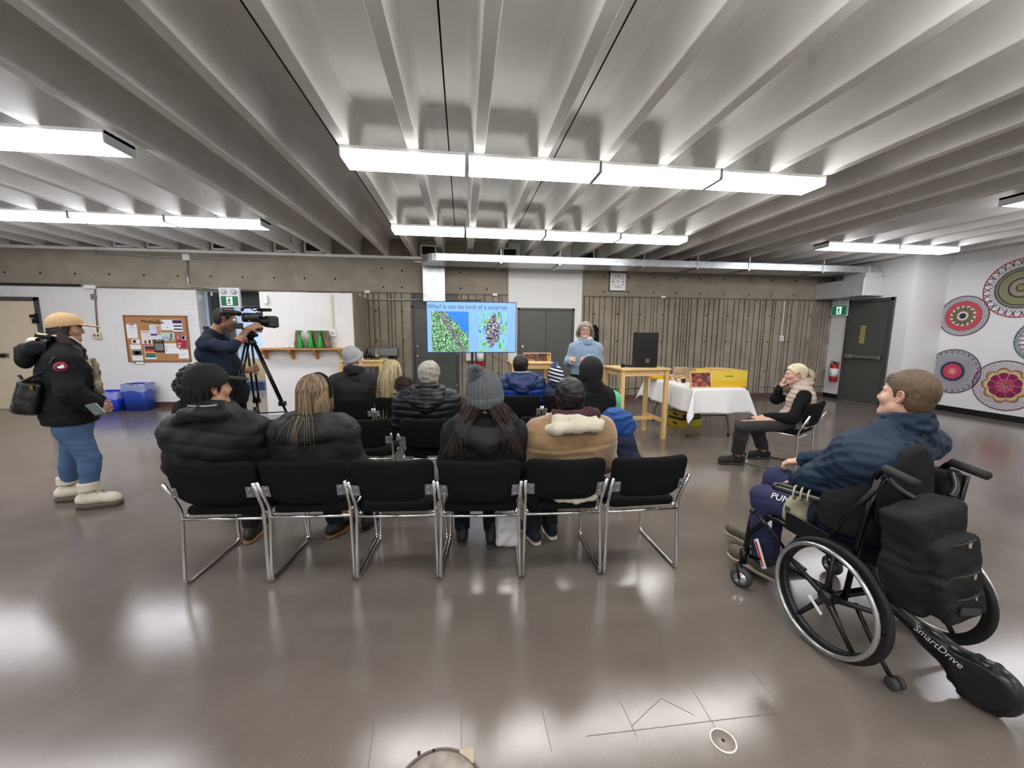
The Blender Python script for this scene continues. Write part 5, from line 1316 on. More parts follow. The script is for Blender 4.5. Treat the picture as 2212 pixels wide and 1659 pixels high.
def shoe(J, q, m, parent, sole=None, L=.26, top=.09, w=.042, boot=0., solem=None, hh=.0, h=.006, heel=.0):
    s = J['s']; a = J['an'+q].copy(); f = nrm(np.array([J['ft'+q][0], J['ft'+q][1], 0.])); g0 = J.get('ground'+q, 0.) 
    b = np.array([a[0], a[1], g0]); hl = b - f*.055*s; to = b + f*(L - .055)*s; ps = .018 + heel
    lo = np.minimum(hl, to) - .09; hi = np.maximum(hl, to) + .09; hi[2] = a[2] + boot + .06; lo[2] = g0 - .03
    F = Field(lo, hi, h); up = V3(0, 0, 1)
    F.cap(hl + up*(.040 + ps), b + f*.03*s + up*(.045 + ps), w*.86*s, w*s, .02); F.cap(b + f*.03*s + up*(.045 + ps), to - f*.05*s + up*(.034 + ps), w*s, w*.92*s, .02); F.cap(to - f*.06*s + up*(.03 + ps), to - f*.03*s + up*(.026 + ps), w*.9*s, w*.62*s, .02)
    F.cap(hl + f*.03 + up*(.06 + ps), a - f*.0 + up*(.02 + boot), w*.92*s, w*(.98)*s, .03)
    F.plane((0, 0, g0 + ps), (0, 0, -1), .004); F.plane((0, 0, a[2] + .02 + boot), (0, 0, 1), .004)
    F.disp(folds(.0016, 60, 3), .03)
    o = build(F, 'shoe', m, parent)
    F = Field(lo, hi, h)
    F.cap(hl + up*.03, b + f*.03*s + up*.03, w*.94*s, w*1.06*s, .02); F.cap(b + f*.03*s + up*.03, to - f*.05*s + up*.03, w*1.06*s, w*1.02*s, .02); F.cap(to - f*.06*s + up*.03, to - f*.026*s + up*.03, w*s, w*.66*s, .02)
    F.plane((0, 0, g0), (0, 0, -1), .003); F.plane((0, 0, g0 + ps + .004), (0, 0, 1), .003)
    if heel:
        F.cap(b + f*.05*s + up*.0, b + f*.10*s + up*.0, heel*.9, None, .01, 's')
    build(F, 'sole', solem or M_rubber, o)
    return o
def pose_sit(x, y, yaw=0., s=1., top=1.30, lean=0., shw=.185, hx=0., hy=0., knee=.46, kz=.52, sp=.12, tuck=0.):
    r = V3(math.cos(R(yaw)), math.sin(R(yaw)), 0); f = V3(-math.sin(R(yaw)), math.cos(R(yaw)), 0); u = V3(0, 0, 1); o = V3(x, y, 0)
    P = lambda a, b, c: o + r*a*s + f*b*s + u*c
    k = (top - .50)/.80
    J = dict(s=s, r=r, f=f, pelvis=P(0, .19, .545), waist=P(0, .17 - lean*.3, .50 + .20*k), chest=P(0, .145 - lean*.6, .50 + .355*k), neck=P(0, .125 - lean, .50 + .50*k),
             shL=P(-shw, .13 - lean*.8, .50 + .425*k), shR=P(shw, .13 - lean*.8, .50 + .425*k))
    J['head'] = P(hx, .13 - lean + hy, top - .118*s)
    for q, sx in (('L', -1), ('R', 1)):
        J['el'+q] = P(sx*(shw + .05), .17, .50 + .20*k); J['wr'+q] = P(sx*.09, .38, .62)
        J['hip'+q] = P(sx*.085, .20, .535); J['kn'+q] = P(sx*sp, knee + .12, kz); J['an'+q] = P(sx*sp, knee + .08 - tuck, .10)
        J['ft'+q] = f*1. + r*sx*.12
    return J
def skincol(m, J, H, c, s=1., lips=True, stub=0.):
    c1 = np.array(srgb(m['c1'])[:3]); c2 = np.array(srgb(m['c2'])[:3])
    def fn(V):
        q = (V - np.array(c)) @ H / s; C = np.tile(c1, (len(V), 1))
        def blend(w, col): 
            nonlocal C; w = np.clip(w, 0, 1)[:, None]; C = C*(1 - w) + np.array(col)*w
        if lips: blend(np.exp(-((q[:, 0]/.020)**4 + ((q[:, 2] + .0575)/.0085)**4))*(q[:, 1] > .07)*.75, c2*.85)
        blend(.28*np.exp(-(((np.abs(q[:, 0]) - .042)/.022)**2 + ((q[:, 2] + .028)/.022)**2))*(q[:, 1] > .03), c2)
        blend(.35*np.exp(-((q[:, 0]/.014)**2 + ((q[:, 2] + .024)/.014)**2))*(q[:, 1] > .08), c2)
        blend(.45*(np.abs(q[:, 0]) > .079)*(np.abs(q[:, 2]) < .05)*(np.abs(q[:, 1]) < .05), c2)
        if stub: blend(stub*np.clip((-.035 - q[:, 2])/.02, 0, 1)*(q[:, 1] > .0)*(q[:, 2] > -.13), c1*.35)
        return C
    return fn
def eyes(J, c, H, s, root, brow, iris='#3a2a20'):
    g = lambda x, y, z: np.array(c) + H @ (np.array([x, y, z])*s) - np.array(root.location)
    M = Matrix([list(r) for r in H]).to_4x4()
    for sx in (-1, 1):
        b = MB(); p = g(sx*.031, .0805, .0045); T = Matrix.Translation(p) @ M
        b.ball((0, 0, 0), (.0105*s, .0095*s, .0065*s), 12, 0, T); e = b.build('eye', mat('eye_white', '#d9d4cf', .15), root)
        MB().lathe((0, .0088*s, 0), [(.0048*s, -.001), (.0048*s, .0006), (.002*s, .0012)], 12, 0, T, 'y').build('iris', mat('iris_' + iris.strip('#'), iris, .1), e)
        MB().tube([g(sx*a, b_, z) for a, b_, z in ((.014, .0945, .0275), (.026, .0925, .0325), (.042, .081, .031), (.050, .071, .026))], [.0026*s, .0036*s, .003*s, .0015*s], 6).build('eyebrow', brow, root)
def body(J, root, sk, H, hs=1., h=.008, hf=None, fine=True, hands=True, nose=1., jaw=1., curl=.45, dirs={}, stub=0., om=False, nr=.056):
    keys = ['head', 'pelvis', 'waist', 'chest', 'shL', 'shR', 'elL', 'elR', 'wrL', 'wrR', 'knL', 'knR', 'anL', 'anR']
    lo, hi = bbox(J, keys, .20); lo[2] = max(lo[2], -.02)
    c = J['head']; fr = (c - .13, c + .13) if hf else None
    F = Field(lo, hi, h, fr, hf)
    torso_prims(F, J, 0.); arm_prims(F, J); leg_prims(F, J)
    for q in 'LR':
        f = nrm(np.array([J['ft'+q][0], J['ft'+q][1], 0])); a = J['an'+q]; F.chain([a, a + f*.06 - V3(0, 0, .05), a + f*.14 - V3(0, 0, .065)], [.036, .032, .022], .02)
        if hands:
            d, n = dirs.get(q, (J['wr'+q] - J['el'+q], V3(0, 0, -1)))
            fingers(F, J['wr'+q], d, n, -1 if q == 'R' else 1, J['s'], curl if not isinstance(curl, dict) else curl[q])
    neck_to(F, c, H, hs, J['neck'], nr)
    head_prims(F, c, H, hs, nose, jaw, fine, om)
    return build(F, 'body', sk, root, 1, skincol(sk, J, H, c, hs, True, stub))
def hair_short(J, root, H, m, s=1., t=.012, front=.070, temple=.025, nape=-.075, h=.004, wave=.0022, seed=0, tilt=.35, top=.0, crown=0., name='hair', sideburn=-.01, fz=120):
    c = J['head']; g = lambda x, y, z: np.array(c) + H @ (np.array([x, y, z])*s)
    F = Field(c - .165*s, c + .175*s, h)
    F.ell(g(0, -.014, .030 + top*.5), [(.0745 + t)*s, (.094 + t)*s, (.084 + t + top*.6)*s], H, 0.)
    F.ell(g(0, -.030, -.030), [(.064 + t*.7)*s, (.060 + t*.8)*s, (.062 + t*.4)*s], H, .03)
    X, Y, Z = F.ax[0][:, None, None], F.ax[1][None, :, None], F.ax[2][None, None, :]
    q = [(X - c[0])*H[0, i]/s + (Y - c[1])*H[1, i]/s + (Z - c[2])*H[2, i]/s for i in range(3)]
    zm = np.interp(q[1], [-.12, -.055, -.030, -.014, -.006, .016, .030, .060, .085, .12], [nape, nape, nape*.6, .028, .030, sideburn, temple, front - .012, front, front + .01])
    v = (zm - q[2]) + .004*np.sin(q[0]*260 + seed)*np.sin(q[1]*190)
    F.comb((slice(None),)*3, v.astype(F32), .010, 'i')
    F.disp(lambda x, y, z: fuzz(wave, fz, seed)(x, y, z), .03)
    return build(F, name, m, root, 0)
def scalp(J, H, s, n, seed, zmin=.0, front=.075, off=.004, backonly=False):
    """root points and outward normals over the hairy part of the head"""
    r = np.random.default_rng(seed); P = []; Nn = []
    v = r.normal(size=(n*4, 3)); v /= np.linalg.norm(v, axis=1)[:, None]
    rad = np.array([.0745 + off, .094 + off, .084 + off]); q = v*rad; q[:, 1] -= .014; q[:, 2] += .030
    lim = np.interp(q[:, 1], [-.11, -.02, 0., .05, .09], [zmin, zmin + .0, .02, .06, front])
    ok = q[:, 2] > lim; q = q[ok][:n]; nn = (v/rad)[ok][:n]; nn /= np.linalg.norm(nn, axis=1)[:, None]
    return J['head'] + (q*s) @ H.T, nn @ H.T, q
def hcoll(J, H, s, off=.008):
    c = J['head']; g = lambda x, y, z: np.array(c) + H @ (np.array([x, y, z])*s)
    return [(g(0, -.014, .03), [(.0745+off)*s, (.094+off)*s, (.084+off)*s], H), (g(0, .01, -.03), [(.066+off)*s, (.07+off)*s, (.08+off)*s], H)]
def beanie(J, root, H, m, s=1., t=.016, low=.0, tall=.02, name='beanie', ribs=0, seed=1, amp=.003, cuff=0., h=.004, colfn=None, back=-.02, slump=0.):
    c = J['head']; g = lambda x, y, z: np.array(c) + H @ (np.array([x, y, z])*s)
    F = Field(c - .20*s, c + .22*s, h)
    F.ell(g(0, -.014, .030), [(.0745 + t)*s, (.094 + t)*s, (.084 + t)*s], H, 0.)
    F.ell(g(0, -.026 - slump*.5, .055 + tall), [(.064 + t)*s, (.076 + t)*s, (.072 + t)*s], H, .05)
    F.ell(g(0, -.03, -.02), [(.070 + t)*s, (.076 + t)*s, (.07 + t)*s], H, .03)
    X, Y, Z = F.ax[0][:, None, None], F.ax[1][None, :, None], F.ax[2][None, None, :]
    q = [(X - c[0])*H[0, i]/s + (Y - c[1])*H[1, i]/s + (Z - c[2])*H[2, i]/s for i in range(3)]
    zm = np.interp(q[1], [-.13, -.03, .08, .12], [back, low, .040, .045])
    if cuff:
        band = np.clip(1 - np.abs((q[2] - zm - cuff/2)/(cuff*.62))**4, 0, 1); F.d -= (band*.006).astype(F32)
    if ribs:
        a_ = np.arctan2(q[0], q[1] + .014); F.d += (amp*(np.abs(np.sin(a_*ribs/2)) - .5)).astype(F32) + (amp*.16*np.sin(q[2]*520)).astype(F32)
    F.comb((slice(None),)*3, (zm - q[2]).astype(F32), .006, 'i')
    if not ribs: F.disp(folds(amp, 40, seed), .03)
    return build(F, name, m, root, 0 if ribs else 1)
def pompom(c, r, parent, mats, n=700, seed=0, width=.002):
    rg = np.random.default_rng(seed); v = rg.normal(size=(n, 3)); v /= np.linalg.norm(v, axis=1)[:, None]
    P = np.array(c) + v*r*.35
    return strands('pompom', P, v + rg.normal(size=(n, 3))*.25, rg.uniform(.5, .72, n)*r, 4, parent, mats, width, .15, noise=.5, seed=seed)
def collar(F, J, R0=.085, r=.026, z=.0, k=.02, back=0., tilt=.02):
    nb = J['neck'] + V3(0, 0, z); pts = []
    for i in range(13):
        a = 2*PI*i/12; pts.append(nb + J['r']*math.cos(a)*R0 + J['f']*(math.sin(a)*R0*.95 - back*.5) - V3(0, 0, tilt*math.sin(a)))
    F.chain(pts, r, k)
def jacket(J, root, m, name='jacket', off=.028, hem=.50, h=.008, disp=(), stand=.03, Rc=.078, sleeves='LR', cuff=.97, belly=1.05, chest=1.03, hipw=1.03, sk=.03, extra=None, smooth=1, neckcut=None, hemk=.01, up=.052, legs=False, slope=None):
    keys = ['pelvis', 'waist', 'chest', 'neck', 'shL', 'shR', 'elL', 'elR', 'wrL', 'wrR']
    lo, hi = bbox(J, keys, .22); lo[2] = hem - .05
    F = Field(lo, hi, h)
    torso_prims(F, J, off, .06, chest, belly, hipw); 
    if sleeves: arm_prims(F, J, off*.8, sleeves, sk, up, .043, .034, cuff)
    if legs: leg_prims(F, J, off, 'LR', .05)
    if stand:
        for z in np.linspace(.0, stand, 3): collar(F, J, Rc, .020 + off*.25, .035 + z, .015)
    if extra: extra(F)
    for d in disp: F.disp(d)
    F.plane((0, 0, hem), (0, 0, -1), hemk)
    c = J['head']; nb = J['neck']
    if neckcut: F.cap(nb + V3(0, 0, .06), nb + V3(0, 0, .25), neckcut, neckcut*1.1, .01, 's')
    return build(F, name, m, root, smooth)
def trousers(J, root, m, name='trousers', off=.016, h=.009, stop=.985, flare=1.3, disp=(), top=None, belly=1.0, hipw=1.05, th=.084, kn=.056, an=.037):
    lo, hi = bbox(J, ['pelvis', 'hipL', 'hipR', 'knL', 'knR', 'anL', 'anR', 'waist'], .17); lo[2] = max(lo[2], .0)
    F = Field(lo, hi, h); r, s = J['r'], J['s']
    for sx in (-1, 1): F.cap(J['pelvis'] + r*sx*.075*s*hipw, J['waist'] + r*sx*.055*s, .098*s*hipw + off, .096*s*belly + off*.6, .06)
    leg_prims(F, J, off, 'LR', .03, stop, flare, th, kn, an)
    for d in disp: F.disp(d)
    tz = top if top else J['waist'][2] - .02
    F.plane((0, 0, tz), (0, 0, 1), .01)
    for q in 'LR':
        a = J['kn'+q] + (J['an'+q] - J['kn'+q])*stop; F.plane((0, 0, a[2] - .0), (0, 0, -1), .004) if q == 'L' else None
    return build(F, name, m, root, 1)
def person(label, x, y): return thing('person', label, 'person', (x, y, 0.))
M_hblk = hairmat('black', '#15110f'); M_hblk2 = hairmat('black2', '#231a17'); M_hbr = hairmat('dark_brown', '#2a1a15'); M_hbr2 = hairmat('brown', '#3d261d')
M_bl1 = hairmat('blonde_dark', '#4a3a2b'); M_bl2 = hairmat('blonde_mid', '#7a664c'); M_bl3 = hairmat('blonde_light', '#a8957a'); M_bl4 = hairmat('blonde_pale', '#c9b88c')
M_gy1 = hairmat('grey', '#9a958c'); M_gy2 = hairmat('silver', '#c9c5bd'); M_gy3 = hairmat('grey_dark', '#6d675f')
M_sh = hairmat('light_brown', '#54432f'); M_sh2 = hairmat('light_brown2', '#6e5942')
M_wb1 = hairmat('white_blonde', '#d8cba6'); M_wb2 = hairmat('white_blonde2', '#e9e0c4')
def short_strands(J, root, H, mats, s, n, L, seed, zmin=-.05, dirv=None, width=.0011, front=.078, off=.010, grav=.15, noise=.25, name='hair_tuft', lift=.12):
    P, Nn, q = scalp(J, H, s, n, seed, zmin, front, off)
    cr = J['head'] + H @ (np.array([0, -.05, .11])*s)
    T = P - cr; T -= Nn*(T*Nn).sum(1)[:, None]; T /= np.linalg.norm(T, axis=1)[:, None] + 1e-6
    V = T*.9 + Nn*lift
    if dirv is not None: V = V + np.array(dirv)
    return strands(name, P, V, np.random.default_rng(seed).uniform(.6, 1.1, n)*L, 4, root, mats, width, grav, hcoll(J, H, s, off*.8), noise, seed)

# ---------------------------------------------------------------- 1 man in the black cap
def p_capman():
    root = person('person in black cap and black puffer jacket seated at left of nearest row', -1.47, 2.44); s = 1.0
    J = pose_sit(-1.45, 2.31, -4, s, 1.285, .03, .20, -.03, .03); H = rotm(-38, 2, 4)
    J['elL'] += V3(-.02, 0, 0)
    J['knR'] = J['knR'] + V3(.22, 0, 0); J['anR'] = V3(-.95, 2.86, .09); J['ftR'] = V3(.5, .8, 0)
    body(J, root, SK_MED, H, .98, .008, .0045, curl=.5)
    eyes(J, J['head'], H, .98, root, M_hblk)
    m = fabric('black_nylon', '#17171a', .55, .25, 60)
    def ex(F):
        nb = J['neck']
        F.chain([nb + V3(-.16, -.055, .015), nb + V3(-.09, -.10, .045), nb + V3(0, -.115, .05), nb + V3(.09, -.09, .045), nb + V3(.15, -.04, .01)], [.026, .034, .036, .033, .022], .03)
    jacket(J, root, m, off=.045, hem=.47, disp=[quilt(.007, .085, .03, .10), folds(.007, 24, 5)], stand=.035, Rc=.088, extra=ex, belly=1.15, chest=1.1)
    nb = J['neck']; MB().tube([tuple(nb + V3(.105*math.cos(a), .100*math.sin(a) - .018, .098)) for a in np.linspace(PI*1.03, PI*1.75, 12)], .003, 6).build('collar_piping', mat('piping_grey', '#b9b9b6', .5), root, origin=None).location = [-v for v in root.location]
    trousers(J, root, fabric('dark_denim', '#1d1e24'), disp=[folds(.004, 30, 2)])
    for q in 'LR': shoe(J, q, mat('shoe_dark', '#1b1712', .5), root, solem=mat('sole_tan', '#8a6b3e', .6))
    hair_short(J, root, H, M_hblk, .98, .016, .06, .03, -.115, seed=3, sideburn=-.028)
    c = J['head']; g = lambda x, y, z: c + H @ V3(x, y, z)
    P, Nn, q = scalp(J, H, .98, 900, 5, -.03, .05, .012); ok = (q[:, 1] < -.01) & ((np.abs(q[:, 0]) < .055) | (q[:, 1] < -.045))
    strands('back_hair', P[ok], Nn[ok]*.3 + V3(0, 0, -1), .13, 6, root, [M_hblk, M_hblk2], .0026, .9, hcoll(J, H, .98, .016), .12, 4)
    mc = fabric('black_cap', '#18181a', .8, .2, 500)
    F = Field(c - .18, c + .2, .004); t = .019
    F.ell(g(0, -.014, .036), [.0745 + t, .094 + t, .090 + t], H, 0.); F.ell(g(0, -.02, .07), [.074, .086, .062], H, .04)
    X, Y, Z = F.ax[0][:, None, None], F.ax[1][None, :, None], F.ax[2][None, None, :]
    q = [(X - c[0])*H[0, i] + (Y - c[1])*H[1, i] + (Z - c[2])*H[2, i] for i in range(3)]
    F.comb((slice(None),)*3, (np.interp(q[1], [-.14, -.02, .09], [-.012, .012, .040]) - q[2]).astype(F32), .005, 'i')
    a_ = np.arctan2(q[0], q[1] + .014); F.d += (.0012*np.exp(-(np.sin(a_*3)/.05)**2)).astype(F32)
    F.ell(g(0, -.118, .018), [.03, .03, .022], H, .008, 's')
    cap = build(F, 'baseball_cap', mc, root)
    F = Field(c - .2, c + .25, .004)
    F.ell(g(0, .125, .044), [.078, .082, .012], rotm(-38, -8, 4), 0.); F.plane(g(0, .075, .03), -(H @ V3(0, 1, 0)), .004)
    build(F, 'brim', mc, cap)
    MB().ball(tuple(g(-.03, -.118, .018) - np.array(root.location)), (.007, .007, .004), 8).build('cap_eyelet', mat('cap_pin', '#eeeeee', .3), cap)
    return J
p_capman()
# ---------------------------------------------------------------- 2 woman with headband
def p_headband():
    root = person('person with long dark blonde hair and black headband in olive black coat, nearest row', -.9, 2.42); s = .95
    J = pose_sit(-.905, 2.285, -3, s, 1.235, .0, .175, .015, .03); H = rotm(-22, -2, 0)
    J['anL'] = V3(-.985, 2.93, .09); J['anR'] = V3(-.74, 2.95, .10)
    body(J, root, SK_PALE, H, .95, .009, .005, curl=.5); eyes(J, J['head'], H, .95, root, M_bl1)
    m = fabric('olive_black', '#1c1f1e', .6, .25, 70); nb = J['neck']
    def ex(F):
        for dz, rr, w_, b_ in ((-.015, .050, .20, .12), (.02, .042, .15, .10), (-.05, .045, .215, .135)):
            F.chain([nb + V3(-w_, .04, dz - .02), nb + V3(-w_*.85, -b_*.45, dz), nb + V3(-w_*.45, -b_*.9, dz + .008), nb + V3(0, -b_, dz + .005), nb + V3(w_*.45, -b_*.9, dz + .008), nb + V3(w_*.85, -b_*.45, dz), nb + V3(w_, .04, dz - .02)], rr, .02)
    jacket(J, root, m, 'coat', .040, .40, disp=[folds(.006, 26, 15), quilt(.004, .10, .02, -.12)], stand=0., extra=ex, hipw=1.25, belly=1.15)
    trousers(J, root, fabric('black_leggings', '#141416'), disp=[folds(.003, 30, 2)])
    shoe(J, 'L', mat('boot_tan', '#a57e45', .3), root, solem=mat('sole_tan', '#8a6b3e', .6), boot=.05); shoe(J, 'R', mat('boot_dark', '#1a1c20', .6), root, boot=.06)
    hair_short(J, root, H, M_bl1, .95, .018, .07, .02, -.09, seed=3, name='hair', sideburn=-.06)
    c = J['head']; F = Field(c - .22, c + .18, .005); gg = lambda x, y, z: c + H @ (V3(x, y, z)*.95)
    F.ell(gg(0, -.030, .02), [.086, .080, .088], H, 0.); F.ell(gg(0, -.035, -.06), [.090, .070, .09], H, .06); F.ell(gg(0, -.04, -.12), [.090, .062, .06], H, .05)
    F.plane(gg(0, 0, -.165), (0, 0, -1), .01); F.disp(folds(.003, 60, 2)); build(F, 'hair_back', M_bl2, root)
    P, Nn, q = scalp(J, H, .95, 2600, 8, -.02, .06, .012)
    side = np.sign(q[:, 0])[:, None]; V = (H @ (np.stack([side[:, 0]*.35, -.35*np.ones(len(q)), -.9*np.ones(len(q))]))).T + Nn*.1
    cl = hcoll(J, H, .95, .020) + [(gg(0, -.035, -.06), [.098, .078, .10], H), (gg(0, -.04, -.12), [.098, .070, .09], H)]
    strands('long_hair', P, V, np.random.default_rng(2).uniform(.11, .165, len(P)), 12, root, [M_bl1, M_bl2, M_bl1, M_bl2, M_bl3], .0022, 3., cl, .05, 9)
    P, Nn, q = scalp(J, H, .95, 600, 18, -.02, .05, .016); ok = (q[:, 1] < -.04) & (np.abs(q[:, 0]) < .05); P = P[ok][:26]; 
    strands('loose_locks', P, np.tile(V3(.15, -.4, -.6), (len(P), 1)), .34, 14, root, [M_bl2, M_bl2, M_bl3], .0010, 1.3, cl + [(J['neck'] + V3(0, -.06, -.06), [.20, .15, .14], None)], .28, 19)
    F = Field(c - .17, c + .17, .004); b = lambda x, y, z: c + H @ (V3(x, y, z)*.95)
    F.chain([b(math.cos(a)*.098, .012 + .01*math.sin(a), .020 + math.sin(a)*.108) for a in np.linspace(-.25, PI + .25, 16)], .013, .004)
    F.disp(folds(.0015, 90, 4), .03); build(F, 'headband', fabric('black_knit', '#121214', .9, .6, 300), root)
p_headband()
# ---------------------------------------------------------------- 3 woman in pompom beanie
def p_pombeanie():
    root = person('person in grey cable-knit pompom beanie and black hooded coat, nearest row', .10, 2.32); s = .95
    J = pose_sit(.115, 2.18, -5, s, 1.215, .0, .175, .0, .03); H = rotm(-5, 0, -3)
    J['anL'] = V3(-.02, 2.66, .09); J['anR'] = V3(.19, 2.60, .09)
    for q in 'LR': J['kn'+q] = J['an'+q] + V3(0, .10, .40)
    body(J, root, SK_FAIR, H, .95, .009, .006, curl=.5, fine=False)
    nb = J['neck']; m = fabric('black_wool', '#161618', .85, .5, 120)
    jacket(J, root, m, 'coat', .045, .43, disp=[folds(.007, 22, 25)], stand=0., hipw=1.15, belly=1.15)
    F = Field(nb - .28, nb + .25, .008)
    F.chain([nb + V3(-.15, .05, .04), nb + V3(-.155, -.04, .02), nb + V3(-.11, -.115, -.03), nb + V3(0, -.150, -.075), nb + V3(.11, -.115, -.03), nb + V3(.155, -.04, .02), nb + V3(.15, .05, .04)], [.03, .045, .055, .062, .055, .045, .03], .04)
    F.ell(nb + V3(0, -.085, -.02), [.14, .085, .07], None, .03)
    F.ell(nb + V3(0, -.07, .075), [.115, .10, .07], None, .03, 's'); F.disp(folds(.005, 40, 6))
    build(F, 'hood', fabric('black_hood', '#1b1c1f', .7, .2, 80), root)
    trousers(J, root, fabric('black_trousers', '#121214'), disp=[folds(.004, 30, 2)])
    for q in 'LR': shoe(J, q, mat('boot_black', '#101012', .6, bump=.3, bscale=200), root, boot=.07, solem=mat('sole_grey', '#3b3632', .7))
    bt = beanie(J, root, H, fabric('grey_knit', '#5d6164', .95, .6, 260), 1.04, .026, -.02, .018, ribs=34, amp=.010, cuff=.05, back=-.045)
    c = J['head'] + H @ V3(-.045, -.075, .165)
    pm = [mat('yarn_grey', '#666a6d', .95), mat('yarn_grey_light', '#84888b', .95)]
    o = pompom(c, .052, root, pm, 3000, 3, .0028); o.name = 'pompom'
    P, Nn, q = scalp(J, H, .95, 3200, 28, -.03, .03, .006); ok = q[:, 2] < .045; P, q, Nn = P[ok], q[ok], Nn[ok]
    P = P - V3(0, 0, .03); V = (H @ np.stack([np.sign(q[:, 0])*.9, -.5 - 0*q[:, 0], -.5 - 0*q[:, 0]])).T
    cl = hcoll(J, H, .95, .014) + [(nb + V3(0, -.02, -.13), [.235, .15, .16], None), (nb + V3(0, -.09, -.03), [.155, .12, .10], None)]
    strands('long_hair', P, V, np.random.default_rng(3).uniform(.20, .36, len(P)), 14, root, [M_hbr, M_hblk2, M_hbr2], .0026, .9, cl, .30, 29, curl=.10)
p_pombeanie()
# ---------------------------------------------------------------- 4 man in sheepskin coat
def p_sheepskin():
    root = person('person with short black hair in tan sheepskin coat with cream collar, nearest row', .67, 2.3); s = 1.0
    J = pose_sit(.665, 2.157, 2, s, 1.215, .0, .195, -.005, .03); H = rotm(4, 6, -4)
    J['anL'] = V3(.49, 2.60, .09); J['anR'] = V3(.63, 2.66, .09); J['ftL'] = V3(-.25, 1, 0); J['ftR'] = V3(-.1, 1, 0)
    for q in 'LR': J['kn'+q] = J['an'+q] + V3(0, .12, .41)
    body(J, root, SK_BROWN, H, .98, .009, .0045, curl=.5)
    eyes(J, J['head'], H, .98, root, M_hblk)
    hair_short(J, root, H, M_hblk, .98, .016, .065, .02, -.088, wave=.004, seed=9, top=.008, fz=90)
    short_strands(J, root, H, [M_hblk, M_hblk2], .98, 3200, .022, 31, -.078, width=.0013, off=.013, noise=.35)
    m = mat('suede_tan', '#8b7150', .9, bump=.25, bscale=40, col2='#73593b', vscale=7, sheen=.4); nb = J['neck']
    def seam(x, y, z):
        d = (z - (.80 + .35*(x - .67)**2 - .02*np.sin(6*x)))
        return .004*np.exp(-(d/.006)**2) - .005*np.exp(-((d + .018)/.012)**2)
    jacket(J, root, m, 'coat', .042, .53, disp=[folds(.006, 20, 35), seam], stand=0., chest=1.08, belly=1.12)
    F = Field(nb - V3(.30, .25, .14), nb + V3(.30, .2, .15), .006)
    F.chain([nb + V3(-.13, .07, .03), nb + V3(-.205, -.03, -.030), nb + V3(-.125, -.125, -.006), nb + V3(0, -.150, .012), nb + V3(.115, -.125, .008), nb + V3(.175, -.03, .0), nb + V3(.12, .07, .03)], [.022, .026, .032, .034, .034, .028, .022], .03)
    F.chain([nb + V3(-.12, .02, .03), nb + V3(-.10, -.07, .035), nb + V3(0, -.10, .045), nb + V3(.10, -.07, .035), nb + V3(.12, .02, .03)], .032, .03)
    F.disp(fuzz(.0028, 420, 8), .03); build(F, 'fleece_collar', mat('fleece', '#cbc3b2', .95, bump=.8, bscale=220), root, 0)
    F = Field(nb - V3(.2, .2, .1), nb + V3(.24, .2, .2), .006)
    F.chain([nb + V3(-.10, .05, .06), nb + V3(-.105, -.03, .065), nb + V3(0, -.085, .07), nb + V3(.09, -.07, .075), nb + V3(.14, -.03, .06), nb + V3(.10, .05, .07)], [.02, .022, .026, .034, .032, .02], .02); F.disp(folds(.004, 60, 3))
    build(F, 'hoodie_hood', fabric('maroon', '#432832', .9), root)
    F = Field(V3(.40, 2.08, .46), V3(.93, 2.50, .60), .007)
    F.chain([V3(.47, 2.22, .535), V3(.56, 2.155, .512), V3(.665, 2.135, .505), V3(.77, 2.155, .512), V3(.86, 2.22, .535)], .017, .02); F.disp(fuzz(.004, 300, 8), .03)
    build(F, 'fleece_hem', MATS['fleece'], root, 0)
    trousers(J, root, fabric('charcoal_trousers', '#222226'), disp=[folds(.004, 30, 2)])
    for q in 'LR':
        sh = shoe(J, q, fabric('navy_sneaker', '#1c2530', .8), root, solem=mat('sole_cream', '#cfc6b4', .6))
p_sheepskin()
# ---------------------------------------------------------------- 5 grey haired man, quilted jacket
def p_grey():
    root = person('person with grey hair in black quilted down jacket with hood, middle row', -.29, 3.4)
    J = pose_sit(-.315, 3.28, 0, 1.0, 1.245, -.0, .195, .02, .03); H = rotm(-18, -6, 0)
    body(J, root, SK_FAIR, H, .98, .010, .006, curl=.5); eyes(J, J['head'], H, .98, root, M_gy3)
    hair_short(J, root, H, M_gy1, .98, .018, .072, .02, -.088, wave=.004, seed=4, fz=80)
    short_strands(J, root, H, [M_gy1, M_gy2, M_gy2], .98, 2800, .030, 41, -.07, width=.0014, off=.015, noise=.2)
    m = fabric('black_down', '#191b1f', .38, .08, 60); nb = J['neck']
    jacket(J, root, m, off=.040, hem=.50, disp=[quilt(.014, .062, .03, .0), folds(.004, 25, 5)], stand=.02, belly=1.1, chest=1.06)
    F = Field(nb - V3(.22, .26, .22), nb + V3(.22, .16, .14), .007)
    F.chain([nb + V3(-.12, .03, .05), nb + V3(-.115, -.05, .03), nb + V3(-.09, -.115, -.04), nb + V3(0, -.135, -.09), nb + V3(.09, -.115, -.04), nb + V3(.115, -.05, .03), nb + V3(.12, .03, .05)], [.03, .04, .045, .05, .045, .04, .03], .03)
    F.ell(nb + V3(0, -.10, -.01), [.10, .06, .085], None, .03); F.disp(quilt(.010, .036, .0)); build(F, 'hood', m, root)
    trousers(J, root, fabric('dark_trousers', '#22242a'), disp=[folds(.004, 30, 2)])
    for q in 'LR': shoe(J, q, mat('shoe_dark', '#1b1712', .5), root)
p_grey()
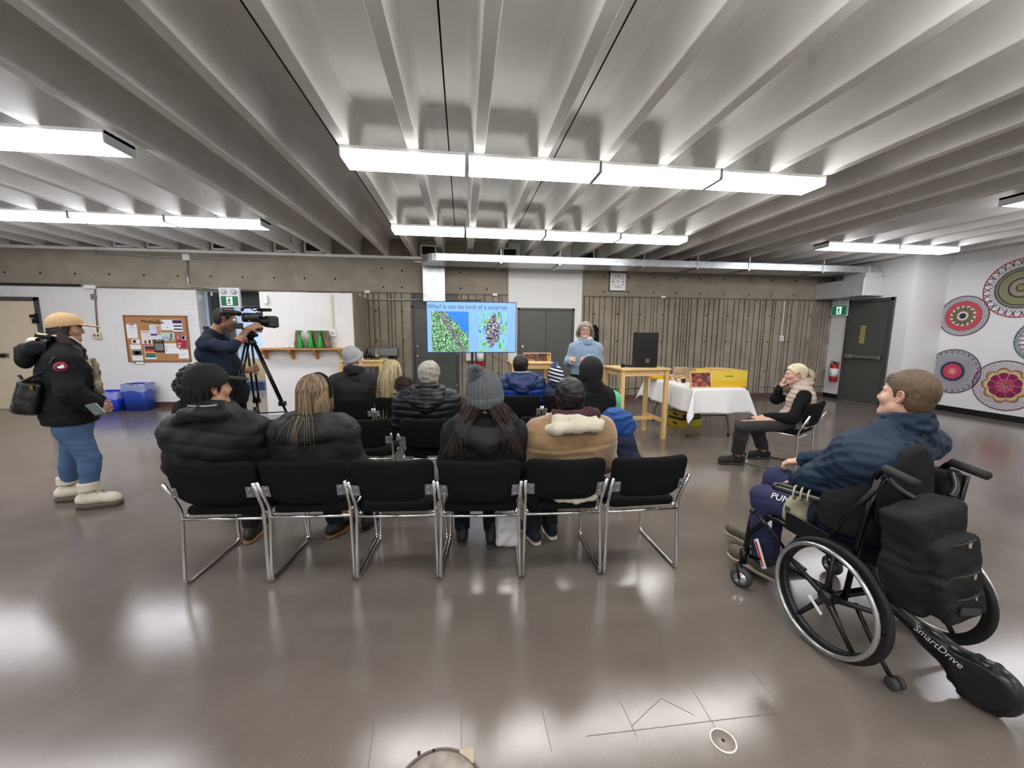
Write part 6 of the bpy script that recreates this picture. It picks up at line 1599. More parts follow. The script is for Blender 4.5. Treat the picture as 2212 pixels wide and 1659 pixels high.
# ---------------------------------------------------------------- 6 grey beanie man
def p_gbeanie():
    root = person('person in light grey beanie and black jacket, left of front row', -1.22, 4.55)
    J = pose_sit(-1.22, 4.42, 0, 1.03, 1.30, -.0, .20, .0, .03); H = rotm(-42, 10, 0)
    body(J, root, SK_PALE, H, 1.0, .011, .006, curl=.5); eyes(J, J['head'], H, 1., root, M_gy3)
    jacket(J, root, fabric('black_jacket', '#1e2022', .7), off=.035, hem=.50, disp=[folds(.006, 22, 45)], stand=.045, Rc=.085)
    trousers(J, root, fabric('dark_trousers', '#22242a')); [shoe(J, q, mat('shoe_dark', '#1b1712', .5), root, h=.009) for q in 'LR']
    beanie(J, root, H, fabric('light_grey_knit', '#9a9c9e', .95, .4, 400), 1.0, .018, .0, .03, seed=4, amp=.003, cuff=.04, back=-.025, slump=.03, h=.005)
p_gbeanie()
# ---------------------------------------------------------------- 7 long blonde hair
def p_blonde():
    root = person('person with very long blonde hair in dark brown fur coat, front row', -.8, 4.53)
    J = pose_sit(-.80, 4.42, 0, .93, 1.175, -.0, .165, -.01, .03); H = rotm(-35, 4, 4)
    body(J, root, SK_PALE, H, .95, .011, .006, curl=.5); eyes(J, J['head'], H, .95, root, M_bl2)
    mf = [hairmat('fur_brown', '#2b1d16', .8), hairmat('fur_brown2', '#46301f', .8)]
    co = jacket(J, root, mf[0], 'fur_coat', .045, .47, disp=[fuzz(.006, 90, 4)], stand=.0, smooth=0)
    me = co.data; n = len(me.vertices); V = np.empty(n*3, F32); me.vertices.foreach_get('co', V); V = V.reshape(-1, 3) + np.array(root.location); Nn = np.empty(n*3, F32); me.vertices.foreach_get('normal', Nn); Nn = Nn.reshape(-1, 3)
    sel = np.nonzero((V[:, 2] > .62) & (V[:, 1] < 4.62))[0]; sel = np.random.default_rng(1).choice(sel, 3000)
    strands('fur', V[sel], Nn[sel] + V3(0, 0, -.8), .03, 3, root, mf, .0022, .4, (), .5, 3)
    trousers(J, root, fabric('dark_trousers', '#22242a')); [shoe(J, q, mat('boot_black', '#101012', .6), root, h=.009) for q in 'LR']
    hair_short(J, root, H, M_bl3, .95, .016, .07, .02, -.09, seed=3, sideburn=-.05, h=.005)
    c = J['head']; F = Field(c - V3(.25, .3, .62), c + .2, .006); gg = lambda x, y, z: c + H @ (V3(x, y, z)*.95)
    F.ell(gg(0, -.035, -.05), [.090, .075, .10], H, 0.); F.chain([gg(0, -.05, -.05), gg(.0, -.07, -.14)], [.072, .055], .04)
    F.disp(folds(.006, 50, 2)); build(F, 'hair_back', M_bl4, root)
    P, Nn, q = scalp(J, H, .95, 2800, 58, -.02, .07, .012)
    V = (H @ np.stack([np.sign(q[:, 0])*.15, -.8 - 0*q[:, 0], -.4 - 0*q[:, 0]])).T + Nn*.1
    cl = hcoll(J, H, .95, .018) + [(J['neck'] + V3(0, .02, -.16), [.22, .145, .22], None)]
    strands('long_hair', P, V, np.random.default_rng(2).uniform(.36, .62, len(P)), 16, root, [M_bl3, M_bl4, M_bl4, M_bl2], .0024, 2.4, cl, .14, 59, curl=.05)
p_blonde()
# ---------------------------------------------------------------- 8 blue puffer
def p_bluepuffer():
    root = person('person in two-tone blue hooded puffer jacket in the front row', .67, 4.5)
    J = pose_sit(.675, 4.39, 0, 1.0, 1.235, -.0, .20, .0, .0); H = rotm(-14, 14, 0)
    body(J, root, SK_BROWN, H, .98, .011, .006, curl=.5); eyes(J, J['head'], H, .98, root, M_hblk)
    hair_short(J, root, H, M_hblk, .98, .018, .065, .02, -.088, wave=.003, seed=9, top=.006, h=.005)
    nb = J['neck']
    nav, roy = fabric('navy_down', '#1c2b55', .42, .1, 60), fabric('royal_down', '#1c3d8c', .42, .1, 60)
    def zone(name, m, keep_top):
        F = Field(V3(.25, 4.2, .48), V3(1.1, 4.95, 1.18), .009)
        torso_prims(F, J, .045, .08, 1.08, 1.1); arm_prims(F, J, .036)
        F.disp(quilt(.011, .068, .03)); F.disp(folds(.006, 26, 8))
        n = V3(0, 0, -1 if keep_top else 1)
        F.plane((0, 0, .84), n, .002); F.plane((0, 0, .50), (0, 0, -1), .01)
        if not keep_top: pass
        if keep_top: collar(F, J, .085, .026, .04, .015)
        return build(F, name, m, root)
    zone('jacket', nav, True); zone('jacket_lower_panel', roy, False)
    F = Field(nb - V3(.24, .26, .26), nb + V3(.24, .16, .14), .008)
    F.chain([nb + V3(-.14, .03, .05), nb + V3(-.14, -.06, .02), nb + V3(-.10, -.13, -.05), nb + V3(0, -.155, -.10), nb + V3(.10, -.13, -.05), nb + V3(.14, -.06, .02), nb + V3(.14, .03, .05)], [.03, .045, .055, .06, .055, .045, .03], .03)
    F.ell(nb + V3(0, -.10, -.03), [.13, .07, .10], None, .03); F.disp(folds(.009, 36, 6)); build(F, 'hood', nav, root)
    MB().tube([tuple(nb + V3(.105*math.cos(a), .085*math.sin(a) - .01, .085) - np.array(root.location)) for a in np.linspace(PI*1.05, PI*1.95, 12)], .007, 6).build('hood_lining', mat('lining_grey', '#b5b8bd', .8), root)
    trousers(J, root, fabric('dark_trousers', '#22242a')); [shoe(J, q, mat('shoe_dark', '#1b1712', .5), root, h=.009) for q in 'LR']
p_bluepuffer()
# ---------------------------------------------------------------- 9 child
def p_child():
    root = person('child in striped navy and white pompom hat, front row right', 1.13, 4.52)
    J = pose_sit(1.12, 4.42, 0, .70, 1.045, .0, .17, -.03, .0, knee=.42); H = rotm(20, 2, -14)
    body(J, root, SK_PALE, H, .86, .010, .006, curl=.5, fine=False)
    jacket(J, root, fabric('child_navy', '#1d2a44', .6), off=.035, hem=.50, disp=[folds(.006, 30, 45), quilt(.006, .06)], stand=.02, Rc=.075)
    trousers(J, root, fabric('dark_trousers', '#22242a')); [shoe(J, q, mat('shoe_dark', '#1b1712', .5), root, h=.009) for q in 'LR']
    m = bpy.data.materials.new('striped_knit'); m.use_nodes = True; nt = m.node_tree; bs = nt.nodes['Principled BSDF']; bs.inputs['Roughness'].default_value = .9
    tc = nt.nodes.new('ShaderNodeTexCoord'); mp = nt.nodes.new('ShaderNodeMapping'); mp.inputs['Rotation'].default_value = (0, R(-14), 0)
    wv = nt.nodes.new('ShaderNodeTexWave'); wv.bands_direction = 'Z'; wv.inputs['Scale'].default_value = 7.5; rp = nt.nodes.new('ShaderNodeValToRGB'); rp.color_ramp.interpolation = 'CONSTANT'
    rp.color_ramp.elements[0].color = srgb('#141a30'); rp.color_ramp.elements[1].position = .62; rp.color_ramp.elements[1].color = srgb('#d8dce6')
    nt.links.new(tc.outputs['Object'], mp.inputs[0]); nt.links.new(mp.outputs[0], wv.inputs[0]); nt.links.new(wv.outputs['Color'], rp.inputs[0]); nt.links.new(rp.outputs[0], bs.inputs['Base Color'])
    beanie(J, root, H, m, .9, .016, .0, .035, ribs=30, amp=.003, cuff=.03, back=-.04, h=.005)
    pompom(J['head'] + H @ V3(-.0, -.02, .155), .050, root, [mat('yarn_blue', '#5f76b8', .9), mat('yarn_navy', '#2a3458', .9), mat('yarn_pale', '#a9b8dc', .9)], 900, 5, .003)
p_child()
# ---------------------------------------------------------------- 10 black head covering, vest, mint sleeves
def p_blackbeanie():
    root = person('person in black beanie and black vest over mint green sleeves, middle row', 1.18, 3.4)
    J = pose_sit(1.17, 3.27, 0, 1.0, 1.245, .0, .20, -.01, .03); H = rotm(-4, 0, 2)
    body(J, root, SK_FAIR, H, 1.0, .010, .006, curl=.5, fine=False)
    mint = fabric('mint', '#5fb58c', .8)
    F = Field(V3(.75, 3.1, .45), V3(1.65, 3.85, 1.12), .009); arm_prims(F, J, .022, 'LR', .03, .052, .043, .034, .97); torso_prims(F, J, .008); F.disp(folds(.005, 26, 5)); F.plane((0, 0, .5), (0, 0, -1)); build(F, 'shirt', mint, root)
    nb = J['neck']
    def ex(F):
        F.cap(nb + V3(0, 0, .04), nb + V3(0, -.01, .09), .085, .075, .04); F.cap(nb + V3(-.10, -.02, -.03), nb + V3(.10, -.02, -.03), .075, None, .05)
        for sx in (-1, 1): F.plane(nb + V3(sx*.205, 0, 0), (sx, 0, .05), .02)
    jacket(J, root, fabric('black_vest', '#141416', .9, .4, 160), 'vest', .036, .50, disp=[folds(.004, 22, 45)], stand=.02, sleeves='', extra=ex)
    trousers(J, root, fabric('dark_trousers', '#22242a')); [shoe(J, q, mat('shoe_dark', '#1b1712', .5), root, h=.009) for q in 'LR']
    beanie(J, root, H, fabric('black_jersey', '#18191b', .75, .2, 200), 1.03, .024, -.085, .012, seed=8, amp=.003, cuff=0, back=-.085, h=.005)
p_blackbeanie()
# ---------------------------------------------------------------- 11 curly haired person mostly hidden
def p_curly():
    root = person('person with bushy black curly hair, mostly hidden behind the black cap', -1.68, 3.45)
    x, _, z = at(440, 838, 3.45)
    J = pose_sit(x, 3.33, 0, .95, z + .13, .0, .16, .0, .0); H = rotm(0, 0, 0)
    body(J, root, SK_BROWN, H, .95, .011, .007, curl=.5, fine=False)
    jacket(J, root, fabric('black_vest', '#141416', .9), off=.03, hem=.50, disp=[folds(.006, 22, 45)])
    trousers(J, root, fabric('dark_trousers', '#22242a')); [shoe(J, q, mat('shoe_dark', '#1b1712', .5), root, h=.009) for q in 'LR']
    c = J['head'] + V3(0, -.02, .02); F = Field(c - .25, c + .25, .006)
    rg = np.random.default_rng(6)
    F.ell(c, [.165, .15, .15], None, 0.)
    for i in range(150):
        v = rg.normal(size=3); v /= np.linalg.norm(v); F.ell(c + v*V3(.165, .15, .15), [.028]*3, None, .012)
    F.cap(c + V3(0, .10, -.05), c + V3(0, .25, -.05), .10, .12, .03, 's')
    F.disp(fuzz(.004, 200, 4)); build(F, 'hair', M_hblk, root, 0)
p_curly()
A3 = lambda px, py, Y: np.array(at(px, py, Y))
def glob(J, hip_x=.09):
    for k in list(J): J[k] = np.array(J[k], float) if k not in ('s',) else J[k]
    return J
# ---------------------------------------------------------------- woman standing at the left
def p_standing():
    Y0 = 3.65; root = person('person standing at far left in beige cap, black parka and blue jeans, facing right', *A3(180, 1080, Y0)[:2]); s = .97
    rr_, ff_ = V3(.60, -.80, 0), V3(.80, .60, 0); Cs = A3(140, 776, Y0); Ch = A3(160, 925, Y0)
    J = glob(dict(s=s, r=rr_, f=ff_, pelvis=A3(158, 918, Y0), waist=A3(152, 872, Y0), chest=A3(145, 805, Y0), neck=A3(139, 752, Y0),
        shR=Cs + rr_*.165, shL=Cs - rr_*.165, elR=A3(150, 845, Y0 - .20), elL=A3(158, 845, Y0 + .20), wrR=A3(200, 874, Y0 - .10), wrL=A3(207, 868, Y0 + .12),
        head=A3(144, 711, Y0), hipR=Ch + rr_*.08, hipL=Ch - rr_*.08, knR=A3(194, 992, Y0 - .06), knL=A3(154, 990, Y0 + .06), anR=A3(192, 1062, Y0 - .10), anL=A3(148, 1052, Y0 + .08), ftR=V3(1, .25, 0), ftL=V3(1, .4, 0)))
    W_ = lambda a, b, c: ff_*a - rr_*b + V3(0, 0, c)
    J['anR'][2] = .13; J['anL'][2] = .13
    H = rotm(-56, -3, 0)
    body(J, root, SK_MED, H, .90, .008, .004, curl={'R': .75, 'L': .9}, nose=.9, jaw=.84, nr=.050, dirs={'R': (V3(.85, .4, -.35), -rr_), 'L': (V3(.8, .2, -.3), rr_)})
    eyes(J, J['head'], H, .90, root, M_hbr)
    m = fabric('black_parka', '#121215', .8, .35, 90); nb = J['neck']; c = J['head']
    def ex(F):
        F.cap(J['waist'] + W_(-.03, 0, .0), J['pelvis'] + W_(-.01, 0, -.02), .14, .15, .06)
        F.cap(J['chest'] + W_(-.03, 0, .02), J['waist'] + W_(-.02, 0, 0), .14, .14, .06)
        for sx in (-1, 1): F.cap(J['waist'] + W_(-.02, sx*.06, 0), J['pelvis'] + W_(0, sx*.06, -.02), .13, .135, .05)
    pk = jacket(J, root, m, 'parka', .048, A3(160, 911, Y0)[2], disp=[folds(.0045, 26, 77), quilt(.003, .10, .02)], stand=.0, extra=ex, up=.050, hemk=.02, cuff=.95)
    F = Field(nb - V3(.42, .25, .22), nb + W_(.25, .25, .2), .007)
    F.chain([nb + W_(.07, -.12, -.01), nb + W_(-.05, -.14, .02), nb + W_(-.14, -.10, .0), nb + W_(-.18, 0, -.02), nb + W_(-.14, .10, .0), nb + W_(-.05, .14, .02), nb + W_(.07, .12, -.01)], [.035, .045, .055, .06, .055, .045, .035], .03)
    F.ell(nb + W_(-.21, 0, -.07), [.065, .11, .085], rotm(37), .04); F.disp(folds(.008, 34, 12)); build(F, 'hood', m, root)
    F = Field(nb - V3(.3, .2, .1), nb + W_(.2, .2, .2), .006)
    F.chain([nb + W_(.06, -.085, .06), nb + W_(-.05, -.105, .09), nb + W_(-.12, 0, .10), nb + W_(-.05, .105, .09), nb + W_(.06, .085, .06)], [.02, .024, .024, .024, .02], .02); F.disp(folds(.003, 50, 3)); build(F, 'collar', m, root)
    MB().tube([tuple(nb + W_(x, y, z) - np.array(root.location)) for x, y, z in ((.10, -.10, .04), (.06, -.100, .088), (-.05, -.118, .105), (-.12, -.06, .118), (-.13, 0, .120))], .008, 6).build('collar_trim', mat('sherpa_cream', '#cfc4ac', .95), root)
    F = Field(nb - V3(.32, .2, .1), nb + W_(.1, .2, .2), .006); F.chain([nb + W_(-.05, -.09, .050), nb + W_(-.13, -.08, .055), nb + W_(-.16, 0, .055), nb + W_(-.13, .08, .055)], .028, .03); build(F, 'hood_lining', MATS['sherpa_cream'], root)
    # round arm patch: red ring with white middle
    p = A3(131, 792, 3.425) - np.array(root.location) + V3(.6, -.8, 0)*.022; MP = Matrix.Translation(tuple(p)) @ Matrix.Rotation(R(37), 4, 'Z')
    pt = MB().lathe((0, .02, 0), [(.038, 0), (.038, -.026), (.0, -.026)], 24, 0, MP, 'y').build('arm_patch', mat('patch_red', '#a62a30', .7), root)
    MB().lathe((0, -.0065, 0), [(.027, 0), (.027, -.002)], 20, 0, MP, 'y').build('patch_centre', mat('patch_navy', '#3a2c3c', .7), pt)
    MB().ball((.004, -.009, -.003), (.020, .002, .011), 10, 0, MP).ball((.012, -.009, .008), (.009, .002, .010), 10, 0, MP).build('patch_shape', M_paper, pt)
    jn = mat('denim_blue', '#476489', .85, bump=.35, bscale=300, col2='#3c5678', vscale=9)
    def knees(x, y, z): return -.004*np.abs(np.sin((z - .5)*70 + 8*x))*np.exp(-((z - .53)/.09)**2) - .003*np.abs(np.sin(z*80 + 9*x))*np.exp(-((z - .22)/.05)**2)
    trousers(J, root, jn, 'jeans', .012, .007, .80, 1.1, [folds(.003, 30, 3), knees], th=.086, kn=.055, an=.043)
    bm = mat('boot_cream', '#cfc8b6', .75, bump=.2, bscale=120)
    for q in 'LR':
        sh = shoe(J, q, bm, root, boot=.05, solem=mat('boot_sole', '#5b4d42', .6), L=.27, w=.050, heel=.022, h=.005)
        a = J['an'+q] + V3(0, 0, .06); F = Field(a - .12, a + .12, .005); F.cap(a + V3(-.0, 0, -.02), a + V3(-.0, 0, .02), .070, .068, .01); F.disp(fuzz(.003, 260, 8), .03); F.plane(a + V3(0, 0, .04), (0, 0, 1), .01); F.plane(a - V3(0, 0, .035), (0, 0, -1), .01)
        build(F, 'knit_cuff', mat('cuff_knit', '#c9c1ae', .95), sh)
        for i in range(4): fo_ = nrm(J['ft'+q]); sd_ = V3(fo_[1], -fo_[0], 0); b = a + fo_*(.058 + .022*i) + V3(0, 0, -.035 - .016*i) - np.array(root.location); MB().tube([tuple(b + sd_*.022), tuple(b + fo_*.008 + V3(0, 0, .012)), tuple(b - sd_*.022)], .003, 5).build('lace', mat('lace_tan', '#a89c86', .8), sh)
    g = lambda x, y, z: c + H @ (V3(x, y, z)*.93)
    hair_short(J, root, H, M_hbr, .93, .014, .07, .02, -.10, seed=3, sideburn=-.06)
    F = Field(c - V3(.2, .2, .38), c + .2, .006); F.chain([g(.060, -.030, -.02), g(.070, -.015, -.10), g(.085, .045, -.20), g(.085, .085, -.33)], [.036, .042, .042, .018], .03); F.chain([g(-.055, -.03, -.03), g(-.06, -.01, -.10), g(-.065, .055, -.19), g(-.06, .085, -.30)], [.045, .045, .038, .018], .03); F.ell(g(0, -.04, -.05), [.075, .065, .09], H, .03)
    F.ell(g(0, .065, -.02), [.052, .055, .09], H, .01, 's'); F.disp(folds(.004, 60, 4)); build(F, 'hair_back', M_hbr, root)
    P, Nn, q = scalp(J, H, .93, 2200, 61, -.04, .05, .010); k_ = (q[:, 1] < .015) & (q[:, 2] < .06); P, Nn, q = P[k_], Nn[k_], q[k_]; V = (H @ np.stack([np.sign(q[:, 0])*.15, .10 + 0*q[:, 0], -1 + 0*q[:, 0]])).T
    cl = hcoll(J, H, .93, .012) + [(J['neck'] + V3(-.02, 0, -.17), [.15, .15, .20], None)]
    strands('long_hair', P, V, np.random.default_rng(2).uniform(.26, .44, len(P)), 12, root, [M_hbr, M_hbr2, M_hblk2], .0024, 2.6, cl, .08, 69)
    capc = mat('cap_beige', '#c9a67a', .85, bump=.3, bscale=350); F = Field(c - .18, c + .2, .004); t = .020
    F.ell(g(0, -.014, .038), [(.0745 + t)*.93, (.094 + t)*.93, (.088 + t)*.93], H, 0.); F.ell(g(0, .03, .07), [.066, .055, .05], H, .04)
    X, Y, Z = F.ax[0][:, None, None], F.ax[1][None, :, None], F.ax[2][None, None, :]; q = [((X - c[0])*H[0, i] + (Y - c[1])*H[1, i] + (Z - c[2])*H[2, i])/.93 for i in range(3)]
    F.comb((slice(None),)*3, (np.interp(q[1], [-.14, -.02, .09], [-.008, .020, .040]) - q[2]).astype(F32), .005, 'i')
    a_ = np.arctan2(q[0], q[1] + .014); F.d += (.0015*np.exp(-(np.sin(a_*3)/.05)**2)).astype(F32); F.disp(folds(.0015, 60, 3), .03)
    cp = build(F, 'baseball_cap', capc, root); F = Field(c - .2, c + .28, .004)
    F.ell(g(0, .125, .042), [.074, .085, .009], rotm(-56, -10, 0), 0.); F.plane(g(0, .08, .03), -(H @ V3(0, 1, 0)), .004); build(F, 'brim', capc, cp)
    # scarf
    F = Field(A3(200, 850, Y0) - V3(.3, .25, .1), A3(180, 745, Y0) + V3(.2, .2, .12), .006); pts = [A3(172, 752, Y0 - .03), A3(184, 775, Y0 - .05), A3(190, 800, Y0 - .06), A3(196, 828, Y0 - .07), A3(200, 842, Y0 - .07)]
    F.chain([p + V3(-.03, .10, -.03) for p in pts[1:]], [.026, .030, .028, .022], .02); F.disp(folds(.008, 50, 7)); build(F, 'scarf', mat('scarf', '#a3957c', .9, col2='#2e2a26', vscale=16), root)
    # things she carries
    bp = thing('small_backpack', 'small glossy black leather backpack worn by the woman in the beige cap', 'backpack', tuple(A3(65, 855, 3.5)))
    F = Field(A3(65, 855, 3.5) - V3(.18, .22, .24), A3(65, 855, 3.5) + V3(.18, .22, .24), .006); pc = A3(66, 856, 3.48)
    F.box(pc, [.075, .13, .14], rotm(37, 0, 14), .045, .02); F.box(pc + W_(-.06, 0, -.03), [.03, .10, .08], rotm(37, 0, 14), .03, .02); F.disp(folds(.004, 30, 3)); build(F, 'bag_body', mat('leather_black', '#0e0d0d', .28, bump=.15, bscale=60), bp)
    o_ = np.array(bp.location)
    MB().tube([tuple(pc + V3(*v) - o_) for v in ((.03, -.06, .12), (-.0, -.05, .17), (-.04, -.02, .17), (-.03, 0, .12))], .008, 8).build('top_handle', M_black, bp)
    MB().tube([tuple(p - o_) for p in (pc + V3(.05, -.10, .12), A3(100, 800, Y0 - .2), A3(118, 772, Y0 - .27))], .010, 8).build('strap', M_black, bp)
    MB().box(tuple(pc + W_(.03, -.135, .08) - o_), (.025, .008, .035)).build('brass_buckle', mat('brass', '#b08a3c', .25, metal=1.), bp)
    w = J['wrR']; ph = tag(MB().box((0, 0, 0), (.07, .012, .14), rot=(R(90), 0, R(70))).build('phone', mat('phone_case', '#3c4a45', .2), bevel=.006), 'phone held in the right hand of the standing woman', 'phone'); ph.location = tuple(A3(206, 884, Y0 - .235)); ph.rotation_euler = (R(20), R(30), 0)
    rl = thing('paper_roll', 'cream and black rolled item held against the front of the black parka', 'roll', tuple(A3(205, 812, Y0 + .05)))
    MB().cyl((0, 0, -.02), (-.02, 0, .14), .035, n=16).build('cream_end', mat('roll_cream', '#cfc19a', .7), rl); MB().cyl((.0, 0, -.10), (0, 0, -.02), .034, n=16).build('black_end', M_black, rl)
p_standing()
# ---------------------------------------------------------------- cameraman
def p_camera():
    Y0 = 4.5; root = person('person standing in navy sweater looking through a video camera on a tripod', *A3(482, 960, Y0)[:2]); s = 1.02
    hd = A3(487, 690, Y0)
    pel = np.array([hd[0] - .02, Y0, .98]); fx = hd[0]
    J = glob(dict(s=s, r=V3(.17, -.98, 0), f=V3(.98, .17, 0), pelvis=pel, waist=pel + V3(-.03, 0, .18), chest=A3(460, 765, Y0), neck=A3(462, 722, Y0), shR=A3(446, 742, Y0 - .16), shL=A3(476, 738, Y0 + .17),
        elR=A3(499, 752, Y0 - .30), elL=A3(508, 796, Y0 + .12), wrR=A3(537, 711, Y0 - .14), wrL=A3(540, 799, Y0 + .02), head=hd, hipR=pel + V3(0, -.09, -.03), hipL=pel + V3(0, .09, -.03),
        knR=pel + V3(.04, -.12, -.46), knL=pel + V3(.0, .14, -.46), anR=np.array([fx - .06, Y0 - .14, .10]), anL=np.array([fx + .02, Y0 + .16, .10]), ftR=V3(1, 0, 0), ftL=V3(1, .2, 0)))
    H = rotm(-62, -14, 0)
    body(J, root, SK_TAN, H, 1., .008, .0045, curl={'R': .9, 'L': 1.1}, dirs={'R': (V3(.8, .25, .45), V3(.3, .9, -.3)), 'L': (V3(.9, -.1, .3), V3(.2, -.9, .2))}, stub=.55)
    eyes(J, J['head'], H, 1., root, M_hblk)
    hair_short(J, root, H, M_hblk2, 1., .009, .068, .022, -.085, seed=5); short_strands(J, root, H, [M_hblk, M_hblk2], 1., 1500, .012, 31, -.075, width=.0010, off=.008)
    mn = fabric('navy_knit', '#1c2536', .9, .25, 200)
    F = Field(*[f + d for f, d in zip(bbox(J, ['pelvis', 'chest', 'shL', 'shR', 'elL', 'elR', 'neck'], 0), (-.2, .2))], .008)
    torso_prims(F, J, .020, .06, 1., .98); 
    for q, fr in (('R', .28), ('L', .45)):
        F.cap(J['sh'+q], J['el'+q], .066, .056, .05); e = J['el'+q]; F.cap(e, e + (J['wr'+q] - e)*fr, .056, .046, .03)
    F.disp(folds(.007, 26, 9)); F.plane(J['pelvis'] - V3(0, 0, .06), (0, 0, -1), .01); build(F, 'sweater', mn, root)
    F = Field(J['neck'] - .16, J['neck'] + .16, .005); collar(F, J, .078, .014, .030, .01, tilt=.04); build(F, 'neckline', mn, root)
    trousers(J, root, fabric('black_jeans', '#15161a'), disp=[folds(.004, 24, 3)]); [shoe(J, q, mat('shoe_dark', '#1b1712', .5), root, h=.008) for q in 'LR']
    F = Field(A3(515, 850, Y0) - .2, A3(515, 850, Y0) + .2, .008); F.box(A3(514, 850, Y0 - .02), [.09, .10, .11], rotm(10, 0, 8), .05, .02); F.disp(folds(.006, 34, 3))
    bg = thing('hip_bag', 'black bag on the hip of the cameraman', 'bag', tuple(A3(514, 850, Y0))); build(F, 'bag_body', fabric('black_bag', '#131315'), bg)
p_camera()
# video camera and tripod
Yc = 4.46; ctr = A3(548, 690, Yc); t = thing('video_camera', 'black professional video camera with lens hood on the tripod', 'video camera', tuple(ctr))
o_ = ctr; q = lambda px, py, dy=0: tuple(A3(px, py, Yc + .0034*(px - 548)) - o_ + V3(-dy*.5, dy, 0))
MB().rbox(q(541, 686), (.15, .09, .095), .02, rot=(0, 0, R(35))).build('camera_body', M_black, t)
MB().tube([q(552, 693), q(570, 694), q(572, 694), q(595, 696)], [.045, .05, .062, .068], 20).build('lens', M_black, t)
MB().box(q(588, 696), (.10, .16, .115), rot=(0, 0, R(35))).build('lens_hood', M_black, t, bevel=.012)
MB().tube(fillet([q(522, 672), q(526, 664), q(560, 664), q(566, 674)], .03), .012, 10).build('top_handle', M_black, t)
MB().cyl(q(556, 670, -.05), q(585, 670, -.05), .017, n=14).build('microphone', mat('foam_black', '#0e0e10', .95), t)
MB().box(q(560, 680, -.03), (.06, .04, .05), rot=(0, 0, R(35))).build('mic_mount', M_black, t, bevel=.005)
MB().tube([q(519, 678, -.01), q(500, 675, -.02), q(484, 675, -.03), q(478, 675, -.03)], [.024, .026, .030, .034], 16).build('viewfinder', M_black, t)
MB().box(q(514, 704, -.02), (.085, .07, .06), rot=(0, 0, R(35))).build('battery', M_black, t, bevel=.01)
MB().box(q(507, 691, -.075), (.025, .004, .02), rot=(0, 0, R(35))).build('white_tag', M_paper, t)
MB().tube(bez([q(520, 668, -.06), q(535, 663, -.08), q(550, 672, -.07), q(560, 664, -.06)]), .006, 6).build('cable', M_black, t)
for a_, c2 in (((532, 683, -.058), .006), ((545, 683, -.058), .006), ((538, 693, -.058), .008)): MB().ball(q(*a_), c2, 8).build('button', M_steel, t)
ap = A3(540, 742, Yc); t = thing('tripod', 'black video tripod standing beside the white partition, holding the camera', 'tripod', (ap[0], Yc, 0)); o_ = np.array([ap[0], Yc, 0.])
q = lambda px, py, dy=0: tuple(A3(px, py, Yc) - o_ + V3(0, dy, 0))
MB().box(q(545, 712), (.16, .09, .03)).build('mount_plate', M_blackmet, t, bevel=.004)
MB().ball(q(541, 722), (.055, .05, .05), 14).build('fluid_head', M_blackmet, t)
MB().cyl(q(533, 722, -.06), q(549, 724, .06), .02, n=12).build('tilt_drum', M_blackmet, t)
MB().lathe(q(541, 741), [(.05, -.02), (.06, 0), (.045, .03), (.03, .05)], 16).build('bowl', M_blackmet, t)
MB().tube(bez([q(530, 720, -.04), q(520, 735, -.05), q(513, 765, -.05), q(514, 788, -.05)]), .008, 8).build('pan_handle', M_black, t)
az = at(540, 745, Yc)[2]
feet = [(A3(671, 1010, Yc)[0] - o_[0], .0), (-.16, -.44), (-.16, .42)]
for fx, fy in feet:
    a_ = Vector((.05 if fx > 0 else -.02, fy*.06, az)); b_ = Vector((fx, fy, .02)); 
    side = Vector((-(b_ - a_).y, (b_ - a_).x, 0)).normalized()*.022
    m = lambda f: a_ + (b_ - a_)*f
    lg = MB().tube([a_ + side, m(.5) + side], .011, 8).tube([a_ - side, m(.5) - side], .011, 8).tube([m(.45), m(.97)], .014, 8).build('leg', M_blackmet, t)
    MB().box(tuple(m(.48)), (.07, .05, .05)).build('leg_clamp', M_black, lg, bevel=.006); MB().ball(tuple(m(.99)), .022, 8).build('rubber_foot', M_rubber, lg)
    MB().cyl(tuple(Vector((0, 0, az*.45))), tuple(m(.55)), .007, n=8).build('spreader_arm', M_blackmet, t)
MB().cyl((0, 0, az*.40), (0, 0, az*.5), .02, n=10).build('spreader_hub', M_blackmet, t)
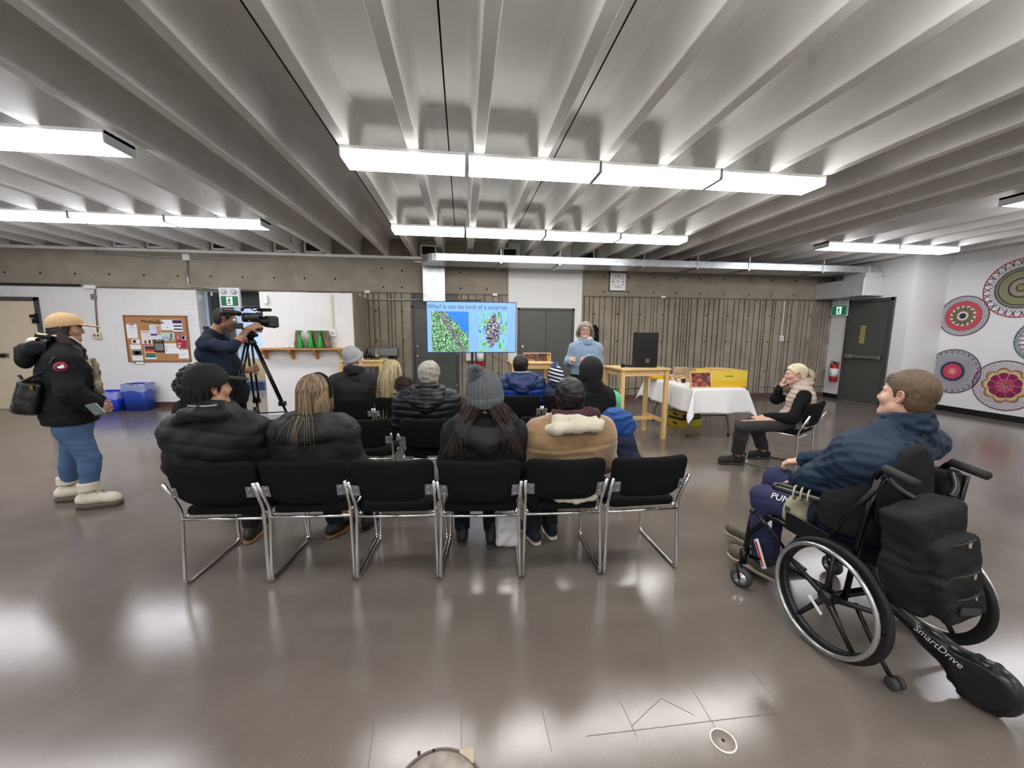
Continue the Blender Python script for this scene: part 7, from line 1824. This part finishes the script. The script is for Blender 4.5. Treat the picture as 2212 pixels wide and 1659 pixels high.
# ---------------------------------------------------------------- presenter
def p_presenter():
    Y0 = 5.3; root = person('person in pale blue turtleneck sweater and glasses speaking beside the screen', *A3(1265, 800, Y0)[:2]); s = .97
    hx = A3(1264, 714, Y0)[0]
    J = glob(dict(s=s, r=V3(-1, 0, 0), f=V3(0, -1, 0), pelvis=V3(hx + .02, Y0, .93), waist=V3(hx + .01, Y0 - .01, 1.07), chest=A3(1265, 762, Y0), neck=A3(1266, 742, Y0),
        shR=A3(1241, 752, Y0), shL=A3(1290, 752, Y0), elR=A3(1228, 782, Y0 + .02), elL=A3(1294, 782, Y0 + .02), wrR=A3(1230, 779, Y0 - .20), wrL=A3(1272, 773, Y0 - .20), head=A3(1264, 714, Y0),
        hipR=V3(hx - .07, Y0, .90), hipL=V3(hx + .11, Y0, .90), knR=V3(hx - .09, Y0 - .03, .50), knL=V3(hx + .13, Y0 - .03, .50), anR=V3(hx - .09, Y0 + .02, .10), anL=V3(hx + .13, Y0 + .02, .10), ftR=V3(-.2, -1, 0), ftL=V3(.2, -1, 0)))
    H = rotm(166, -2, -3); c = J['head']; g = lambda x, y, z: c + H @ (V3(x, y, z)*.97)
    body(J, root, SK_FAIR, H, .97, .008, .004, curl={'R': 1.0, 'L': .45}, dirs={'R': (V3(.25, -.7, .25), V3(.6, .1, -.5)), 'L': (V3(-.85, -.25, -.05), V3(0, .3, -1))}, om=True)
    eyes(J, c, H, .97, root, M_gy3); rl = np.array(root.location)
    jacket(J, root, mat('sweater_blue', '#8197ae', .95, bump=.6, bscale=260, var=.06, vscale=50, sheen=.3), 'sweater', .022, A3(1262, 808, Y0)[2], disp=[folds(.005, 28, 9)], stand=.0, cuff=1.0, belly=1.12, chest=1.08, hipw=1.15)
    F = Field(J['neck'] - .17, J['neck'] + .17, .005)
    for z in (.022, .042, .060): collar(F, J, .080, .024, z, .01, tilt=.02)
    build(F, 'cowl', MATS['sweater_blue'], root)
    F = Field(J['neck'] - .15, J['neck'] + .2, .005); collar(F, J, .060, .016, .070, .01, tilt=.015); collar(F, J, .058, .015, .085, .01, tilt=.015); F.disp(folds(.003, 60, 3)); build(F, 'turtleneck', mat('turtle_white', '#dcdbd6', .9), root)
    trousers(J, root, fabric('black_trousers', '#121214')); [shoe(J, q, mat('shoe_dark', '#1b1712', .5), root, h=.008) for q in 'LR']
    hair_short(J, root, H, M_gy1, .97, .018, .066, .035, -.10, wave=.003, seed=4, sideburn=-.05)
    P, Nn, q = scalp(J, H, .97, 1700, 61, -.05, .072, .012); k_ = q[:, 1] < .055; P, Nn, q = P[k_], Nn[k_], q[k_]; V = (H @ np.stack([np.sign(q[:, 0] + .02)*1., .05 + 0*q[:, 0], -.2 + 0*q[:, 0]])).T
    strands('hair_strand', P, V, np.random.default_rng(2).uniform(.06, .115, len(P)), 9, root, [mat('hair_ashblonde', '#8f8672', .5), mat('hair_ashlight', '#b3a98f', .5), M_gy1], .0020, 1., hcoll(J, H, .97, .020), .10, 69)
    gm = mat('glasses_red', '#5e2c2c', .3)
    b = MB()
    for sx in (-1, 1):
        b.tube([tuple(g(sx*.033 + .024*math.cos(a), .107, .004 + .017*math.sin(a)) - rl) for a in np.linspace(0, 2*PI, 18)[:-1]], .0022, 6, closed=True)
        b.tube([tuple(g(sx*.057, .105, .010) - rl), tuple(g(sx*.080, .05, .012) - rl), tuple(g(sx*.083, -.005, .008) - rl)], .002, 6)
    b.tube([tuple(g(-.010, .108, .006) - rl), tuple(g(.010, .108, .006) - rl)], .002, 6); b.build('glasses', gm, root)
p_presenter()
# ---------------------------------------------------------------- seated woman at the right
def p_lady():
    root = person('person with white blonde ponytail in beige quilted vest, seated sideways at right', 3.66, 3.84); s = .95; Y0 = 4.0
    J = glob(dict(s=s, r=V3(.64, .77, 0), f=V3(-.77, .64, 0), pelvis=V3(3.66, 3.84, .54), waist=A3(1726, 897, 3.83), chest=A3(1729, 862, 3.81), neck=A3(1729, 833, 3.81), shL=A3(1737, 856, 3.68), shR=A3(1717, 848, 3.94),
        elL=A3(1714, 903, 3.62), elR=A3(1676, 862, 4.03), wrL=A3(1652, 901, 3.80), wrR=A3(1687, 836, 3.93), head=A3(1719, 808, 3.80),
        hipL=V3(3.61, 3.78, .53), hipR=V3(3.71, 3.91, .53), knL=V3(*on(1604, 920, .52)), knR=V3(*on(1630, 911, .53)), anL=V3(*on(1591, 1002)), anR=V3(*on(1647, 990)), ftL=V3(-1, .08, 0), ftR=V3(-1, .12, 0)))
    J['anL'][2] = J['anR'][2] = .095
    H = rotm(60, -8, 0); c = J['head']; g = lambda x, y, z: c + H @ (V3(x, y, z)*.93); rl = np.array(root.location)
    body(J, root, SK_PALE, H, .93, .008, .0045, curl={'R': .5, 'L': .5}, dirs={'L': (V3(-1, .1, -.05), V3(0, 0, -1)), 'R': (V3(.05, -.30, 1), V3(.8, -.5, 0))})
    eyes(J, c, H, .93, root, M_wb1)
    F = Field(*[f + d for f, d in zip(bbox(J, ['pelvis', 'chest', 'shL', 'shR', 'elL', 'elR', 'neck', 'wrL', 'wrR'], 0), (-.2, .2))], .008)
    torso_prims(F, J, .008); arm_prims(F, J, .016, 'LR', .03, .050, .042, .034, .93); F.disp(folds(.004, 30, 4)); F.plane((0, 0, .50), (0, 0, -1)); build(F, 'black_top', fabric('black_top', '#0f0f11'), root)
    nb = J['neck']
    def ex(F):
        collar(F, J, .085, .030, .02, .02); collar(F, J, .080, .026, .055, .02)
        for sy in (-1, 1): F.plane(nb + J['r']*sy*.172, J['r']*sy + V3(0, 0, .08), .02)
    jacket(J, root, fabric('beige_down', '#b3a498', .5, .08, 60), 'quilted_vest', .034, .455, disp=[quilt(.011, .050, .02, .06)], stand=.0, sleeves='', extra=ex, belly=1.08)
    trousers(J, root, fabric('charcoal_stretch', '#3a3a3c', .9, .3, 200), disp=[folds(.004, 30, 3)], flare=2.0, stop=.90)
    for q in 'LR': shoe(J, q, fabric('grey_trainer', '#2c2c2d', .8, .5, 200), root, solem=mat('sole_dark', '#3a3836', .7), L=.29, w=.046, h=.005)
    hair_short(J, root, H, M_wb1, .93, .012, .070, .02, -.085, seed=4, wave=.001)
    P, Nn, q = scalp(J, H, .93, 1800, 61, -.06, .074, .010); tgt = g(0, -.125, .02); V = tgt - P; V -= Nn*(V*Nn).sum(1)[:, None]*.7
    strands('hair_strand', P, V, np.minimum(np.linalg.norm(tgt - P, axis=1)*1.15, .20), 10, root, [M_wb1, M_wb2], .0016, .0, hcoll(J, H, .93, .012), .02, 69, attract=(tgt, .6))
    P = np.tile(g(0, -.118, .028), (260, 1)) + rng.normal(size=(260, 3))*.008
    strands('ponytail', P, np.tile(H @ V3(0, -1., .15), (260, 1)), np.random.default_rng(4).uniform(.07, .11, 260), 8, root, [M_wb1, M_wb2], .0026, 1.2, (), .18, 9)
    MB().tube([tuple(g(.016*math.cos(a), -.116, .028 + .020*math.sin(a)) - rl) for a in np.linspace(0, 2*PI, 14)[:-1]], .010, 8, closed=True).build('scrunchie', mat('teal', '#3f93a8', .8), root)
    F = Field(nb - .16, nb + .16, .005); collar(F, J, .066, .022, .06, .02, tilt=.05); F.chain([nb + V3(-.06, .04, .04), nb + V3(-.10, .07, -.04), nb + V3(-.11, .08, -.10)], [.03, .03, .022], .02); F.disp(folds(.005, 70, 7)); build(F, 'scarf', mat('scarf_maroon', '#4b2530', .9, col2='#8d8276', vscale=34), root)
p_lady()
# ---------------------------------------------------------------- man in the wheelchair
WO = V3(1.997, 1.50, 0.)
def p_wheel():
    root = person('person with short light brown hair in navy quilted jacket seated in the wheelchair', 2.0, 1.6); s = 1.0
    J = glob(dict(s=s, r=V3(.96, .26, 0), f=V3(-.26, .96, 0), pelvis=V3(2.0, 1.62, .56), waist=V3(2.0, 1.60, .74), chest=V3(1.98, 1.565, .90), neck=A3(1952, 928, 1.60), shL=A3(1858, 975, 1.60), shR=A3(1995, 955, 1.72),
        elL=A3(1762, 1035, 1.72), elR=V3(2.24, 1.80, .82), wrL=A3(1728, 1040, 1.96), wrR=V3(2.05, 2.02, .74), head=A3(1958, 858, 1.60),
        hipL=V3(1.91, 1.66, .54), hipR=V3(2.10, 1.68, .54), knL=A3(1655, 1078, 2.02), knR=V3(2.0, 2.14, .57), anL=V3(1.80, 1.97, .13), anR=V3(1.97, 2.24, .12), ftL=V3(-.30, 1, 0), ftR=V3(-.25, 1, 0)))
    J['groundL'] = .05; J['groundR'] = .05
    H = rotm(13, 4, 6); c = J['head']; hs = .98; g = lambda x, y, z: c + H @ (V3(x, y, z)*hs); rl = np.array(root.location)
    body(J, root, SK_PALE, H, hs, .009, .0032, curl=.6, nr=.060)
    eyes(J, c, H, hs, root, M_sh)
    hair_short(J, root, H, M_sh, hs, .010, .072, .030, -.080, h=.003, seed=5, top=.018, sideburn=-.012, wave=.001)
    P, Nn, q = scalp(J, H, hs, 5200, 31, -.070, .080, .006); r_ = np.random.default_rng(4)
    up = np.clip((q[:, 2] - .04)/.05, 0, 1); V = (H @ np.stack([.15*up, .85*up + .05, -.85*(1 - up) + .05*up])).T + Nn*.12
    strands('hair_strand', P, V, (.007 + .028*up)*r_.uniform(.7, 1.2, len(P)), 5, root, [M_sh, M_sh2, mat('hair_lb3', '#62503c', .5)], .0011, .1, hcoll(J, H, hs, .008), .18, 6)
    MB().tube([tuple(g(x, .094 - abs(x)*.25, .078 + .012*math.cos(x*30)) - rl) for x in np.linspace(-.05, .05, 9)], .010, 8).build('fringe', M_sh2, root) if False else None
    m = fabric('navy_quilted', '#17273b', .62, .15, 120); nb = J['neck']
    def ex(F):
        for z, rr in ((.015, .034), (.045, .030), (.070, .024)): collar(F, J, .088, rr, z, .012, tilt=.02)
    def diam(x, y, z):
        u = x*.7 + y*.5; return -.0038*(np.abs(np.sin((u + z)*PI/.075))**6 + np.abs(np.sin((u - z)*PI/.075))**6)*0 + .0075*(np.abs(np.sin((u + z)*PI/.062))*np.abs(np.sin((u - z)*PI/.062)))
    jacket(J, root, m, 'quilted_jacket', .036, .52, .006, disp=[diam, folds(.009, 20, 15)], stand=0, extra=ex, cuff=.95, chest=1.08, up=.056)
    mp = fabric('navy_jogger', '#2b2f4e', .85, .15, 200)
    trousers(J, root, mp, disp=[folds(.006, 22, 3)], h=.007, kn=.062, flare=1.8)
    for q in 'LR': shoe(J, q, mat('shoe_olive', '#5b5548', .7), root, solem=mat('sole_bone', '#a89f8e', .6), L=.29, w=.045, h=.005)
    a_ = J['hipL'] + (J['knL'] - J['hipL'])*.70; d = J['knL'] - J['hipL']; yaw = math.atan2(-d[1], -d[0])
    up = V3(-.55, -.25, .8); tx = np.array(A3(1676, 1072, 1.93)); 
    X = nrm(-d); N_ = nrm(np.cross(X, V3(0, 0, 1))); N_ = -N_ if N_[0] > 0 else N_; N_ = nrm(N_ + V3(0, 0, .75)); Yv = np.cross(N_, X); Yv = -Yv if Yv[2] < 0 else Yv; Zv = np.cross(X, Yv)
    o = text('PUMA', .052, 'leg_print', M_paper, root, (0, 0, 0), ext=.0008); p = J['knL']*.80 + J['hipL']*.20 + Zv*(.088 if Zv[2] > 0 else -.088) + Yv*-.01
    MM = Matrix((tuple(X) + (p[0]-rl[0],), tuple(Yv) + (p[1]-rl[1],), tuple(Zv) + (p[2]-rl[2],), (0, 0, 0, 1))) if False else Matrix(((X[0], Yv[0], Zv[0], p[0]-rl[0]), (X[1], Yv[1], Zv[1], p[1]-rl[1]), (X[2], Yv[2], Zv[2], p[2]-rl[2]), (0, 0, 0, 1)))
    o.matrix_local = MM
p_wheel()
# ================================================================== WHEELCHAIR (built in world measurements around its axle)
wc = thing('wheelchair', 'black manual wheelchair with silver handrims and rear power drive, at right', 'wheelchair', tuple(WO), 0.)
wl = lambda *p: tuple(np.array(p, float) - WO)
AW = .07
def wheel(cx, cy, side, cam_):
    Rw = .268; M = Matrix.Translation(wl(cx, cy, Rw)) @ Matrix.Rotation(AW, 4, 'Z') @ Matrix.Rotation(R(cam_), 4, 'Y')
    circ = lambda r, x=0., n=64: [(x, r*math.cos(2*PI*i/n), r*math.sin(2*PI*i/n)) for i in range(n)]
    w = MB().tube(circ(Rw - .014), .0150, 10, closed=True, M=M).build('rear_wheel', M_rubber, wc)
    b = MB(); b.lathe((0, 0, 0), [(Rw - .022, -.012), (Rw - .022, .012), (Rw - .048, .008), (Rw - .048, -.008)], 64, 0, M, 'x', True); b.build('rim', M_black, w)
    b = MB(); b.lathe((0, 0, 0), [(.030, -.03), (.034, -.01), (.034, .02), (.020, .03)], 20, 0, M, 'x'); b.build('hub', M_black, w)
    for i in range(5):
        a = 2*PI*i/5 + .3; u = Vector((0, math.cos(a), math.sin(a)))
        MB().tube([u*.02 + Vector((side*.012, 0, 0)), u*.12 + Vector((side*.008, 0, 0)), u*(Rw - .035)], [.017, .012, .010], 8, 0, M=M).build('spoke', M_black, w)
    MB().tube(circ(Rw - .030, side*.045), .0105, 10, closed=True, M=M).build('handrim', mat('rim_silver', '#b5b6b8', .28, metal=.85), w)
    for i in range(6):
        a = 2*PI*i/6; u = Vector((0, math.cos(a), math.sin(a))); MB().tube([u*(Rw - .032) + Vector((side*.012, 0, 0)), u*(Rw - .032) + Vector((side*.042, 0, 0))], .005, 6, M=M).build('rim_tab', M_black, w)
    MB().box((side*.034, .03, -.06), (.003, .085, .014), rot=(R(35), 0, 0), M=M).build('wheel_sticker', M_paper, w)
    return w
wheel(1.707, 1.482, -1, 2); wheel(2.285, 1.525, 1, -2)
for cx, cy, s_ in ((1.635, 1.95, -1), (2.30, 2.0, 1)):
    M = Matrix.Translation(wl(cx, cy, .058)) @ Matrix.Rotation(.55 if s_ < 0 else .1, 4, 'Z')
    k = MB().lathe((0, 0, 0), [(.040, -.018), (.058, -.012), (.060, 0), (.058, .012), (.040, .018)], 24, 0, M, 'x').build('caster_wheel', mat('caster_grey', '#3a3c3f', .6), wc)
    MB().lathe((0, 0, 0), [(.036, -.019), (.038, 0), (.036, .019)], 20, 0, M, 'x').build('caster_hub', M_chrome, k)
    MB().tube([M @ Vector((-.028, 0, 0)), M @ Vector((-.028, .02, .075)), M @ Vector((0, .025, .085)), M @ Vector((.028, .02, .075)), M @ Vector((.028, 0, 0))], .006, 8).build('caster_fork', M_blackmet, k)
    MB().cyl(wl(cx + .02, cy + .02, .14), wl(cx + .02, cy + .02, .22), .022, n=12).build('caster_housing', M_blackmet, wc)
def T(name, pts, r=.0125, m=M_blackmet, f=.05): return MB().tube(fillet([wl(*p) for p in pts], f), r, 10).build(name, m, wc)
for s_, x0, x1 in ((-1, 1.755, 1.66), (1, 2.24, 2.31)):
    T('side_frame', [(x0, 1.40, .44), (x0, 1.90, .46), (x1 + .03*-s_, 2.0, .30), (x1 + .02*-s_, 1.97, .19)])
    T('lower_frame', [(x0, 1.50, .27), (x0, 1.75, .24), (x1 + .02*-s_, 1.95, .19)])
    T('back_upright', [(x0, 1.45, .27), (x0, 1.42, .60), (x0 + .05*-s_*.3, 1.39, .88)])
    xf = 1.80 if s_ < 0 else 2.14
    T('footrest_tube', [(x0, 1.90, .46), (x0*.9 + xf*.1, 2.06, .40), (xf, 2.14, .12)])
T('axle_tube', [(1.72, 1.485, .268), (2.27, 1.525, .268)], .018, f=.01); T('cross_tube', [(1.755, 1.88, .44), (2.24, 1.9, .44)], .0125, f=.01)
T('brake_lever', [(1.70, 1.74, .36), (1.66, 1.80, .44), (1.68, 1.95, .47)], .009); MB().ball(wl(1.68, 1.96, .47), .018, 10).build('brake_knob', M_black, wc)
MB().box(wl(1.97, 2.13, .04), (.34, .24, .015), rot=(R(6), 0, 0)).build('footplate', M_black, wc, bevel=.005)
MB().rbox(wl(1.99, 1.68, .465), (.44, .46, .075), .04).build('seat_cushion', fabric('cushion_black', '#121214'), wc)
b = MB(); b.box(wl(1.735, 1.66, .50), (.010, .26, .10)); b.build('side_guard', M_black, wc, bevel=.005)
MB().box(wl(2.245, 1.66, .50), (.010, .26, .10)).build('side_guard', M_black, wc, bevel=.005)
MB().box(wl(1.742, 1.90, .42), (.004, .03, .04)).build('guard_sticker', M_paper, wc)
# backrest shell
F = Field(V3(1.68, 1.20, .50), V3(2.28, 1.72, 1.09), .007); bc = V3(1.985, 1.60, .0)
F.cap(bc + V3(0, -.0, .56), bc + V3(-.02, .0, .98), .245, .215, 0.); F.cap(bc + V3(0, .03, .50), bc + V3(-.02, .03, 1.1), .215, .195, .01, 's'); F.plane(bc + V3(0, .03, 0), (0, 1, 0), .02); F.plane((0, 0, .56), (0, 0, -1), .03)
X, Y, Z = F.ax[0][:, None, None], F.ax[1][None, :, None], F.ax[2][None, None, :]
F.comb((slice(None),)*3, (Z - (1.03 - 3.2*np.abs(X - 1.98)**1.6) + 0*Y).astype(F32), .03, 'i')
build(F, 'backrest_shell', fabric('back_black', '#151517', .8, .3, 300), wc)
# push handles
T('push_handle', [(1.77, 1.40, .70), (1.77, 1.40, .90), (1.775, 1.37, .935), (1.755, 1.25, .925)], .0125, f=.03); T('push_handle', [(2.165, 1.44, .70), (2.165, 1.44, .90), (2.165, 1.41, .935), (2.15, 1.29, .925)], .0125, f=.03)
for p0, p1 in (((1.775, 1.37, .936), (1.752, 1.235, .924)), ((2.165, 1.41, .936), (2.148, 1.275, .924))): MB().tube([wl(*p0), wl(*p1)], [.019, .018], 12).build('grip', M_rubber, wc)
b = MB(); b.rbox(wl(2.165, 1.43, .825), (.10, .09, .15), .025); b.build('handle_pouch', fabric('pouch_black', '#1a1a1c'), wc)
# armrests
def arm(p0, p1, nm='armrest_pad'):
    d = nrm(np.array(p1) - np.array(p0)); u = V3(0, 0, 1); F = Field(np.minimum(p0, p1) - .07, np.maximum(p0, p1) + .07, .005)
    F.cap(p0, p1, .026, .026, 0.); side = nrm(np.cross(d, u))*.014; F.cap(np.array(p0) + side, np.array(p1) + side, .024, .024, .01); F.cap(np.array(p0) - side, np.array(p1) - side, .024, .024, .01)
    F.plane(np.array(p0) - V3(0, 0, .012), (0, 0, -1), .006); return build(F, nm, mat('arm_gloss', '#0c0c0d', .18), wc)
pL0, pL1 = V3(*on(1680, 1052, .68)), V3(*on(1838, 1100, .665)); arm(pL0, pL1); pR0 = V3(*on(1738, 1000, .68)); pR0[0] = min(pR0[0], 2.2); arm(V3(2.17, 2.16, .68), V3(2.24, 1.78, .67))
T('armrest_post', [tuple(pL0*.35 + pL1*.65 - V3(0, 0, .01)), (1.76, 1.66, .55), (1.755, 1.66, .44)], .012); T('armrest_post', [(2.21, 1.95, .66), (2.24, 1.8, .55), (2.24, 1.75, .44)], .012)
# wide curved strap around the left handle
T('back_strap', [(1.70, 1.50, .56), (1.66, 1.42, .70), (1.70, 1.36, .82), (1.76, 1.36, .90)], .012)
T('anti_tip_bar', [(1.80, 1.44, .26), (1.80, 1.33, .12), (1.80, 1.255, .045)], .010)
MB().lathe(wl(1.80, 1.25, .028), [(.012, -.012), (.026, -.010), (.028, 0), (.026, .010), (.012, .012)], 18, axis='x').build('anti_tip_wheel', mat('caster_grey', '#3a3c3f', .6), wc)
MB().lathe(wl(1.83, 1.25, .028), [(.012, -.008), (.026, -.007), (.026, .007), (.012, .008)], 18, axis='x').build('anti_tip_wheel', MATS['caster_grey'], wc)
# power drive unit
F = Field(V3(1.85, 1.0, -.01), V3(2.25, 1.60, .36), .005); a0, a1 = V3(1.985, 1.47, .25), V3(2.075, 1.14, .105)
F.cap(a0, a0*.45 + a1*.55, .022, .038, 0.); F.cap(a0*.45 + a1*.55, a1, .045, .080, .04); F.cap(a1, a1 + V3(.01, -.01, -.0), .098, .098, .03)
ax_ = nrm(np.cross(a1 - a0, V3(0, 0, 1))); F.plane(a1 + ax_*.040, ax_, .02); F.plane(a1 - ax_*.040, -ax_, .02); F.plane((0, 0, .003), (0, 0, -1), .003)
pd = build(F, 'power_drive_unit', mat('drive_black', '#0e0e10', .3), wc)
dmid = a0*.42 + a1*.58; X = nrm(a1 - a0); Nn_ = -ax_ if ax_[0] > 0 else ax_; Nn_ = nrm(Nn_*.9 + V3(0, 0, .45)); Yv = nrm(np.cross(Nn_, X)); Nn_ = np.cross(X, Yv)
o = text('SmartDrive', .036, 'drive_lettering', mat('letter_grey', '#b9babc', .4), pd, (0, 0, 0), ext=.0006); p = a0*.62 + a1*.38 + Nn_*.046 - WO - Yv*.010
o.matrix_local = Matrix(((X[0], Yv[0], Nn_[0], p[0]), (X[1], Yv[1], Nn_[1], p[1]), (X[2], Yv[2], Nn_[2], p[2]), (0, 0, 0, 1)))
for k_ in range(11):
    a = 2*PI*k_/11; v = math.cos(a)*nrm(a1 - a0) + math.sin(a)*nrm(np.cross(ax_, a1 - a0)); c_ = a1 + v*.085
    if c_[2] > .03: MB().cyl(wl(*(c_ - ax_*.03)), wl(*(c_ + ax_*.03)), .018, n=10).build('drive_roller', M_rubber, pd)
MB().box(wl(1.70, 1.90, .235), (.012, .16, .028), rot=(R(50), 0, R(-10))).build('frame_sticker', mat('sticker_white', '#d8d4d2', .5), wc)
MB().box(wl(1.693, 1.898, .237), (.004, .13, .012), rot=(R(50), 0, R(-10))).build('sticker_red', M_red, wc)
# backpack hanging from the push handles
bx = thing('backpack', 'large black backpack hanging from the wheelchair push handles', 'backpack', (1.93, 1.24, .4))
F = Field(V3(1.62, 1.00, .28), V3(2.24, 1.44, .93), .006); Mb = rotm(6, -4, -9)
F.box((1.86, 1.25, .62), [.145, .070, .215], Mb, .035, 0.); F.box((1.87, 1.175, .65), [.115, .035, .075], Mb, .022, .006); F.box((1.875, 1.165, .52), [.118, .045, .085], Mb, .025, .006); F.box((1.88, 1.125, .47), [.10, .02, .045], Mb, .018, .004); F.ell((1.73, 1.25, .53), [.03, .06, .10], Mb, .02)
F.disp(folds(.004, 22, 4)); F.disp(folds(.0025, 55, 9)); build(F, 'pack_body', fabric('pack_black', '#18181a', .75, .35, 300), bx)
bl = np.array(bx.location); q = lambda *p: tuple(np.array(p) - bl)
for pts in (((1.77, 1.36, .90), (1.80, 1.33, .86), (1.84, 1.30, .83)), ((2.13, 1.38, .90), (2.08, 1.33, .86), (2.02, 1.30, .83))): MB().tube(bez([q(*p) for p in pts]), .014, 8).build('shoulder_strap', M_black, bx)
for z_, y_, x0_, x1_ in ((.715, 1.142, 1.79, 1.93), (.60, 1.120, 1.79, 1.94), (.515, 1.108, 1.80, 1.94)):
    zz = MB().tube(bez([q(x0_, y_ + .012, z_ - .012), q((x0_ + x1_)/2, y_, z_ + .002), q(x1_, y_ + .008, z_ + .012)]), .0035, 6).build('zip', M_dark, bx); MB().box(q(x1_ - .02, y_ + .008, z_ - .005), (.006, .006, .028)).build('zip_pull', mat('pull_cream', '#b8ae92', .5), zz)
text('DAKINE', .03, 'pack_lettering', mat('letter_dim', '#3d3d40', .6), bx, q(1.87, 1.083, .455), rot=(PI/2, R(-9), R(6))) if False else MB().box(q(1.88, 1.10, .47), (.10, .006, .026), rot=(0, R(9), R(4))).build('sewn_label', mat('label_dim', '#2e2e31', .5), bx)
# cream cloth cap tied on the armrest
tc_ = V3(*at(1722, 1105, 1.80)); cp = thing('cloth_cap', 'cream cloth cap tied with strings to the wheelchair armrest', 'cap', tuple(tc_)); F = Field(tc_ - .18, tc_ + .20, .005)
F.ell(tc_ + V3(-.0, 0, -.01), [.060, .085, .075], rotm(0, 0, 10), 0.); F.ell(tc_ + V3(.02, -.01, .06), [.045, .06, .04], None, .04); F.ell(tc_ + V3(.085, -.07, -.03), [.035, .055, .015], rotm(20, 25, 20), .02); F.disp(folds(.007, 36, 4)); build(F, 'crown', mat('cap_cream', '#a8a48c', .9, bump=.3, bscale=200), cp)
for i in range(3):
    cc = pL0 + (pL1 - pL0)*(.26 + .10*i); MB().tube([tuple(cc + V3(.0, .0, 0) + .036*(math.cos(a)*nrm(np.cross(pL1 - pL0, V3(0, 0, 1))) + math.sin(a)*V3(0, 0, 1)) - tc_) for a in np.linspace(0, 2*PI, 13)[:-1]], .005, 6, closed=True).build('string_loop', MATS['cap_cream'], cp)
MB().b2(tuple(V3(-.062, -.01, -.0)), tuple(V3(-.056, .015, .03))).build('cap_badge', mat('badge_dk', '#4f4c44', .5), cp)
# ================================================================== COATS AND BAGS AROUND THE SEATS
ck = V3(1.40, 3.22, .78); t = thing('draped_jacket', 'royal blue and navy jacket draped over the middle row chair beside the tan coat', 'jacket', (1.36, 3.2, .3))
F = Field(V3(1.10, 3.0, .25), V3(1.75, 3.55, 1.0), .008)
F.ell((1.36, 3.20, .70), [.15, .11, .13], rotm(0, 0, 10), 0.); F.ell((1.30, 3.17, .78), [.12, .08, .07], None, .05); F.disp(folds(.012, 30, 4)); F.disp(folds(.005, 60, 7)); build(F, 'blue_jacket_top', fabric('royal_nylon', '#1e4484', .5, .1, 60), t)
F = Field(V3(1.08, 3.0, .2), V3(1.8, 3.6, .8), .008); F.cap((1.36, 3.24, .62), (1.42, 3.24, .36), .13, .17, 0.); F.disp(folds(.010, 24, 14)); F.plane((0, 0, .30), (0, 0, -1), .02); build(F, 'navy_coat_lower', fabric('navy_nylon', '#182038', .6, .1, 60), t)
x, _, z = at(1284, 722, 8.2); t = thing('hanging_coat', 'black coat hanging on the fluted wall behind the presenter', 'coat', (x, 8.25, 1.2))
F = Field(V3(x - .25, 8.0, .95), V3(x + .25, 8.36, 1.75), .010); F.ell((x, 8.24, 1.55), [.10, .08, .12], None, 0.); F.cap((x, 8.24, 1.42), (x + .02, 8.25, 1.1), .11, .13, .05); F.plane((0, 8.34, 0), (0, 1, 0)); F.disp(folds(.012, 24, 3)); build(F, 'coat_body', fabric('black_bag', '#131315'), t)
x, y, _ = on(1098, 1188); t = thing('shopping_bag', 'white plastic bag standing on the floor under the nearest row', 'bag', (x, y + .06, 0)); F = Field(V3(x - .15, y - .05, -.01), V3(x + .15, y + .2, .34), .006)
F.box((x, y + .07, .13), [.085, .06, .125], rotm(8, 0, 3), .03, 0.); F.disp(folds(.010, 30, 5)); F.plane((0, 0, .002), (0, 0, -1), .002); build(F, 'bag_body', mat('bag_white', '#d9dadb', .35), t)
MB().tube(bez([(-.04, 0, .24), (-.03, 0, .31), (.03, 0, .31), (.04, 0, .24)]), .006, 6).build('bag_handle', MATS['bag_white'], t)
x, y, _ = on(1158, 1195);
